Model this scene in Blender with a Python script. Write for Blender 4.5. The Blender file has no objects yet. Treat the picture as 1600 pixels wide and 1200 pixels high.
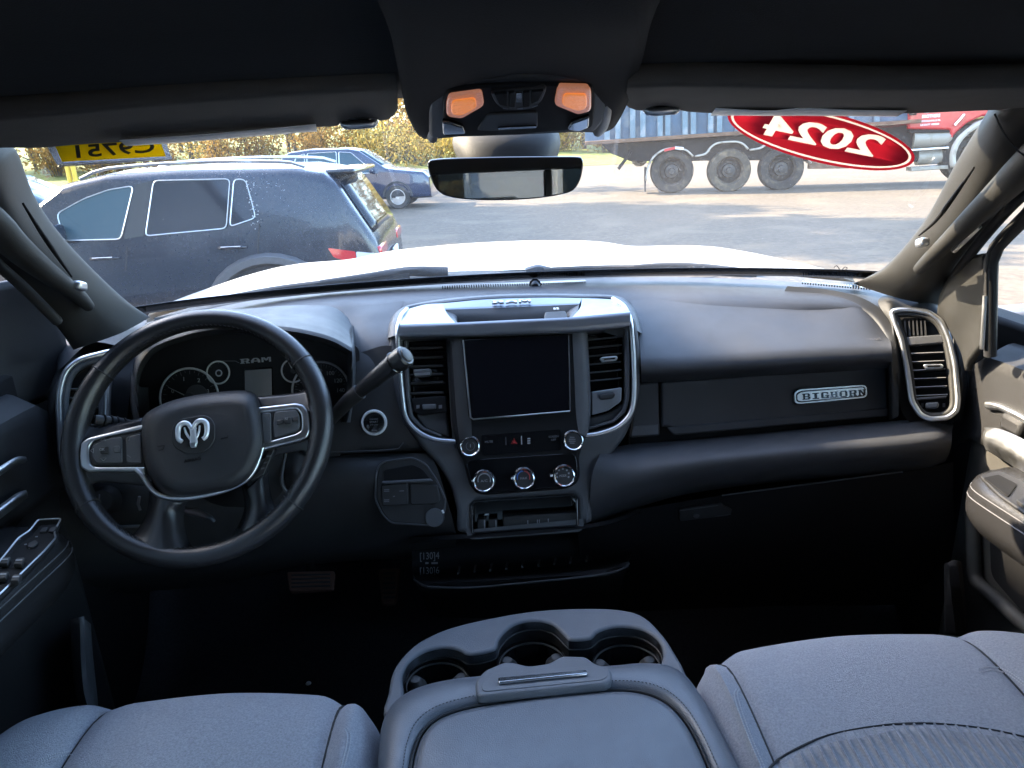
import bpy, bmesh, math, random
from mathutils import Vector, Matrix
from math import sin, cos, pi, radians, sqrt
random.seed(7)
S = bpy.context.scene
COL = S.collection
# ------------------------------------------------------------------ camera
CAM = Vector((-0.047, 0.0, 1.85)); FPX = 1150.0
_p, _y, _r = radians(18.59), radians(1.67), radians(-2.41)
FW = Vector((sin(_y)*cos(_p), cos(_y)*cos(_p), -sin(_p)))
_r0 = FW.cross(Vector((0, 0, 1))).normalized(); _u0 = _r0.cross(FW)
RT = _r0*cos(_r) + _u0*sin(_r); UP = _u0*cos(_r) - _r0*sin(_r)
cd = bpy.data.cameras.new('camera'); cam = bpy.data.objects.new('camera', cd); COL.objects.link(cam)
cd.sensor_width = 36; cd.lens = 36*FPX/1600; cd.clip_start = 0.02; cd.clip_end = 2000
m3 = Matrix((RT, UP, -FW)).transposed()
cam.matrix_world = Matrix.Translation(CAM) @ m3.to_4x4()
S.camera = cam
# ------------------------------------------------------------------ light
SUN_EL, SUN_AZ = radians(34), radians(66)      # azimuth measured to the left of straight ahead
SD = Vector((-sin(SUN_AZ)*cos(SUN_EL), cos(SUN_AZ)*cos(SUN_EL), sin(SUN_EL)))
w = bpy.data.worlds.new('World'); S.world = w; w.use_nodes = True
nt = w.node_tree; bg = nt.nodes['Background']
sky = nt.nodes.new('ShaderNodeTexSky'); sky.sky_type = 'NISHITA'; sky.sun_disc = False
sky.sun_elevation = SUN_EL; sky.sun_rotation = math.atan2(SD.x, SD.y)
sky.air_density = 1.0; sky.dust_density = 1.2; sky.ozone_density = 1.0
nt.links.new(sky.outputs[0], bg.inputs[0]); bg.inputs[1].default_value = 0.15
sl = bpy.data.lights.new('sun', 'SUN'); sl.energy = 2.6; sl.angle = radians(0.5); sl.color = (1.0, .81, .58)
sun = bpy.data.objects.new('sun', sl); COL.objects.link(sun)
sun.rotation_euler = SD.to_track_quat('Z', 'Y').to_euler(); sun.location = (-30, 20, 40)
S.view_settings.view_transform = 'Standard'; S.view_settings.look = 'None'
S.view_settings.exposure = 3.6; S.view_settings.gamma = 1
S.cycles.max_bounces = 10; S.cycles.diffuse_bounces = 6; S.cycles.glossy_bounces = 5
S.cycles.transparent_max_bounces = 24; S.cycles.transmission_bounces = 6
S.cycles.caustics_reflective = False; S.cycles.caustics_refractive = False
S.cycles.sample_clamp_indirect = 6
try:
    S.cycles.use_denoising = True; S.cycles.denoiser = 'OPENIMAGEDENOISE'
except Exception: pass
# ------------------------------------------------------------------ points from directions
def ray(a, b): return FW*FPX + RT*(a-800) + UP*(600-b)
def V(a, b, y): d = ray(a, b); return CAM + d*(y/d.y)
def VZ(a, b, z): d = ray(a, b); return CAM + d*((z-CAM.z)/d.z)
def VX(a, b, x): d = ray(a, b); return CAM + d*((x-CAM.x)/d.x)
def VH(a, b, h, z0=1.2):
    z = z0
    for i in range(14):
        q = VZ(a, b, z); z = .5*z + .5*h(q.x, q.y)
    return q
class Fr:
    """a plane through three points; px() drops a sight line on it, P() lifts plane coordinates to space"""
    def __init__(s, a, b, c, off=0):
        if not isinstance(a, Vector): a, b, c = V(*a), V(*b), V(*c)
        s.x = (b-a).normalized(); n = s.x.cross(c-a).normalized()
        if n.dot(CAM-a) < 0: n = -n
        s.n = n; s.y = n.cross(s.x); s.o = a + n*off
    def sh(s, off):
        f = Fr.__new__(Fr); f.x, f.y, f.n, f.o = s.x, s.y, s.n, s.o + s.n*off; return f
    def uv(s, a, b):
        d = ray(a, b); q = CAM + d*((s.o-CAM).dot(s.n)/d.dot(s.n)) - s.o
        return (q.dot(s.x), q.dot(s.y))
    def P(s, u, v, w=0): return s.o + s.x*u + s.y*v + s.n*w
    def px(s, a, b, w=0): u, v = s.uv(a, b); return s.P(u, v, w)
    def M(s):
        m = Matrix((s.x, s.y, s.n)).transposed().to_4x4(); return Matrix.Translation(s.o) @ m
# ------------------------------------------------------------------ materials
MATS = {}
def mat(name, col=(.5, .5, .5), rough=.5, metal=0, bump=0, bscale=400, vary=0, vscale=30, emit=None, spec=.5,
        coat=0, btype='noise', rvary=0, dirt=None, sheen=0):
    if name in MATS: return MATS[name]
    m = bpy.data.materials.new(name); m.use_nodes = True; MATS[name] = m
    t = m.node_tree; b = t.nodes['Principled BSDF']; N = t.nodes.new; L = t.links.new
    b.inputs['Base Color'].default_value = (*col, 1); b.inputs['Roughness'].default_value = rough
    b.inputs['Metallic'].default_value = metal; b.inputs['Specular IOR Level'].default_value = spec
    if coat: b.inputs['Coat Weight'].default_value = coat; b.inputs['Coat Roughness'].default_value = .04
    if sheen: b.inputs['Sheen Weight'].default_value = sheen; b.inputs['Sheen Roughness'].default_value = .5
    tc = N('ShaderNodeTexCoord')
    def noise(sc, det=4):
        n = N('ShaderNodeTexNoise'); n.inputs['Scale'].default_value = sc; n.inputs['Detail'].default_value = det
        L(tc.outputs['Object'], n.inputs['Vector']); return n
    if vary:
        n = noise(vscale); r = N('ShaderNodeMapRange'); r.inputs[1].default_value = .3; r.inputs[2].default_value = .7
        r.inputs[3].default_value = 1-vary; r.inputs[4].default_value = 1+vary
        L(n.outputs[0], r.inputs[0]); mx = N('ShaderNodeVectorMath'); mx.operation = 'SCALE'
        mx.inputs[0].default_value = col; L(r.outputs[0], mx.inputs['Scale']); src = mx.outputs[0]
    else: src = None
    if dirt:   # (colour, scale, threshold)
        n = noise(dirt[1], 6); r = N('ShaderNodeMapRange'); r.inputs[1].default_value = dirt[2]; r.inputs[2].default_value = dirt[2]+.18
        L(n.outputs[0], r.inputs[0]); mx = N('ShaderNodeMix'); mx.data_type = 'RGBA'
        if src: L(src, mx.inputs[6])
        else: mx.inputs[6].default_value = (*col, 1)
        mx.inputs[7].default_value = (*dirt[0], 1); L(r.outputs[0], mx.inputs[0]); src = mx.outputs[2]
    if src: L(src, b.inputs['Base Color'])
    if rvary:
        n = noise(vscale*1.7); r = N('ShaderNodeMapRange'); r.inputs[1].default_value = .3; r.inputs[2].default_value = .7
        r.inputs[3].default_value = max(0, rough-rvary); r.inputs[4].default_value = min(1, rough+rvary)
        L(n.outputs[0], r.inputs[0]); L(r.outputs[0], b.inputs['Roughness'])
    if bump:
        if btype == 'voronoi':
            n = N('ShaderNodeTexVoronoi'); n.feature = 'DISTANCE_TO_EDGE'; n.inputs['Scale'].default_value = bscale
            L(tc.outputs['Object'], n.inputs['Vector'])
        elif btype == 'ribs':
            n = N('ShaderNodeTexWave'); n.inputs['Scale'].default_value = bscale; n.inputs['Distortion'].default_value = 1.2
            n.inputs['Detail Scale'].default_value = 2
            L(tc.outputs['Object'], n.inputs['Vector'])
        else: n = noise(bscale, 3)
        bp = N('ShaderNodeBump'); bp.inputs['Strength'].default_value = bump; bp.inputs['Distance'].default_value = .002
        L(n.outputs[0], bp.inputs['Height']); L(bp.outputs[0], b.inputs['Normal'])
    if emit: b.inputs['Emission Color'].default_value = (*emit[0], 1); b.inputs['Emission Strength'].default_value = emit[1]
    return m
def glass(name, tint=(1, 1, 1), rough=0.0, refl=1.0, dust=0, dcol=(.8, .8, .8)):
    m = bpy.data.materials.new(name); m.use_nodes = True; MATS[name] = m
    t = m.node_tree; t.nodes.clear(); N = t.nodes.new; L = t.links.new
    o = N('ShaderNodeOutputMaterial'); tr = N('ShaderNodeBsdfTransparent'); tr.inputs[0].default_value = (*tint, 1)
    g = N('ShaderNodeBsdfGlossy'); g.inputs['Roughness'].default_value = rough
    fr = N('ShaderNodeFresnel'); fr.inputs[0].default_value = 1.45
    mu = N('ShaderNodeMath'); mu.operation = 'MULTIPLY'; mu.inputs[1].default_value = refl; L(fr.outputs[0], mu.inputs[0])
    mx = N('ShaderNodeMixShader'); L(mu.outputs[0], mx.inputs[0]); L(tr.outputs[0], mx.inputs[1]); L(g.outputs[0], mx.inputs[2])
    last = mx.outputs[0]
    if dust:
        tc = N('ShaderNodeTexCoord')
        n1 = N('ShaderNodeTexNoise'); n1.inputs['Scale'].default_value = 520; n1.inputs['Detail'].default_value = 1
        n2 = N('ShaderNodeTexNoise'); n2.inputs['Scale'].default_value = 2.6; n2.inputs['Detail'].default_value = 5
        L(tc.outputs['Object'], n1.inputs['Vector']); L(tc.outputs['Object'], n2.inputs['Vector'])
        a = N('ShaderNodeMapRange'); a.inputs[1].default_value = .66; a.inputs[2].default_value = .76; L(n1.outputs[0], a.inputs[0])
        b = N('ShaderNodeMapRange'); b.inputs[1].default_value = .25; b.inputs[2].default_value = .80; L(n2.outputs[0], b.inputs[0])
        c = N('ShaderNodeMath'); c.operation = 'MULTIPLY'; L(a.outputs[0], c.inputs[0]); L(b.outputs[0], c.inputs[1])
        d = N('ShaderNodeMath'); d.operation = 'MULTIPLY_ADD'; L(b.outputs[0], d.inputs[0]); d.inputs[1].default_value = dust*.13
        e = N('ShaderNodeMath'); e.operation = 'MULTIPLY'; L(c.outputs[0], e.inputs[0]); e.inputs[1].default_value = dust
        L(e.outputs[0], d.inputs[2])
        df = N('ShaderNodeBsdfDiffuse'); df.inputs[0].default_value = (*dcol, 1)
        tl = N('ShaderNodeBsdfTranslucent'); tl.inputs[0].default_value = (*dcol, 1)
        dm = N('ShaderNodeMixShader'); dm.inputs[0].default_value = .6; L(df.outputs[0], dm.inputs[1]); L(tl.outputs[0], dm.inputs[2])
        m2 = N('ShaderNodeMixShader'); L(d.outputs[0], m2.inputs[0]); L(last, m2.inputs[1]); L(dm.outputs[0], m2.inputs[2]); last = m2.outputs[0]
    L(last, o.inputs[0]); return m
# ------------------------------------------------------------------ objects
WORLD_TH = set()
def tag(o, label=None, cat=None, group=None, kind=None):
    if label: o['label'] = label
    if cat: o['category'] = cat
    if group: o['group'] = group
    if kind: o['kind'] = kind
    return o
def thing(name, label, cat, loc=(0, 0, 0), rz=0, group=None, local=False):
    o = bpy.data.objects.new(name, None); COL.objects.link(o); o.location = loc; o.rotation_euler = (0, 0, rz)
    o.empty_display_size = .1
    if not local: WORLD_TH.add(o.name)
    return tag(o, label, cat, group)
def link(o, parent=None):
    COL.objects.link(o)
    if parent is not None:
        o.parent = parent
        if parent.name in WORLD_TH: o.matrix_parent_inverse = Matrix.Translation(-Vector(parent.location))
    return o
def finish(me, m, ang=38, smooth=True):
    if m is not None: me.materials.append(MATS[m] if isinstance(m, str) else m)
    if smooth:
        for p in me.polygons: p.use_smooth = True
        try: me.set_sharp_from_angle(angle=radians(ang))
        except Exception: pass
    return me
def mesh(name, vs, fs, m, parent=None, ang=38, smooth=True, bevel=0, seg=2, sub=0, solid=0, fix=False):
    me = bpy.data.meshes.new(name); me.from_pydata([tuple(v) for v in vs], [], fs)
    if fix or solid:
        b = bmesh.new(); b.from_mesh(me)
        if fix: bmesh.ops.remove_doubles(b, verts=b.verts, dist=1e-6)
        bmesh.ops.recalc_face_normals(b, faces=b.faces); b.to_mesh(me); b.free()
    finish(me, m, ang, smooth)
    o = bpy.data.objects.new(name, me); link(o, parent)
    if solid:
        md = o.modifiers.new('solid', 'SOLIDIFY'); md.thickness = abs(solid); md.offset = -1 if solid > 0 else 1
    if bevel:
        md = o.modifiers.new('bevel', 'BEVEL'); md.width = bevel; md.segments = seg; md.limit_method = 'ANGLE'; md.angle_limit = radians(35)
    if sub:
        md = o.modifiers.new('sub', 'SUBSURF'); md.levels = sub; md.render_levels = sub
    return o
def crv(pts, n, closed=False):
    """n samples along a Catmull-Rom curve through pts (any dimension)"""
    k = len(pts); out = []; pts = [Vector(p) for p in pts]
    if k == 1: return [pts[0].copy() for _ in range(n)]
    segs = k if closed else k-1
    lens = [(pts[(i+1) % k]-pts[i]).length + 1e-9 for i in range(segs)]; T = sum(lens)
    for j in range(n):
        s = T*j/(n if closed else n-1); i = 0
        while i < segs-1 and s > lens[i]: s -= lens[i]; i += 1
        t = min(1, s/lens[i])
        if closed: p0, p1, p2, p3 = pts[(i-1) % k], pts[i], pts[(i+1) % k], pts[(i+2) % k]
        else:
            p1, p2 = pts[i], pts[i+1]
            p0 = pts[i-1] if i > 0 else p1*2-p2; p3 = pts[i+2] if i+2 < k else p2*2-p1
        d1 = (p2-p0)*.5; d2 = (p3-p1)*.5
        L = (p2-p1).length      # keep tangents short next to long segments
        if d1.length > L*1.2: d1 = d1*(L*1.2/d1.length)
        if d2.length > L*1.2: d2 = d2*(L*1.2/d2.length)
        a = 2*t**3-3*t*t+1; b_ = t**3-2*t*t+t; c = -2*t**3+3*t*t; d = t**3-t*t
        out.append(p1*a + d1*b_ + p2*c + d2*d)
    return out
def grid(rows, closed_u=False):
    nu = len(rows[0]); vs = [p for r in rows for p in r]; fs = []
    for j in range(len(rows)-1):
        for i in range(nu if closed_u else nu-1):
            a = j*nu+i; b = j*nu+(i+1) % nu; fs.append((a, b, b+nu, a+nu))
    return vs, fs
def loft(name, rows, m, parent=None, nu=40, nv=24, closed=False, solid=0, ang=50, flip=False):
    R = [crv(r, nu, closed) for r in rows]
    cols = [crv([R[j][i] for j in range(len(R))], nv) for i in range(nu)]
    G = [[cols[i][j] for i in range(nu)] for j in range(nv)]
    vs, fs = grid(G, closed)
    if flip: fs = [f[::-1] for f in fs]
    return mesh(name, vs, fs, m, parent, ang=ang, solid=solid)
def sil(rows):   # rows of (px,py,Y) -> points
    return [[V(*q) for q in r] for r in rows]
def fillet(pts, r, n=5):
    out = []; k = len(pts)
    for i in range(k):
        rr = r[i] if isinstance(r, (list, tuple)) else r
        p = Vector(pts[i][:2]); a = Vector(pts[i-1][:2]); b = Vector(pts[(i+1) % k][:2])
        if rr <= 0: out.append(tuple(p)); continue
        da = (a-p); db = (b-p); ra = min(rr, da.length*.48); rb = min(rr, db.length*.48)
        s = p+da.normalized()*ra; e = p+db.normalized()*rb
        for j in range(n):
            t = j/(n-1); out.append(tuple(s*(1-t)**2 + p*2*t*(1-t) + e*t*t))
    return out
def cloop(pts, n=48): return [tuple(p) for p in crv([(a, b) for a, b in pts], n, True)]
DG = bpy.context.evaluated_depsgraph_get
def curve2mesh(cu, name):
    o = bpy.data.objects.new('tmp', cu); COL.objects.link(o); dg = DG(); dg.update()
    me = bpy.data.meshes.new_from_object(o.evaluated_get(dg)); bpy.data.objects.remove(o); bpy.data.curves.remove(cu)
    me.name = name; return me
def plate_uv(name, fr, loops, w0, th, m, parent=None, bevel=0.0, res=2, ang=38):
    cu = bpy.data.curves.new(name, 'CURVE'); cu.dimensions = '2D'; cu.fill_mode = 'BOTH'
    bevel = min(bevel, th*.49)
    cu.extrude = th/2-bevel; cu.bevel_depth = bevel; cu.bevel_resolution = res; cu.offset = -bevel
    for lp in loops:
        sp = cu.splines.new('POLY'); sp.points.add(len(lp)-1); sp.use_cyclic_u = True
        for q, p in zip(sp.points, lp): q.co = (p[0], p[1], 0, 1)
    me = curve2mesh(cu, name); me.transform(fr.sh(w0+th/2).M()); me.materials.clear(); finish(me, m, ang)
    o = bpy.data.objects.new(name, me); return link(o, parent)
def plate(name, fr, loops, w0, th, m, parent=None, bevel=0.0, res=2, ang=38):
    f2 = fr.sh(w0+th)      # the outline is read on the front face
    L = [[f2.uv(*p[:2]) for p in lp] for lp in loops]
    return plate_uv(name, fr, L, w0, th, m, parent, bevel, res, ang)
def text(name, s, o, x, y, size, m, parent=None, ext=.0006, bold=0.0, sx=1.0, center=True, spacing=1.0, shear=0):
    """flat lettering: o centre point, x reading direction, y up"""
    cu = bpy.data.curves.new(name, 'FONT'); cu.body = s; cu.size = 1; cu.offset = bold; cu.extrude = ext/size; cu.space_character = spacing
    cu.shear = shear
    cu.align_x = 'CENTER' if center else 'LEFT'; cu.align_y = 'CENTER'; cu.resolution_u = 3
    me = curve2mesh(cu, name); x = x.normalized(); y = y.normalized(); n = x.cross(y).normalized(); y = n.cross(x)
    M = Matrix.Translation(o) @ Matrix((x, y, n)).transposed().to_4x4() @ Matrix.Diagonal((size*sx, size, size, 1))
    me.transform(M); me.materials.clear(); finish(me, m, 20)
    return link(bpy.data.objects.new(name, me), parent)
def ftext(name, s, fr, a, b, hpx, m, parent=None, w=.001, bold=0.0, wpx=None, spacing=1.0, ext=.0006, rot=0):
    """lettering centred on the sight line (a,b), cap height hpx, optional total width wpx"""
    o = fr.px(a, b); u = (fr.px(a+10, b)-o)
    k = u.length/10; size = hpx*k/.72
    X = fr.x*cos(rot)+fr.y*sin(rot); Y = fr.y*cos(rot)-fr.x*sin(rot)
    ob = text(name, s, o+fr.n*w, X, Y, size, m, parent, ext, bold, 1, True, spacing)
    if wpx:
        xs = [(v.co-o).dot(X) for v in ob.data.vertices]; f = wpx*k/(max(xs)-min(xs))
        for v in ob.data.vertices:
            d = (v.co-o).dot(X); v.co += X*(d*f-d)
    return ob
def frames(P, closed=False):
    n = len(P); T = []
    for i in range(n):
        a = P[i-1] if (i > 0 or closed) else P[i]; b = P[(i+1) % n] if (i < n-1 or closed) else P[i]
        T.append((b-a).normalized())
    ref = Vector((0, 0, 1)) if abs(T[0].z) < .9 else Vector((1, 0, 0))
    N = (ref - T[0]*ref.dot(T[0])).normalized(); out = []
    for t in T:
        N = (N - t*N.dot(t)).normalized(); out.append((t, N, t.cross(N)))
    return out
def tube_vf(pts, r, closed=False, seg=8, n=None, flat=None, cap=True):
    P = crv(pts, n, closed) if n else [Vector(p) for p in pts]
    k = len(P); rr = r if isinstance(r, (list, tuple)) else [r]
    R = [x[0] for x in crv([(q, 0) for q in rr], k)] if len(rr) > 1 else [rr[0]]*k
    rows = []
    for (p, (t, N, B), q) in zip(P, frames(P, closed), R):
        if flat is not None:    # flat = (vector, factor): squash along the vector
            f = (flat[0]-t*flat[0].dot(t)).normalized(); N = f; B = t.cross(f)
            rows.append([p + N*(q*flat[1]*cos(2*pi*i/seg)) + B*(q*sin(2*pi*i/seg)) for i in range(seg)])
        else: rows.append([p + N*(q*cos(2*pi*i/seg)) + B*(q*sin(2*pi*i/seg)) for i in range(seg)])
    if closed: rows.append(rows[0])
    vs, fs = grid(rows, True)
    if cap and not closed: fs.append(tuple(range(seg))[::-1]); fs.append(tuple(range(len(vs)-seg, len(vs))))
    return vs, fs
def tube(name, pts, r, m, parent=None, closed=False, seg=8, n=None, flat=None):
    vs, fs = tube_vf(pts, r, closed, seg, n, flat); return mesh(name, vs, fs, m, parent, fix=closed, ang=60)
def lathe_vf(o, ax, prof, seg=32, xref=None):
    ax = ax.normalized(); r = xref or (Vector((0, 0, 1)) if abs(ax.z) < .9 else Vector((1, 0, 0)))
    a = (r-ax*r.dot(ax)).normalized(); b = ax.cross(a)
    rows = [[o + ax*h + a*(q*cos(2*pi*i/seg)) + b*(q*sin(2*pi*i/seg)) for i in range(seg)] for q, h in prof]
    return grid(rows, True)
def lathe(name, o, ax, prof, m, parent=None, seg=32, ang=35):
    vs, fs = lathe_vf(o, ax, prof, seg); return mesh(name, vs, fs, m, parent, ang=ang, fix=True)
def box_vf(c, sx, sy, sz, X=Vector((1, 0, 0)), Y=Vector((0, 1, 0)), Z=Vector((0, 0, 1))):
    vs = [c + X*(sx/2*i) + Y*(sy/2*j) + Z*(sz/2*k) for i in (-1, 1) for j in (-1, 1) for k in (-1, 1)]
    return vs, [(0, 1, 3, 2), (4, 6, 7, 5), (0, 4, 5, 1), (2, 3, 7, 6), (0, 2, 6, 4), (1, 5, 7, 3)]
def box(name, c, sx, sy, sz, m, parent=None, bevel=0, seg=2, axes=None):
    ax = axes or (Vector((1, 0, 0)), Vector((0, 1, 0)), Vector((0, 0, 1)))
    vs, fs = box_vf(Vector(c), sx, sy, sz, *ax); return mesh(name, vs, fs, m, parent, bevel=bevel, seg=seg)
def join(parts):
    V_, F_ = [], []
    for v, f in parts:
        k = len(V_); V_ += list(v); F_ += [tuple(i+k for i in q) for q in f]
    return V_, F_
def copy_tree(o, parent=None):
    c = o.copy(); COL.objects.link(c)
    if parent is not None: c.parent = parent
    for ch in list(o.children): copy_tree(ch, c)
    return c
# ------------------------------------------------------------------ material library
mat('black_plastic', (.022, .022, .023), .55, bump=.25, bscale=900, vary=.12)
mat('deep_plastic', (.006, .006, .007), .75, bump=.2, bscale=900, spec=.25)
mat('soft_pad', (.040, .042, .047), .48, bump=.35, bscale=1300, btype='voronoi', vary=.1, vscale=12, rvary=.06)
mat('grey_plastic', (.075, .078, .084), .45, bump=.25, bscale=1100, vary=.08)
mat('pillar_plastic', (.018, .0177, .0165), .6, bump=.25, bscale=1200, vary=.06)
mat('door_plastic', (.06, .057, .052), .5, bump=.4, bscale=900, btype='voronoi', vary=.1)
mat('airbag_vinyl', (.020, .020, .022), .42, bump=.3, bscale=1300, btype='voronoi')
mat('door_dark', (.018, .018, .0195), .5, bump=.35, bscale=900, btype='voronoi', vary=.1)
mat('headliner', (.009, .009, .010), .95, bump=.3, bscale=700, vary=.1)
mat('visor_cloth', (.075, .067, .058), .9, bump=.3, bscale=700, vary=.08)
mat('gloss_black', (.008, .008, .009), .12, coat=.5)
mat('screen_glass', (.006, .006, .008), .06, rvary=.03, vscale=14)
mat('chrome', (.78, .79, .80), .16, 1, rvary=.05)
mat('satin', (.62, .63, .64), .34, 1, bump=.05, bscale=600, rvary=.06)
mat('brushed', (.26, .275, .30), .36, .75, rvary=.05)
mat('leather', (.022, .022, .024), .24, spec=.65, bump=.2, bscale=900, btype='voronoi', rvary=.03)
mat('lid_leather', (.095, .105, .124), .40, bump=.18, bscale=420, btype='voronoi', rvary=.05, vary=.06)
mat('console_plastic', (.105, .113, .128), .5, bump=.3, bscale=900, vary=.06)
mat('seat_fabric', (.265, .28, .322), .9, bump=1.0, bscale=1100, vary=.22, vscale=420, sheen=.25)
mat('seat_rib', (.215, .222, .245), .9, bump=1.0, bscale=28, btype='ribs', vary=.14, vscale=420, sheen=.2)
mat('seat_vinyl', (.13, .135, .15), .6, bump=.4, bscale=800, btype='voronoi', vary=.06)
mat('seam', (.018, .019, .022), .8)
mat('stitch', (.45, .46, .50), .8)
mat('emblem', (.86, .87, .90), .28, .55)
mat('carpet', (.035, .035, .040), 1, bump=.9, bscale=600, vary=.3, vscale=200)
mat('white_print', (.75, .75, .74), .5)
mat('grey_print', (.30, .30, .31), .5)
mat('dim_print', (.14, .14, .15), .5)
mat('red_print', (.45, .03, .03), .5)
mat('blue_print', (.05, .16, .5), .5)
mat('gauge_face', (.012, .012, .014), .5)
mat('ring_white', (.80, .80, .80), .35)
mat('pedal_rubber', (.075, .034, .022), .7, bump=.2)
mat('lcd', (.48, .45, .46), .3, vary=.05, vscale=20)
mat('amber', (.95, .32, .10), .25, emit=((1.0, .30, .06), .045), bump=.5, bscale=160)
mat('lens_pink', (.8, .42, .32), .2, bump=.5, bscale=300, emit=((1.0, .35, .15), .02))
mat('white_strip', (.85, .84, .81), .6)

mat('tag_ink', (.03, .025, .01), .5)


mat('rubber', (.018, .018, .019), .75, bump=.2)
mat('white_paint', (.72, .71, .68), .3, coat=.6, vary=.02)
mat('navy_paint', (.006, .010, .019), .25, coat=.3, rvary=.04, dirt=((.05, .05, .05), 260, .68))
mat('blue_paint', (.007, .015, .042), .25, coat=.8, vary=.05)
mat('pale_paint', (.06, .12, .19), .45)
mat('car_glass', (.006, .010, .016), .05, spec=.35)
mat('car_glass_clear', (.03, .06, .075), .05, spec=.4)
mat('tyre', (.022, .021, .020), .9, bump=.4, bscale=60, dirt=((.075, .06, .042), 6, .52))
mat('tyre_dusty', (.055, .047, .036), .95, bump=.4, bscale=60, dirt=((.13, .10, .065), 5, .5))
mat('rim_dark', (.03, .03, .03), .6, .2, dirt=((.07, .058, .044), 12, .5))
mat('alloy', (.6, .6, .6), .3, .9)
mat('red_lens', (.45, .012, .02), .15, coat=.8)
mat('clear_lens', (.75, .77, .8), .12, .3, coat=.8)
mat('trailer_blue', (.035, .078, .125), .5, vary=.2, vscale=3, dirt=((.12, .15, .17), 2.2, .55))
mat('rust_steel', (.13, .075, .045), .85, vary=.3, vscale=5)
mat('frame_black', (.014, .014, .015), .8, dirt=((.05, .042, .03), 4, .58), spec=.2)
mat('cab_red', (.42, .012, .02), .3, coat=.7, vary=.05)
mat('fender_white', (.36, .33, .28), .5, dirt=((.16, .13, .1), 5, .55))
mat('tank_metal', (.26, .24, .20), .55, .3, dirt=((.2, .17, .12), 5, .55))
mat('asphalt', (.096, .080, .060), .92, bump=.6, bscale=55, vary=.25, vscale=9, dirt=((.128, .105, .076), .9, .5), spec=.3)
mat('gravel', (.17, .15, .125), .95, bump=.6, bscale=30, vary=.3, vscale=8)
mat('grass', (.13, .145, .022), .95, bump=.8, bscale=12, vary=.3, vscale=.8)
mat('bark', (.085, .068, .052), .95, bump=.6, bscale=30, vary=.3, vscale=5)
mat('bollard_yellow', (.55, .36, .02), .5)
mat('siding', (.62, .63, .64), .6, vary=.04)
mat('window_dark', (.02, .03, .035), .08, spec=.8)
mat('roof_dark', (.05, .05, .055), .8)
def leafmat(name, col, col2):
    m = bpy.data.materials.new(name); m.use_nodes = True; MATS[name] = m; t = m.node_tree; t.nodes.clear(); N = t.nodes.new; L = t.links.new
    o = N('ShaderNodeOutputMaterial'); d = N('ShaderNodeBsdfDiffuse'); tl = N('ShaderNodeBsdfTranslucent'); mx = N('ShaderNodeMixShader'); mx.inputs[0].default_value = .42
    oi = N('ShaderNodeObjectInfo'); tc = N('ShaderNodeTexCoord'); n = N('ShaderNodeTexNoise'); n.inputs['Scale'].default_value = 2.2; n.inputs['Detail'].default_value = 6
    L(tc.outputs['Object'], n.inputs['Vector']); ad = N('ShaderNodeMath'); ad.operation = 'MULTIPLY_ADD'; ad.inputs[1].default_value = .5; L(oi.outputs['Random'], ad.inputs[0])
    mr = N('ShaderNodeMapRange'); mr.inputs[1].default_value = .35; mr.inputs[2].default_value = .65; mr.inputs[4].default_value = .5; L(n.outputs[0], mr.inputs[0]); L(mr.outputs[0], ad.inputs[2])
    c = N('ShaderNodeMix'); c.data_type = 'RGBA'; c.inputs[6].default_value = (*col, 1); c.inputs[7].default_value = (*col2, 1); L(ad.outputs[0], c.inputs[0])
    L(c.outputs[2], d.inputs[0]); L(c.outputs[2], tl.inputs[0]); L(d.outputs[0], mx.inputs[1]); L(tl.outputs[0], mx.inputs[2]); L(mx.outputs[0], o.inputs[0]); return m
leafmat('leaf_gold', (.30, .19, .055), (.15, .095, .04))
leafmat('leaf_yellow', (.36, .265, .07), (.21, .165, .055))
mat('cowl_plastic', (.075, .075, .072), .75, bump=.3, bscale=500, dirt=((.16, .15, .14), 60, .55), spec=.3)
mat('rib_blue', (.11, .17, .21), .5, vary=.15, vscale=3, dirt=((.24, .26, .27), 3, .5))
mat('splash_white', (.8, .8, .78), .8)
leafmat('leaf_green', (.06, .075, .02), (.14, .13, .03))
glass('windshield_glass', (.93, .96, .97), refl=.9, dust=.36)
glass('side_glass', (.88, .92, .92), refl=.9, dust=.05)
glass('tinted_glass', (.30, .32, .33), refl=1.0, dust=.06)
glass('clear_sleeve', (.9, .92, .95), rough=.15, refl=1.4, dust=.5, dcol=(.85, .88, .95))
mat('mirror_glass', (.86, .88, .90), .015, 1)

def film(name, col, tr=.55):      # printed film that lets daylight through
    m = bpy.data.materials.new(name); m.use_nodes = True; MATS[name] = m; t = m.node_tree; t.nodes.clear(); N = t.nodes.new; L = t.links.new
    o = N('ShaderNodeOutputMaterial'); d = N('ShaderNodeBsdfDiffuse'); tl = N('ShaderNodeBsdfTranslucent'); mx = N('ShaderNodeMixShader'); mx.inputs[0].default_value = tr
    d.inputs[0].default_value = (*col, 1); tl.inputs[0].default_value = (*col, 1); L(d.outputs[0], mx.inputs[1]); L(tl.outputs[0], mx.inputs[2]); L(mx.outputs[0], o.inputs[0])
film('tag_yellow', (.92, .70, .02)); film('decal_red', (.52, .075, .105)); film('decal_white', (.80, .74, .66))
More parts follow.
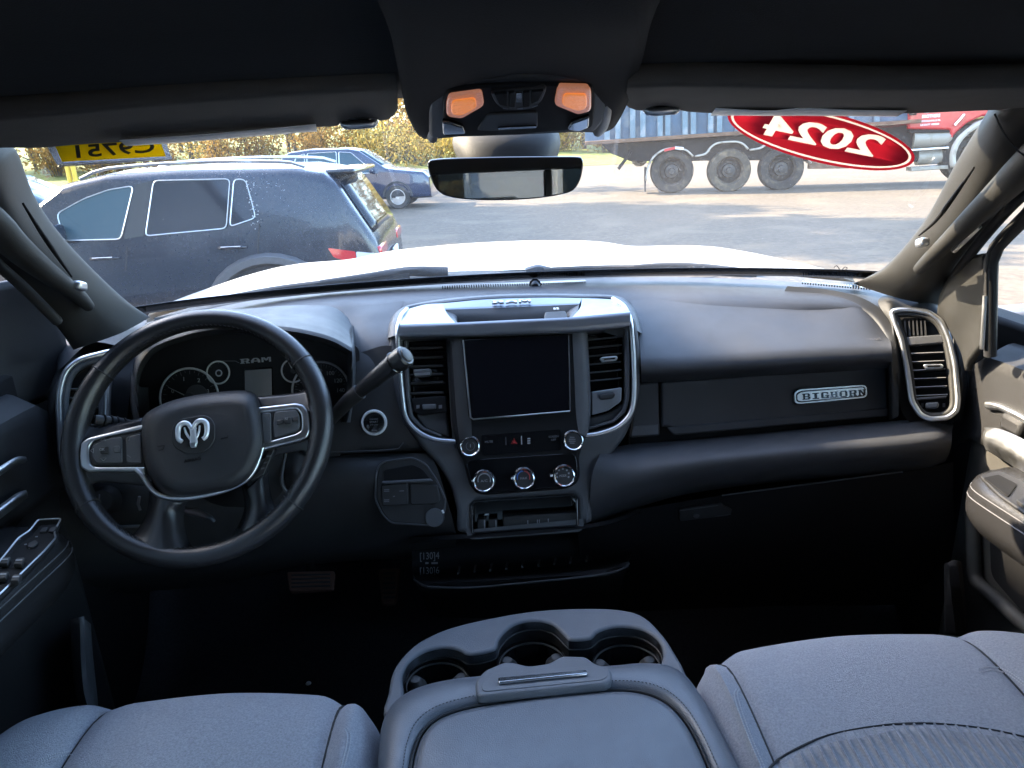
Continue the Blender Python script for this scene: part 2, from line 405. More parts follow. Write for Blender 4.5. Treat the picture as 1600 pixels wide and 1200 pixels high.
# ================================================================== THE PLACE OUTSIDE
def structure(name, vs, fs, m, **k): o = mesh(name, vs, fs, m, None, **k); o['kind'] = 'structure'; return o
def gridsheet(x0, x1, y0, y1, nx, ny, zf):
    vs = [Vector((x0+(x1-x0)*i/nx, y0+(y1-y0)*j/ny, 0)) for j in range(ny+1) for i in range(nx+1)]
    for v in vs: v.z = zf(v.x, v.y)
    fs = [(j*(nx+1)+i, j*(nx+1)+i+1, (j+1)*(nx+1)+i+1, (j+1)*(nx+1)+i) for j in range(ny) for i in range(nx)]
    return vs, fs
structure('ground', *gridsheet(-700, 700, -700, 900, 4, 4, lambda x, y: -.03), 'gravel')
structure('road', *gridsheet(-120, 160, -30, 46, 20, 12, lambda x, y: 0.0), 'asphalt')
def bank_z(x, y):
    return .02 + max(0, (y-45.8))*.055 + .12*sin(x*.7+y*.3)*min(1, max(0, y-46)/4)
structure('grass_bank', *gridsheet(-140, 180, 45.8, 130, 90, 24, bank_z), 'grass')

# ---- trees
def leaf_cloud(rng, n, fn, size):
    vs, fs = [], []
    for _ in range(n):
        c = fn(rng); s = size*(.6+.8*rng.random())
        a = Vector((rng.gauss(0, 1), rng.gauss(0, 1), rng.gauss(0, 1))).normalized()
        b = a.cross(Vector((rng.gauss(0, 1), rng.gauss(0, 1), rng.gauss(0, 1)))).normalized()
        k = len(vs); vs += [c-a*s, c+b*s*.55, c+a*s, c-b*s*.55]; fs.append((k, k+1, k+2, k+3))
    return vs, fs
def make_tree(seed, h, leafm, nleaf, low, loc, lab, group, spread=1.0, size=.16, nm='tree'):
    rng = random.Random(seed)
    t = thing(nm, lab, 'tree', loc, group=group, local=True)
    P = [Vector((0, 0, -.5)), Vector((rng.uniform(-.1, .1), rng.uniform(-.1, .1), h*.3)), Vector((rng.uniform(-.4, .4), rng.uniform(-.4, .4), h*.65)), Vector((rng.uniform(-.6, .6), rng.uniform(-.6, .6), h))]
    parts = [tube_vf(P, [h*.016, h*.012, h*.008, .015], n=10, seg=7)]; tips = []
    for i in range(16):
        f = low + (0.97-low)*i/16; b = crv(P, 40)[int(f*39)]; a = rng.uniform(0, 2*pi); L = h*.26*(1.15-f)*rng.uniform(.7, 1.3)*spread
        e = b + Vector((cos(a)*L, sin(a)*L, L*rng.uniform(.3, .9))); md = (b+e)/2 + Vector((0, 0, -.06*L))
        parts.append(tube_vf([b, md, e], [h*.005, h*.0035, .008], n=5, seg=5)); tips += [md, e, (md+e)/2]
        for q in range(2):
            a2 = a+rng.uniform(-1, 1); e2 = e + Vector((cos(a2), sin(a2), rng.uniform(.2, 1)))*L*.35
            parts.append(tube_vf([md, e2], [h*.002, .006], seg=4)); tips.append(e2)
    mesh('trunk', *join(parts), 'bark', t)
    def fn(r):
        c = tips[r.randrange(len(tips))]; return c + Vector((r.gauss(0, .35), r.gauss(0, .35), r.gauss(0, .3)))*h*.085
    mesh('crown', *leaf_cloud(rng, nleaf, fn, size), leafm, t, smooth=False)
    return t
def make_shrub(seed, h, wdt, leafm, n, loc, lab, group):
    rng = random.Random(seed); t = thing('shrub', lab, 'shrub', loc, group=group, local=True)
    parts = []; tips = []
    for i in range(11):
        a = rng.uniform(0, 2*pi); r = wdt*.5*sqrt(rng.random()); e = Vector((cos(a)*r, sin(a)*r, h*rng.uniform(.45, 1)))
        b = Vector((cos(a)*r*.2, sin(a)*r*.2, -.1)); parts.append(tube_vf([b, (b*.4+e*.6)+Vector((0, 0, -.1)), e], [.035, .022, .008], n=5, seg=5)); tips += [e, b*.3+e*.7, b*.6+e*.4]
    mesh('stem', *join(parts), 'bark', t)
    def fn(r):
        c = tips[r.randrange(len(tips))]; q = c + Vector((r.gauss(0, .3), r.gauss(0, .3), r.gauss(0, .22)))*wdt*.5; q.z = max(.05, q.z); return q
    mesh('foliage', *leaf_cloud(rng, n, fn, .11), leafm, t, smooth=False)
    return t
FT = 'tall thin autumn tree in the woods beyond the road'
protoT = [make_tree(11, 12, 'leaf_gold', 1500, .12, (0, 0, 0), FT, 'trees in the autumn woods'),
          make_tree(12, 10, 'leaf_yellow', 1300, .1, (0, 0, 0), FT, 'trees in the autumn woods'),
          make_tree(13, 13, 'leaf_gold', 700, .2, (0, 0, 0), FT, 'trees in the autumn woods')]
protoS = [make_shrub(21, 3.0, 3.4, 'leaf_gold', 1500, (0, 0, 0), 'low golden autumn shrub at the edge of the woods', 'shrubs along the edge of the woods'),
          make_shrub(22, 2.3, 3.8, 'leaf_yellow', 1500, (0, 0, 0), 'low golden autumn shrub at the edge of the woods', 'shrubs along the edge of the woods'),
          make_shrub(23, 3.6, 3.0, 'leaf_gold', 1100, (0, 0, 0), 'low golden autumn shrub at the edge of the woods', 'shrubs along the edge of the woods')]
rng = random.Random(5); used = {}
def place(pro, x, y, s=1.0):
    o = pro if pro.name not in used else copy_tree(pro); used[pro.name] = 1; used[o.name] = 1
    o.location = (x, y, bank_z(x, y)-.05); o.rotation_euler = (0, 0, rng.uniform(0, 6.28)); o.scale = (s, s, s*rng.uniform(.85, 1.15))
for i in range(46):
    x = -52 + 92*(i+rng.random())/46
    place(protoS[rng.choice([0, 0, 1, 2])], x, 53+rng.uniform(-2.5, 4) + (4 if x > 0 else 0), rng.uniform(.8, 1.25))
for i in range(96):
    x = -60 + 120*(i+rng.random())/96
    place(protoT[rng.choice([0, 0, 1, 2, 2])], x, 62+rng.uniform(-5, 20), rng.uniform(.75, 1.2))
# taller trees left of the lot whose shade lies across the pavement
yard = [(-15.8, 21, 1.75), (-18, 24, 1.85), (-20.5, 27, 1.95), (-19.5, 29.5, 2.0), (-24.5, 31, 2.15)]
lab = ['bare autumn tree left of the lot, nearest the pavement', 'bare autumn tree left of the lot beside the second parked car', 'bare autumn tree left of the lot behind the nearest one', 'bare autumn tree left of the lot farthest ahead', 'bare autumn tree left of the lot farthest from the pavement']
for (x, y, s), l in zip(yard, lab):
    t = make_tree(int(x*7+900), 9.5*s, 'leaf_gold', 5200, .08, (x, y, 0), l, 'trees beside the lot', spread=1.3, size=.25)

# ---- cars
def interp(P, x):
    if x <= P[0][0]: return P[0][1]
    for (a, b), (c, d) in zip(P, P[1:]):
        if x <= c: return b+(d-b)*(x-a)/(c-a+1e-9)
    return P[-1][1]
class CarShape:
    def __init__(s, L, W, prof, belt, zb=.26, tum=.30):
        s.L, s.W, s.prof, s.belt, s.zb, s.tum = L, W, prof, belt, zb, tum
    def hw(s, x, z):
        e = min(x, s.L-x)/.55; f = 1 if e >= 1 else 1-.11*(1-max(0, e))**2
        q = s.W/2*f
        if z > s.belt: q -= (z-s.belt)*s.tum
        if z < .45: q -= (.45-z)*.18
        return q
    def zt(s, x): return interp(s.prof, x)
    def body(s, m, par):
        xs = sorted(set([p[0] for p in s.prof] + [s.L*i/40 for i in range(41)])); rows = []
        for x in xs:
            zt = s.zt(x); zb = min(s.zb, zt-.1); r = min(.09, (zt-zb)*.3); half = [(0, zb), (s.hw(x, zb)*.9, zb)]
            for k in range(7): z = zb+.05+(zt-r-zb-.05)*k/6; half.append((s.hw(x, z) + (.02 if .5 < z < .8 else 0), z))
            h = s.hw(x, zt-r)
            for a in (30, 60, 90): half.append((h-r+r*cos(radians(a)), zt-r+r*sin(radians(a))))
            half.append((h*.5, zt+.018)); half.append((0, zt+.025))
            rows.append([Vector((x, y, z)) for y, z in half] + [Vector((x, -y, z)) for y, z in half[-2:0:-1]])
        vs, fs = grid(rows, True); n = len(rows[0]); fs += [tuple(range(n))[::-1], tuple(range(len(vs)-n, len(vs)))]
        return mesh('body', vs, fs, m, par, ang=32)
    def side(s, name, poly, side, m, par, off=.006, th=.006, r=.04):
        pts = fillet(poly, r, 4); a = [Vector((x, side*(s.hw(x, z)+off), z)) for x, z in pts]; b = [v-Vector((0, side*th, 0)) for v in a]
        n = len(a); vs = a+b; fs = [tuple(range(n)), tuple(range(n, 2*n))[::-1]] + [(i, n+i, n+(i+1) % n, (i+1) % n) for i in range(n)]
        return mesh(name, vs, fs, m, par, ang=30, fix=True)
    def rim(s, name, poly, side, m, par, w=.018, off=.010, r=.04):
        pts = fillet(poly, r, 4); return tube(name, [Vector((x, side*(s.hw(x, z)+off), z)) for x, z in pts], w/2, m, par, closed=True, seg=5)
    def top(s, name, x0, x1, inset, m, par, off=.008):
        xs = [x0+(x1-x0)*i/8 for i in range(9)]; rows = []
        for x in xs:
            z = s.zt(x); h = s.hw(x, z)-.09-inset; dz = (s.zt(x+.02)-s.zt(x-.02))/.04; nx, nz = -dz, 1; q = sqrt(nx*nx+1)
            rows.append([Vector((x+nx/q*off, h*u, z+.02*(1-u*u*.6)+nz/q*off+.004)) for u in (-1, -.5, 0, .5, 1)])
        vs, fs = grid(rows); return mesh(name, vs, fs, m, par, solid=.006, ang=60)
def wheel(x, y, r, wd, par, tyre='tyre', rim='alloy', spokes=5):
    sg = 1 if y > 0 else -1; c = Vector((x, y, r)); ax = Vector((0, sg, 0))
    w_ = lathe('wheel', c, ax, [(r*.62, wd*.42), (r*.70, wd*.5), (r*.92, wd*.5), (r, wd*.36), (r, -wd*.36), (r*.92, -wd*.5), (r*.3, -wd*.5)], tyre, par, 28)
    ps = [lathe_vf(c, ax, [(.0, wd*.34), (r*.16, wd*.36), (r*.2, wd*.28)], 20), lathe_vf(c, ax, [(r*.54, wd*.30), (r*.58, wd*.46), (r*.64, wd*.46), (r*.64, wd*.2)], 28), lathe_vf(c, ax, [(0, wd*.05), (r*.6, wd*.05)], 24)]
    for k in range(spokes):
        a = 2*pi*k/spokes; d = Vector((cos(a), 0, sin(a))); ps.append(box_vf(c+d*r*.36+ax*wd*.27, r*.42, r*.15, wd*.1, d, d.cross(ax), ax))
    mesh('rim', *join(ps), rim, w_, ang=30)
def arch(cs, x, r, side, m, par, tr=.035):
    P = [Vector((x+cos(a)*r, side*(cs.hw(x, .7)+.012), (.40 if tr > .05 else .35)+sin(a)*r)) for a in [radians(180*i/16-0) for i in range(17)]]
    tube('wheel_arch', P, tr, m, par, seg=6)
    n = len(P); vs = [p+Vector((0, -side*.012, 0)) for p in P] + [p+Vector((0, -side*.02, 0)) for p in P]
    mesh('arch_liner', [p+Vector((0, side*.012, 0)) for p in vs[:n]], [tuple(range(n))], 'rubber', par)

# near crossover, nose to the left; its near side lies on the plane Y = 6.25
YS = 6.25
suv = thing('parked_suv', 'dark navy crossover parked side-on at left, chrome window trim and roof rails', 'car', (V(590, 330, YS).x, YS+.925, 0), pi, local=True)
SXZ = lambda a, b: (V(578, 330, YS).x - V(a, b, YS).x, V(a, b, YS).z)
roofz = SXZ(330, 264)[1]; beltz = SXZ(300, 366)[1]
s0 = CarShape(4.7, 1.86, [(0, .55), (.02, .98), (.06, 1.08), (.34, roofz-.15), (.44, roofz-.07), (.7, roofz-.025), (1.6, roofz), (2.2, roofz-.01), (2.55, roofz-.07), (3.35, 1.10), (3.7, 1.05), (4.5, .92), (4.65, .75), (4.7, .55)], beltz, .28, .27)
s0.body('navy_paint', suv)
fd = [SXZ(*p) for p in [(178, 374), (188, 292), (150, 298), (112, 312), (72, 335), (90, 376)]]
rd = [SXZ(*p) for p in [(216, 369), (219, 284), (341, 281), (342, 357)]]
qd = [SXZ(*p) for p in [(347, 355), (347, 281), (366, 282), (387, 341)]]
for sd_ in (1, -1):
    for poly, g in ((fd, 'car_glass_clear'), (rd, 'car_glass'), (qd, 'car_glass')):
        wn = s0.side('window', poly, sd_, g, suv); s0.rim('window_trim', poly, sd_, 'satin', wn, w=.010)
    s0.side('door_pillar', [SXZ(*p) for p in [(182, 374), (192, 290), (216, 284), (213, 369)]], sd_, 'gloss_black', suv, r=.005, off=.004)
    for hx, hy in ((153, 404), (352, 387)):
        x, z = SXZ(hx, hy); h_ = tube('door_handle', [Vector((x-.11, sd_*(s0.hw(x, z)+.01), z)), Vector((x-.08, sd_*(s0.hw(x, z)+.04), z+.004)), Vector((x+.08, sd_*(s0.hw(x, z)+.04), z+.004)), Vector((x+.11, sd_*(s0.hw(x, z)+.01), z))], .014, 'navy_paint', suv, n=10, seg=6); tube('handle_strip', [Vector((x-.08, sd_*(s0.hw(x, z)+.052), z+.012)), Vector((x+.08, sd_*(s0.hw(x, z)+.052), z+.012))], .004, 'satin', h_, seg=5)
    for gx, g0, g1 in ((187, 385, 540), (393, 350, 440)):
        q = [SXZ(gx-(b-g0)*.03, b) for b in range(g0, g1, 15)]
        tube('door_gap', [Vector((x, sd_*(s0.hw(x, z)+.0), z)) for x, z in q], .006, 'rubber', suv, seg=5)
    P = [(2.45, roofz-.05), (2.25, roofz+.02), (1.5, roofz+.045), (.75, roofz+.015), (.6, roofz-.03)]
    tube('roof_rail', [Vector((x, sd_*(s0.hw(x, z)-.10), z+.01)) for x, z in P], .014, 'satin', suv, n=16, seg=6)
    s0.side('lower_cladding', [(.25, .30), (4.4, .30), (4.4, .52), (3.9, .62), (.7, .62), (.25, .52)], sd_, 'rubber', suv, off=.012)
    arch(s0, .95, .56, sd_, 'grey_plastic', suv, .055); arch(s0, 3.72, .46, sd_, 'grey_plastic', suv, .06)
    tl = s0.side('tail_light', [(.22, .985), (.44, 1.03), (.40, .95), (.22, .88)], sd_, 'red_lens', suv, off=.016, th=.03, r=.015); s0.side('reverse_lens', [(.03, .95), (.215, .984), (.215, .882), (.03, .86)], sd_, 'clear_lens', suv, off=.015, th=.03, r=.015); s0.side('bumper_reflection', [(.02, .82), (.20, .84), (.17, .60), (.02, .56)], sd_, 'rust_steel', suv, off=.012, th=.02, r=.02)  # last panel: reddish reflection on the bumper, put in as a coloured patch
    mx = SXZ(84, 372)[0]; vs, fs = box_vf(Vector((mx, sd_*1.02, beltz+.06)), .12, .2, .15); mesh('door_mirror', vs, fs, 'navy_paint', suv, bevel=.04)
for sd_ in (1, -1):
    wheel(.95, sd_*.87, .37, .23, suv); wheel(3.72, sd_*.87, .355, .23, suv)
s0.top('rear_window', .075, .33, .05, 'car_glass', suv); s0.top('windshield', 2.62, 3.3, .03, 'car_glass_clear', suv)
vs, fs = box_vf(Vector((.33, 0, roofz-.075)), .26, 1.30, .045); mesh('spoiler', vs, fs, 'gloss_black', suv, bevel=.02)
for sd_ in (1, -1):
    mesh('tail_lamp_wrap', *box_vf(Vector((.045, sd_*.62, .96)), .07, .42, .10), 'red_lens', suv, bevel=.02)
mesh('rear_bumper', *box_vf(Vector((.03, 0, .52)), .16, 1.7, .22), 'rubber', suv, bevel=.05)
mesh('number_plate', *box_vf(Vector((-.01, 0, .82)), .02, .32, .16), 'white_print', suv, bevel=.004)

# second car, blue, nose to the right
def sedan(name, label, m, loc, rz, H=1.55, L=4.6, tall=False):
    t = thing(name, label, 'car', loc, rz, local=True)
    c = CarShape(L, 1.82, [(0, .6), (.04, .95), (.18, 1.02), (.75, H-.08), (1.1, H-.02), (1.9, H), (2.4, H-.05), (3.3, 1.06), (3.6, 1.0), (4.4, .88), (4.56, .72), (4.6, .55)], .98, .26, .34)
    if tall: c = CarShape(L, 1.84, [(0, .6), (.03, 1.0), (.1, 1.08), (.45, H-.15), (.6, H-.06), (1.2, H), (2.3, H-.02), (2.6, H-.08), (3.35, 1.14), (3.6, 1.1), (4.4, 1.0), (4.56, .85), (4.6, .6)], 1.04, .28, .30)
    c.body(m, t)
    for s_ in (1, -1):
        for poly in ([(2.05, 1.02), (2.05, H-.10), (2.4, H-.13), (3.05, 1.03)], [(1.1, 1.04), (1.15, H-.10), (1.98, H-.09), (1.98, 1.02)], [(.62, 1.08), (.85, H-.16), (1.08, H-.11), (1.04, 1.05)]):
            wn = c.side('window', poly, s_, 'car_glass_clear', t); c.rim('window_trim', poly, s_, 'satin', wn, w=.02)
        for x in (1.3, 2.2):
            z = .92; tube('door_handle', [Vector((x-.1, s_*(c.hw(x, z)+.02), z)), Vector((x+.1, s_*(c.hw(x, z)+.02), z))], .016, m, t, seg=6)
        for x in (2.02, 1.05, 3.1): tube('door_gap', [Vector((x, s_*c.hw(x, z), z)) for z in (.4, .6, .8, 1.0)], .006, 'rubber', t, seg=5)
        arch(c, .9, .40, s_, 'rubber', t); arch(c, 3.65, .40, s_, 'rubber', t); wheel(.9, s_*.84, .34, .22, t); wheel(3.65, s_*.84, .34, .22, t)
        mesh('door_mirror', *box_vf(Vector((2.98, s_*.99, 1.08)), .12, .18, .13), m, t, bevel=.04)
        mesh('headlight', *box_vf(Vector((4.45, s_*.62, .76)), .2, .34, .12), 'clear_lens', t, bevel=.03)
        mesh('tail_light', *box_vf(Vector((.05, s_*.62, .88)), .12, .36, .14), 'red_lens', t, bevel=.03)
    c.top('windshield', 2.62 if tall else 2.48, 3.24, .03, 'car_glass_clear', t); c.top('rear_window', .14 if tall else .24, .44 if tall else .70, .06, 'car_glass', t)
    return t
q = V(446, 262, 22.0)
sedan('parked_sedan', 'dark blue car parked nose to the right behind the navy crossover', 'blue_paint', (q.x-.45, 22.0+.9, 0), radians(-4), H=1.72, L=4.6, tall=True)
q = V(95, 300, 10.6)
sedan('parked_sedan', 'pale blue car at far left, only its roof showing behind the crossover', 'pale_paint', (q.x-3.75, 11.6, 0), radians(4), H=1.62)
q = VX(1575, 460, 5.2)
sedan('parked_sedan', 'blue car seen through the passenger door window at far right', 'blue_paint', (3.15, -2.6, 0), radians(90), H=1.46)
# posts at the edge of the lot
for i, (a, b) in enumerate(((105, 290), (114, 289))):
    q = V(a, 262, 19); t = thing('bollard', ['yellow post in front of the woods, left one of a pair', 'yellow post in front of the woods, right one of a pair'][i], 'bollard', (q.x, 19, 0), group='yellow posts by the woods', local=True)
    lathe('post', Vector((0, 0, 0)), Vector((0, 0, 1)), [(.055, 0), (.055, 1.95), (.04, 2.0), (0, 2.01)], 'bollard_yellow', t, 12)

# ---- dump truck on the road
DA, DB = VZ(1050, 302, 0), VZ(1222, 297, 0)
FD = Fr(DA, DB, DA+Vector((0, 0, 1)))           # near side plane of the truck
dt = thing('dump_truck', 'dusty dump truck on the road, ribbed blue box and red cab', 'truck', (DA+DB)/2)
tb = plate('dump_box', FD, [[(914, 223), (1440, 187), (1440, 95), (912, 118)]], -2.4, 2.35, 'trailer_blue', dt, .03)
for x in (948, 965, 988, 1004, 1031, 1043, 1070, 1083, 1110, 1124, 1152, 1166, 1195, 1210, 1240, 1255, 1290, 1330, 1370):
    y = 221-(x-918)*.0665
    plate('rib', FD, [[(x-4, y), (x+5, y-.5), (x+5, 112), (x-4, 112)]], -.06, .13, 'rib_blue', tb, .02)
plate('bottom_rail', FD, [[(914, 227), (1440, 192), (1440, 186), (914, 221)]], -.2, .34, 'rust_steel', dt, .02)
plate('chassis', FD, [[(940, 226), (1440, 193), (1440, 252), (1300, 262), (1255, 250), (985, 252), (955, 240)]], -1.9, 1.75, 'frame_black', dt, .02)
ax = FD.n
def bigwheel(a, b, rpx, m, w0=-.55, th=.55):
    c = FD.sh(w0+th).px(a, b); r = (FD.px(a+10, b)-FD.px(a, b)).length/10*rpx
    w_ = lathe('wheel', c-ax*th, ax, [(r*.3, 0), (r*.9, 0), (r, th*.14), (r, th*.86), (r*.93, th), (r*.66, th*.98), (r*.6, th*.85), (r*.56, th*.7)], m, dt, 36)
    h = [lathe_vf(c-ax*th*.55, ax, [(r*.57, 0), (r*.5, .02), (r*.34, .05), (r*.30, .16), (r*.16, .17), (r*.14, .26), (0, .27)], 28)]
    for k in range(10):
        an = 2*pi*k/10; d = FD.x*cos(an)+FD.y*sin(an); h.append(lathe_vf(c-ax*(th*.55-.03)+d*r*.42, ax, [(.028, 0), (.028, .05), (0, .055)], 8))
    mesh('hub', *join(h), 'rim_dark', w_, ang=40)
bigwheel(1050, 268, 34, 'tyre'); bigwheel(1140, 267, 34, 'tyre_dusty'); bigwheel(1222, 264, 35, 'tyre')
bigwheel(1522, 240, 48, 'tyre'); bigwheel(999, 246, 15, 'fender_white', -2.2, .3)
for pts in ([(1008, 282), (1011, 262), (1020, 245), (1034, 234), (1052, 230), (1072, 233), (1084, 243)], [(1086, 243), (1102, 239), (1110, 229), (1122, 222), (1150, 220), (1162, 224), (1170, 232)], [(1172, 233), (1188, 230), (1202, 222), (1240, 220), (1262, 236), (1268, 255)]):
    q = [FD.px(a, b) for a, b in pts]; rows = [[p+ax*.06 for p in q], [p-ax*.5 for p in q]]
    loft('fender', rows, 'fender_white', dt, 24, 3, solid=.05)
plate('reflector_tape', FD, [[(1038, 237), (1055, 233), (1055, 229), (1038, 233)]], .07, .02, 'red_print', dt)
plate('reflector_tape', FD, [[(1055, 233), (1068, 234), (1068, 230), (1055, 229)]], .07, .02, 'white_print', dt)
plate('mud_flap', FD, [[(1007, 262), (1010, 262), (1009, 300), (1007, 300)]], -.6, .62, 'rubber', dt)
tube('mud_flap_bracket', [FD.px(*p) for p in ((985, 235), (978, 248), (966, 264))], .05, 'frame_black', dt, seg=6)
plate('side_guard', FD, [[(1264, 264), (1266, 238), (1290, 245), (1408, 258), (1406, 262)]], -.3, .25, 'rust_steel', dt, .03)
cb = plate('cab', FD, [fillet([(1419, 202), (1419, 172), (1424, 100), (1500, 100), (1520, 150), (1600, 165), (1600, 182), (1536, 181), (1512, 192), (1494, 208), (1486, 218), (1484, 203)], 3)], -2.2, 2.2, 'cab_red', dt, .06)
plate('cab_step', FD, [[(1424, 262), (1482, 258), (1482, 264), (1424, 268)]], -.4, .45, 'tank_metal', dt, .02)
tube('fuel_tank', [FD.sh(-.28).px(1424, 218), FD.sh(-.28).px(1482, 216)], .28, 'tank_metal', dt, seg=20)
tube('fuel_tank', [FD.sh(-.28).px(1432, 246), FD.sh(-.28).px(1482, 243)], .22, 'tank_metal', dt, seg=20)
plate('step_bar', FD, [[(1424, 233), (1483, 229), (1483, 232), (1424, 236)]], -.05, .1, 'satin', dt, .01)
plate('tank_support', FD, [[(1421, 203), (1484, 203), (1484, 207), (1421, 208)]], -.3, .28, 'frame_black', dt, .01)
q = [FD.px(a, b) for a, b in [(1484, 262), (1484, 240), (1492, 220), (1508, 203), (1536, 187), (1570, 184), (1600, 200)]]
loft('front_fender', [[p+ax*.14 for p in q], [p-ax*.7 for p in q]], 'fender_white', dt, 24, 3, solid=.12)
tube('grab_bar', [FD.px(1491, 196, .05), FD.px(1506, 179, .05)], .035, 'chrome', dt, seg=6)
plate('cab_mirror', FD, [fillet([(1424, 180), (1424, 172), (1433, 172), (1433, 180)], 2)], .02, .25, 'frame_black', dt, .03)
tube('exhaust_stack', [FD.sh(-.6).px(1414, 250), FD.sh(-.6).px(1416, 120)], .12, 'chrome', dt, seg=14)
for s_, a, b, h, wp in (('KIDNER', 1454, 174, 5.2, 19), ('BROTHERS', 1454.5, 181.5, 5.2, 28), ('REYNOLDSVILLE PA', 1453.5, 188.8, 2.6, 31), ('US DOT 180803', 1452.5, 194.6, 2.8, 29)):
    ftext('lettering', s_, FD, a, b, h, 'white_print', cb, w=.01, bold=.02, wpx=wp, ext=.004, rot=radians(1.5))

# ---- buildings outside the frame
b1 = thing('shade_building', 'unseen white building added left of the pickup to shade the dashboard', 'building', (-11, -6, 0))
BX, BY, BH = -5.3, 4.10, 5.42  # out-of-view block, added and sized so its shadow covers the dash
mesh('wall', *box_vf(Vector((BX-6, BY-9, BH/2)), 12, 18, BH), 'siding', b1, bevel=.03)
mesh('roof_edge', *box_vf(Vector((BX-6, BY-9, BH+.08)), 12.2, 18.2, .16), 'roof_dark', b1, bevel=.02)
for k in range(4):
    wn = mesh('window', *box_vf(Vector((BX+.01, BY-3-k*4, 1.6)), .08, 2.2, 1.4), 'siding', b1, bevel=.01)
    mesh('pane', *box_vf(Vector((BX+.035, BY-3-k*4, 1.6)), .06, 2.0, 1.2), 'window_dark', wn)
b2 = thing('white_building', 'white sided building reflected in the rear-view mirror', 'building', (1.5, -11, 0))
mesh('wall', *box_vf(Vector((2, -14, 1.45)), 16, 6, 2.9), 'siding', b2)
mesh('roof', [(-6.5, -10.6, 2.9), (10.5, -10.6, 2.9), (10.5, -17.4, 2.9), (-6.5, -17.4, 2.9), (-6.5, -14, 4.6), (10.5, -14, 4.6)], [(0, 1, 5, 4), (2, 3, 4, 5), (0, 4, 3), (1, 2, 5), (0, 3, 2, 1)], 'roof_dark', b2)
for k in range(5):
    wn = mesh('window', *box_vf(Vector((-4+k*3, -10.97, 1.6)), 1.5, .1, 1.3), 'white_paint', b2, bevel=.01)
    mesh('pane', *box_vf(Vector((-4+k*3, -10.93, 1.6)), 1.3, .06, 1.1), 'window_dark', wn)
# ================================================================== THE PICKUP
# ---- bonnet, cowl, wipers
hd = thing('truck_hood', 'white hood of the pickup outside the windshield, raised in the middle', 'hood', (0, 1.75, 1.45))
def hrow(y, zc, dz, wd, rz):      # section of the bonnet at distance y
    return [Vector((-wd, y-.06*0, zc-dz-.16)), Vector((-wd+.02, y, zc-dz-.03)), Vector((-wd+.12, y, zc-dz)), Vector((-.56, y, zc-dz*.8)), Vector((-.40, y, zc-.012)), Vector((-.2, y, zc)), Vector((0, y, zc+.004)),
            Vector((.2, y, zc)), Vector((.38, y, zc-.012)), Vector((.52, y, zc-dz*.8)), Vector((wd-.12, y, zc-dz)), Vector((wd-.02, y, zc-dz-.03)), Vector((wd, y, zc-dz-.16))]
HR = [hrow(1.80, 1.535, .035, .90, 0), hrow(2.05, 1.525, .04, .90, 0), hrow(2.5, 1.500, .045, .89, 0), hrow(2.85, 1.465, .045, .87, 0), hrow(3.02, 1.42, .045, .82, 0), hrow(3.10, 1.33, .04, .78, 0), hrow(3.12, 1.1, .02, .78, 0)]
loft('hood_panel', HR, 'white_paint', hd, 72, 40, ang=60)
for s_ in (-1, 1):
    loft('front_wing', [[Vector((s_*.885, y, 1.32-dz)), Vector((s_*.93, y, 1.28-dz)), Vector((s_*.99, y, 1.18)), Vector((s_*1.0, y, .95)), Vector((s_*.99, y, .6))] for y, dz in ((1.7, 0), (2.2, 0), (2.7, .03), (3.0, .08))] + [[Vector((s_*.8, 3.10, z)) for z in (1.2, 1.15, 1.1, .95, .6)]], 'white_paint', hd, 20, 14)
plate('grille', Fr(Vector((-1, 3.12, .6)), Vector((1, 3.12, .6)), Vector((0, 3.12, 1.2))), [[(0, 0), (1, 0), (0, 1)]], 0, .01, 'deep_plastic', hd) if False else mesh('grille', *box_vf(Vector((0, 3.06, .85)), 1.7, .1, .5), 'deep_plastic', hd, bevel=.02)
cw = thing('cowl_panel', 'black plastic cowl below the windshield behind the white hood', 'cowl', (0, 1.7, 1.5))
cwl = sil([[(240, 497, 1.62), (340, 480, 1.64), (460, 461, 1.66), (640, 447, 1.68), (800, 444, 1.69), (1000, 437, 1.68), (1180, 440, 1.65), (1345, 452, 1.60)],
           [(262, 490, 1.74), (350, 467, 1.76), (470, 443, 1.78), (640, 427, 1.80), (820, 421, 1.81), (1000, 418, 1.80), (1180, 427, 1.77), (1335, 441, 1.72)]])
loft('cowl', cwl, 'cowl_plastic', cw, 40, 5, solid=.02)
for i, (a, b) in enumerate(((620, 433), (1110, 424))):
    p = V(a, b, 1.79); box('cowl_label', p+Vector((0, -.006, .004)), .055, .004, .010, 'dim_print', cw)
tube('washer_hose', [V(1070, 428, 1.7), V(1080, 416, 1.71), V(1090, 424, 1.7), V(1100, 418, 1.72)], .003, 'rubber', cw, n=16, seg=5)
def wiper(pts, arm, lab):
    t = thing('wiper', lab, 'wiper', V(*arm[0]), group='windshield wipers')
    tube('blade', [V(*p) for p in pts], .010, 'rubber', t, n=24, seg=6, flat=(Vector((0, 0, 1)), .8))
    tube('arm', [V(*p) for p in arm], [.014, .010, .007], 'black_plastic', t, n=12, seg=6)
    return t
wiper([(330, 471, 1.70), (440, 451, 1.72), (560, 437, 1.74), (640, 430, 1.75)], [(700, 426, 1.76), (640, 424, 1.755), (570, 433, 1.735), (500, 442, 1.725)], 'left windshield wiper, parked low on the cowl in front of the driver')
wiper([(850, 423, 1.76), (960, 419, 1.76), (1080, 421, 1.74), (1160, 427, 1.72)], [(1180, 430, 1.73), (1100, 419, 1.74), (1040, 416, 1.75), (990, 418, 1.755)], 'right windshield wiper, parked low on the cowl in front of the passenger side')
tube('arm_link', [V(822, 424, 1.77), V(840, 419, 1.77), (V(858, 423, 1.77))], .009, 'grey_plastic', cw, n=8, seg=6)
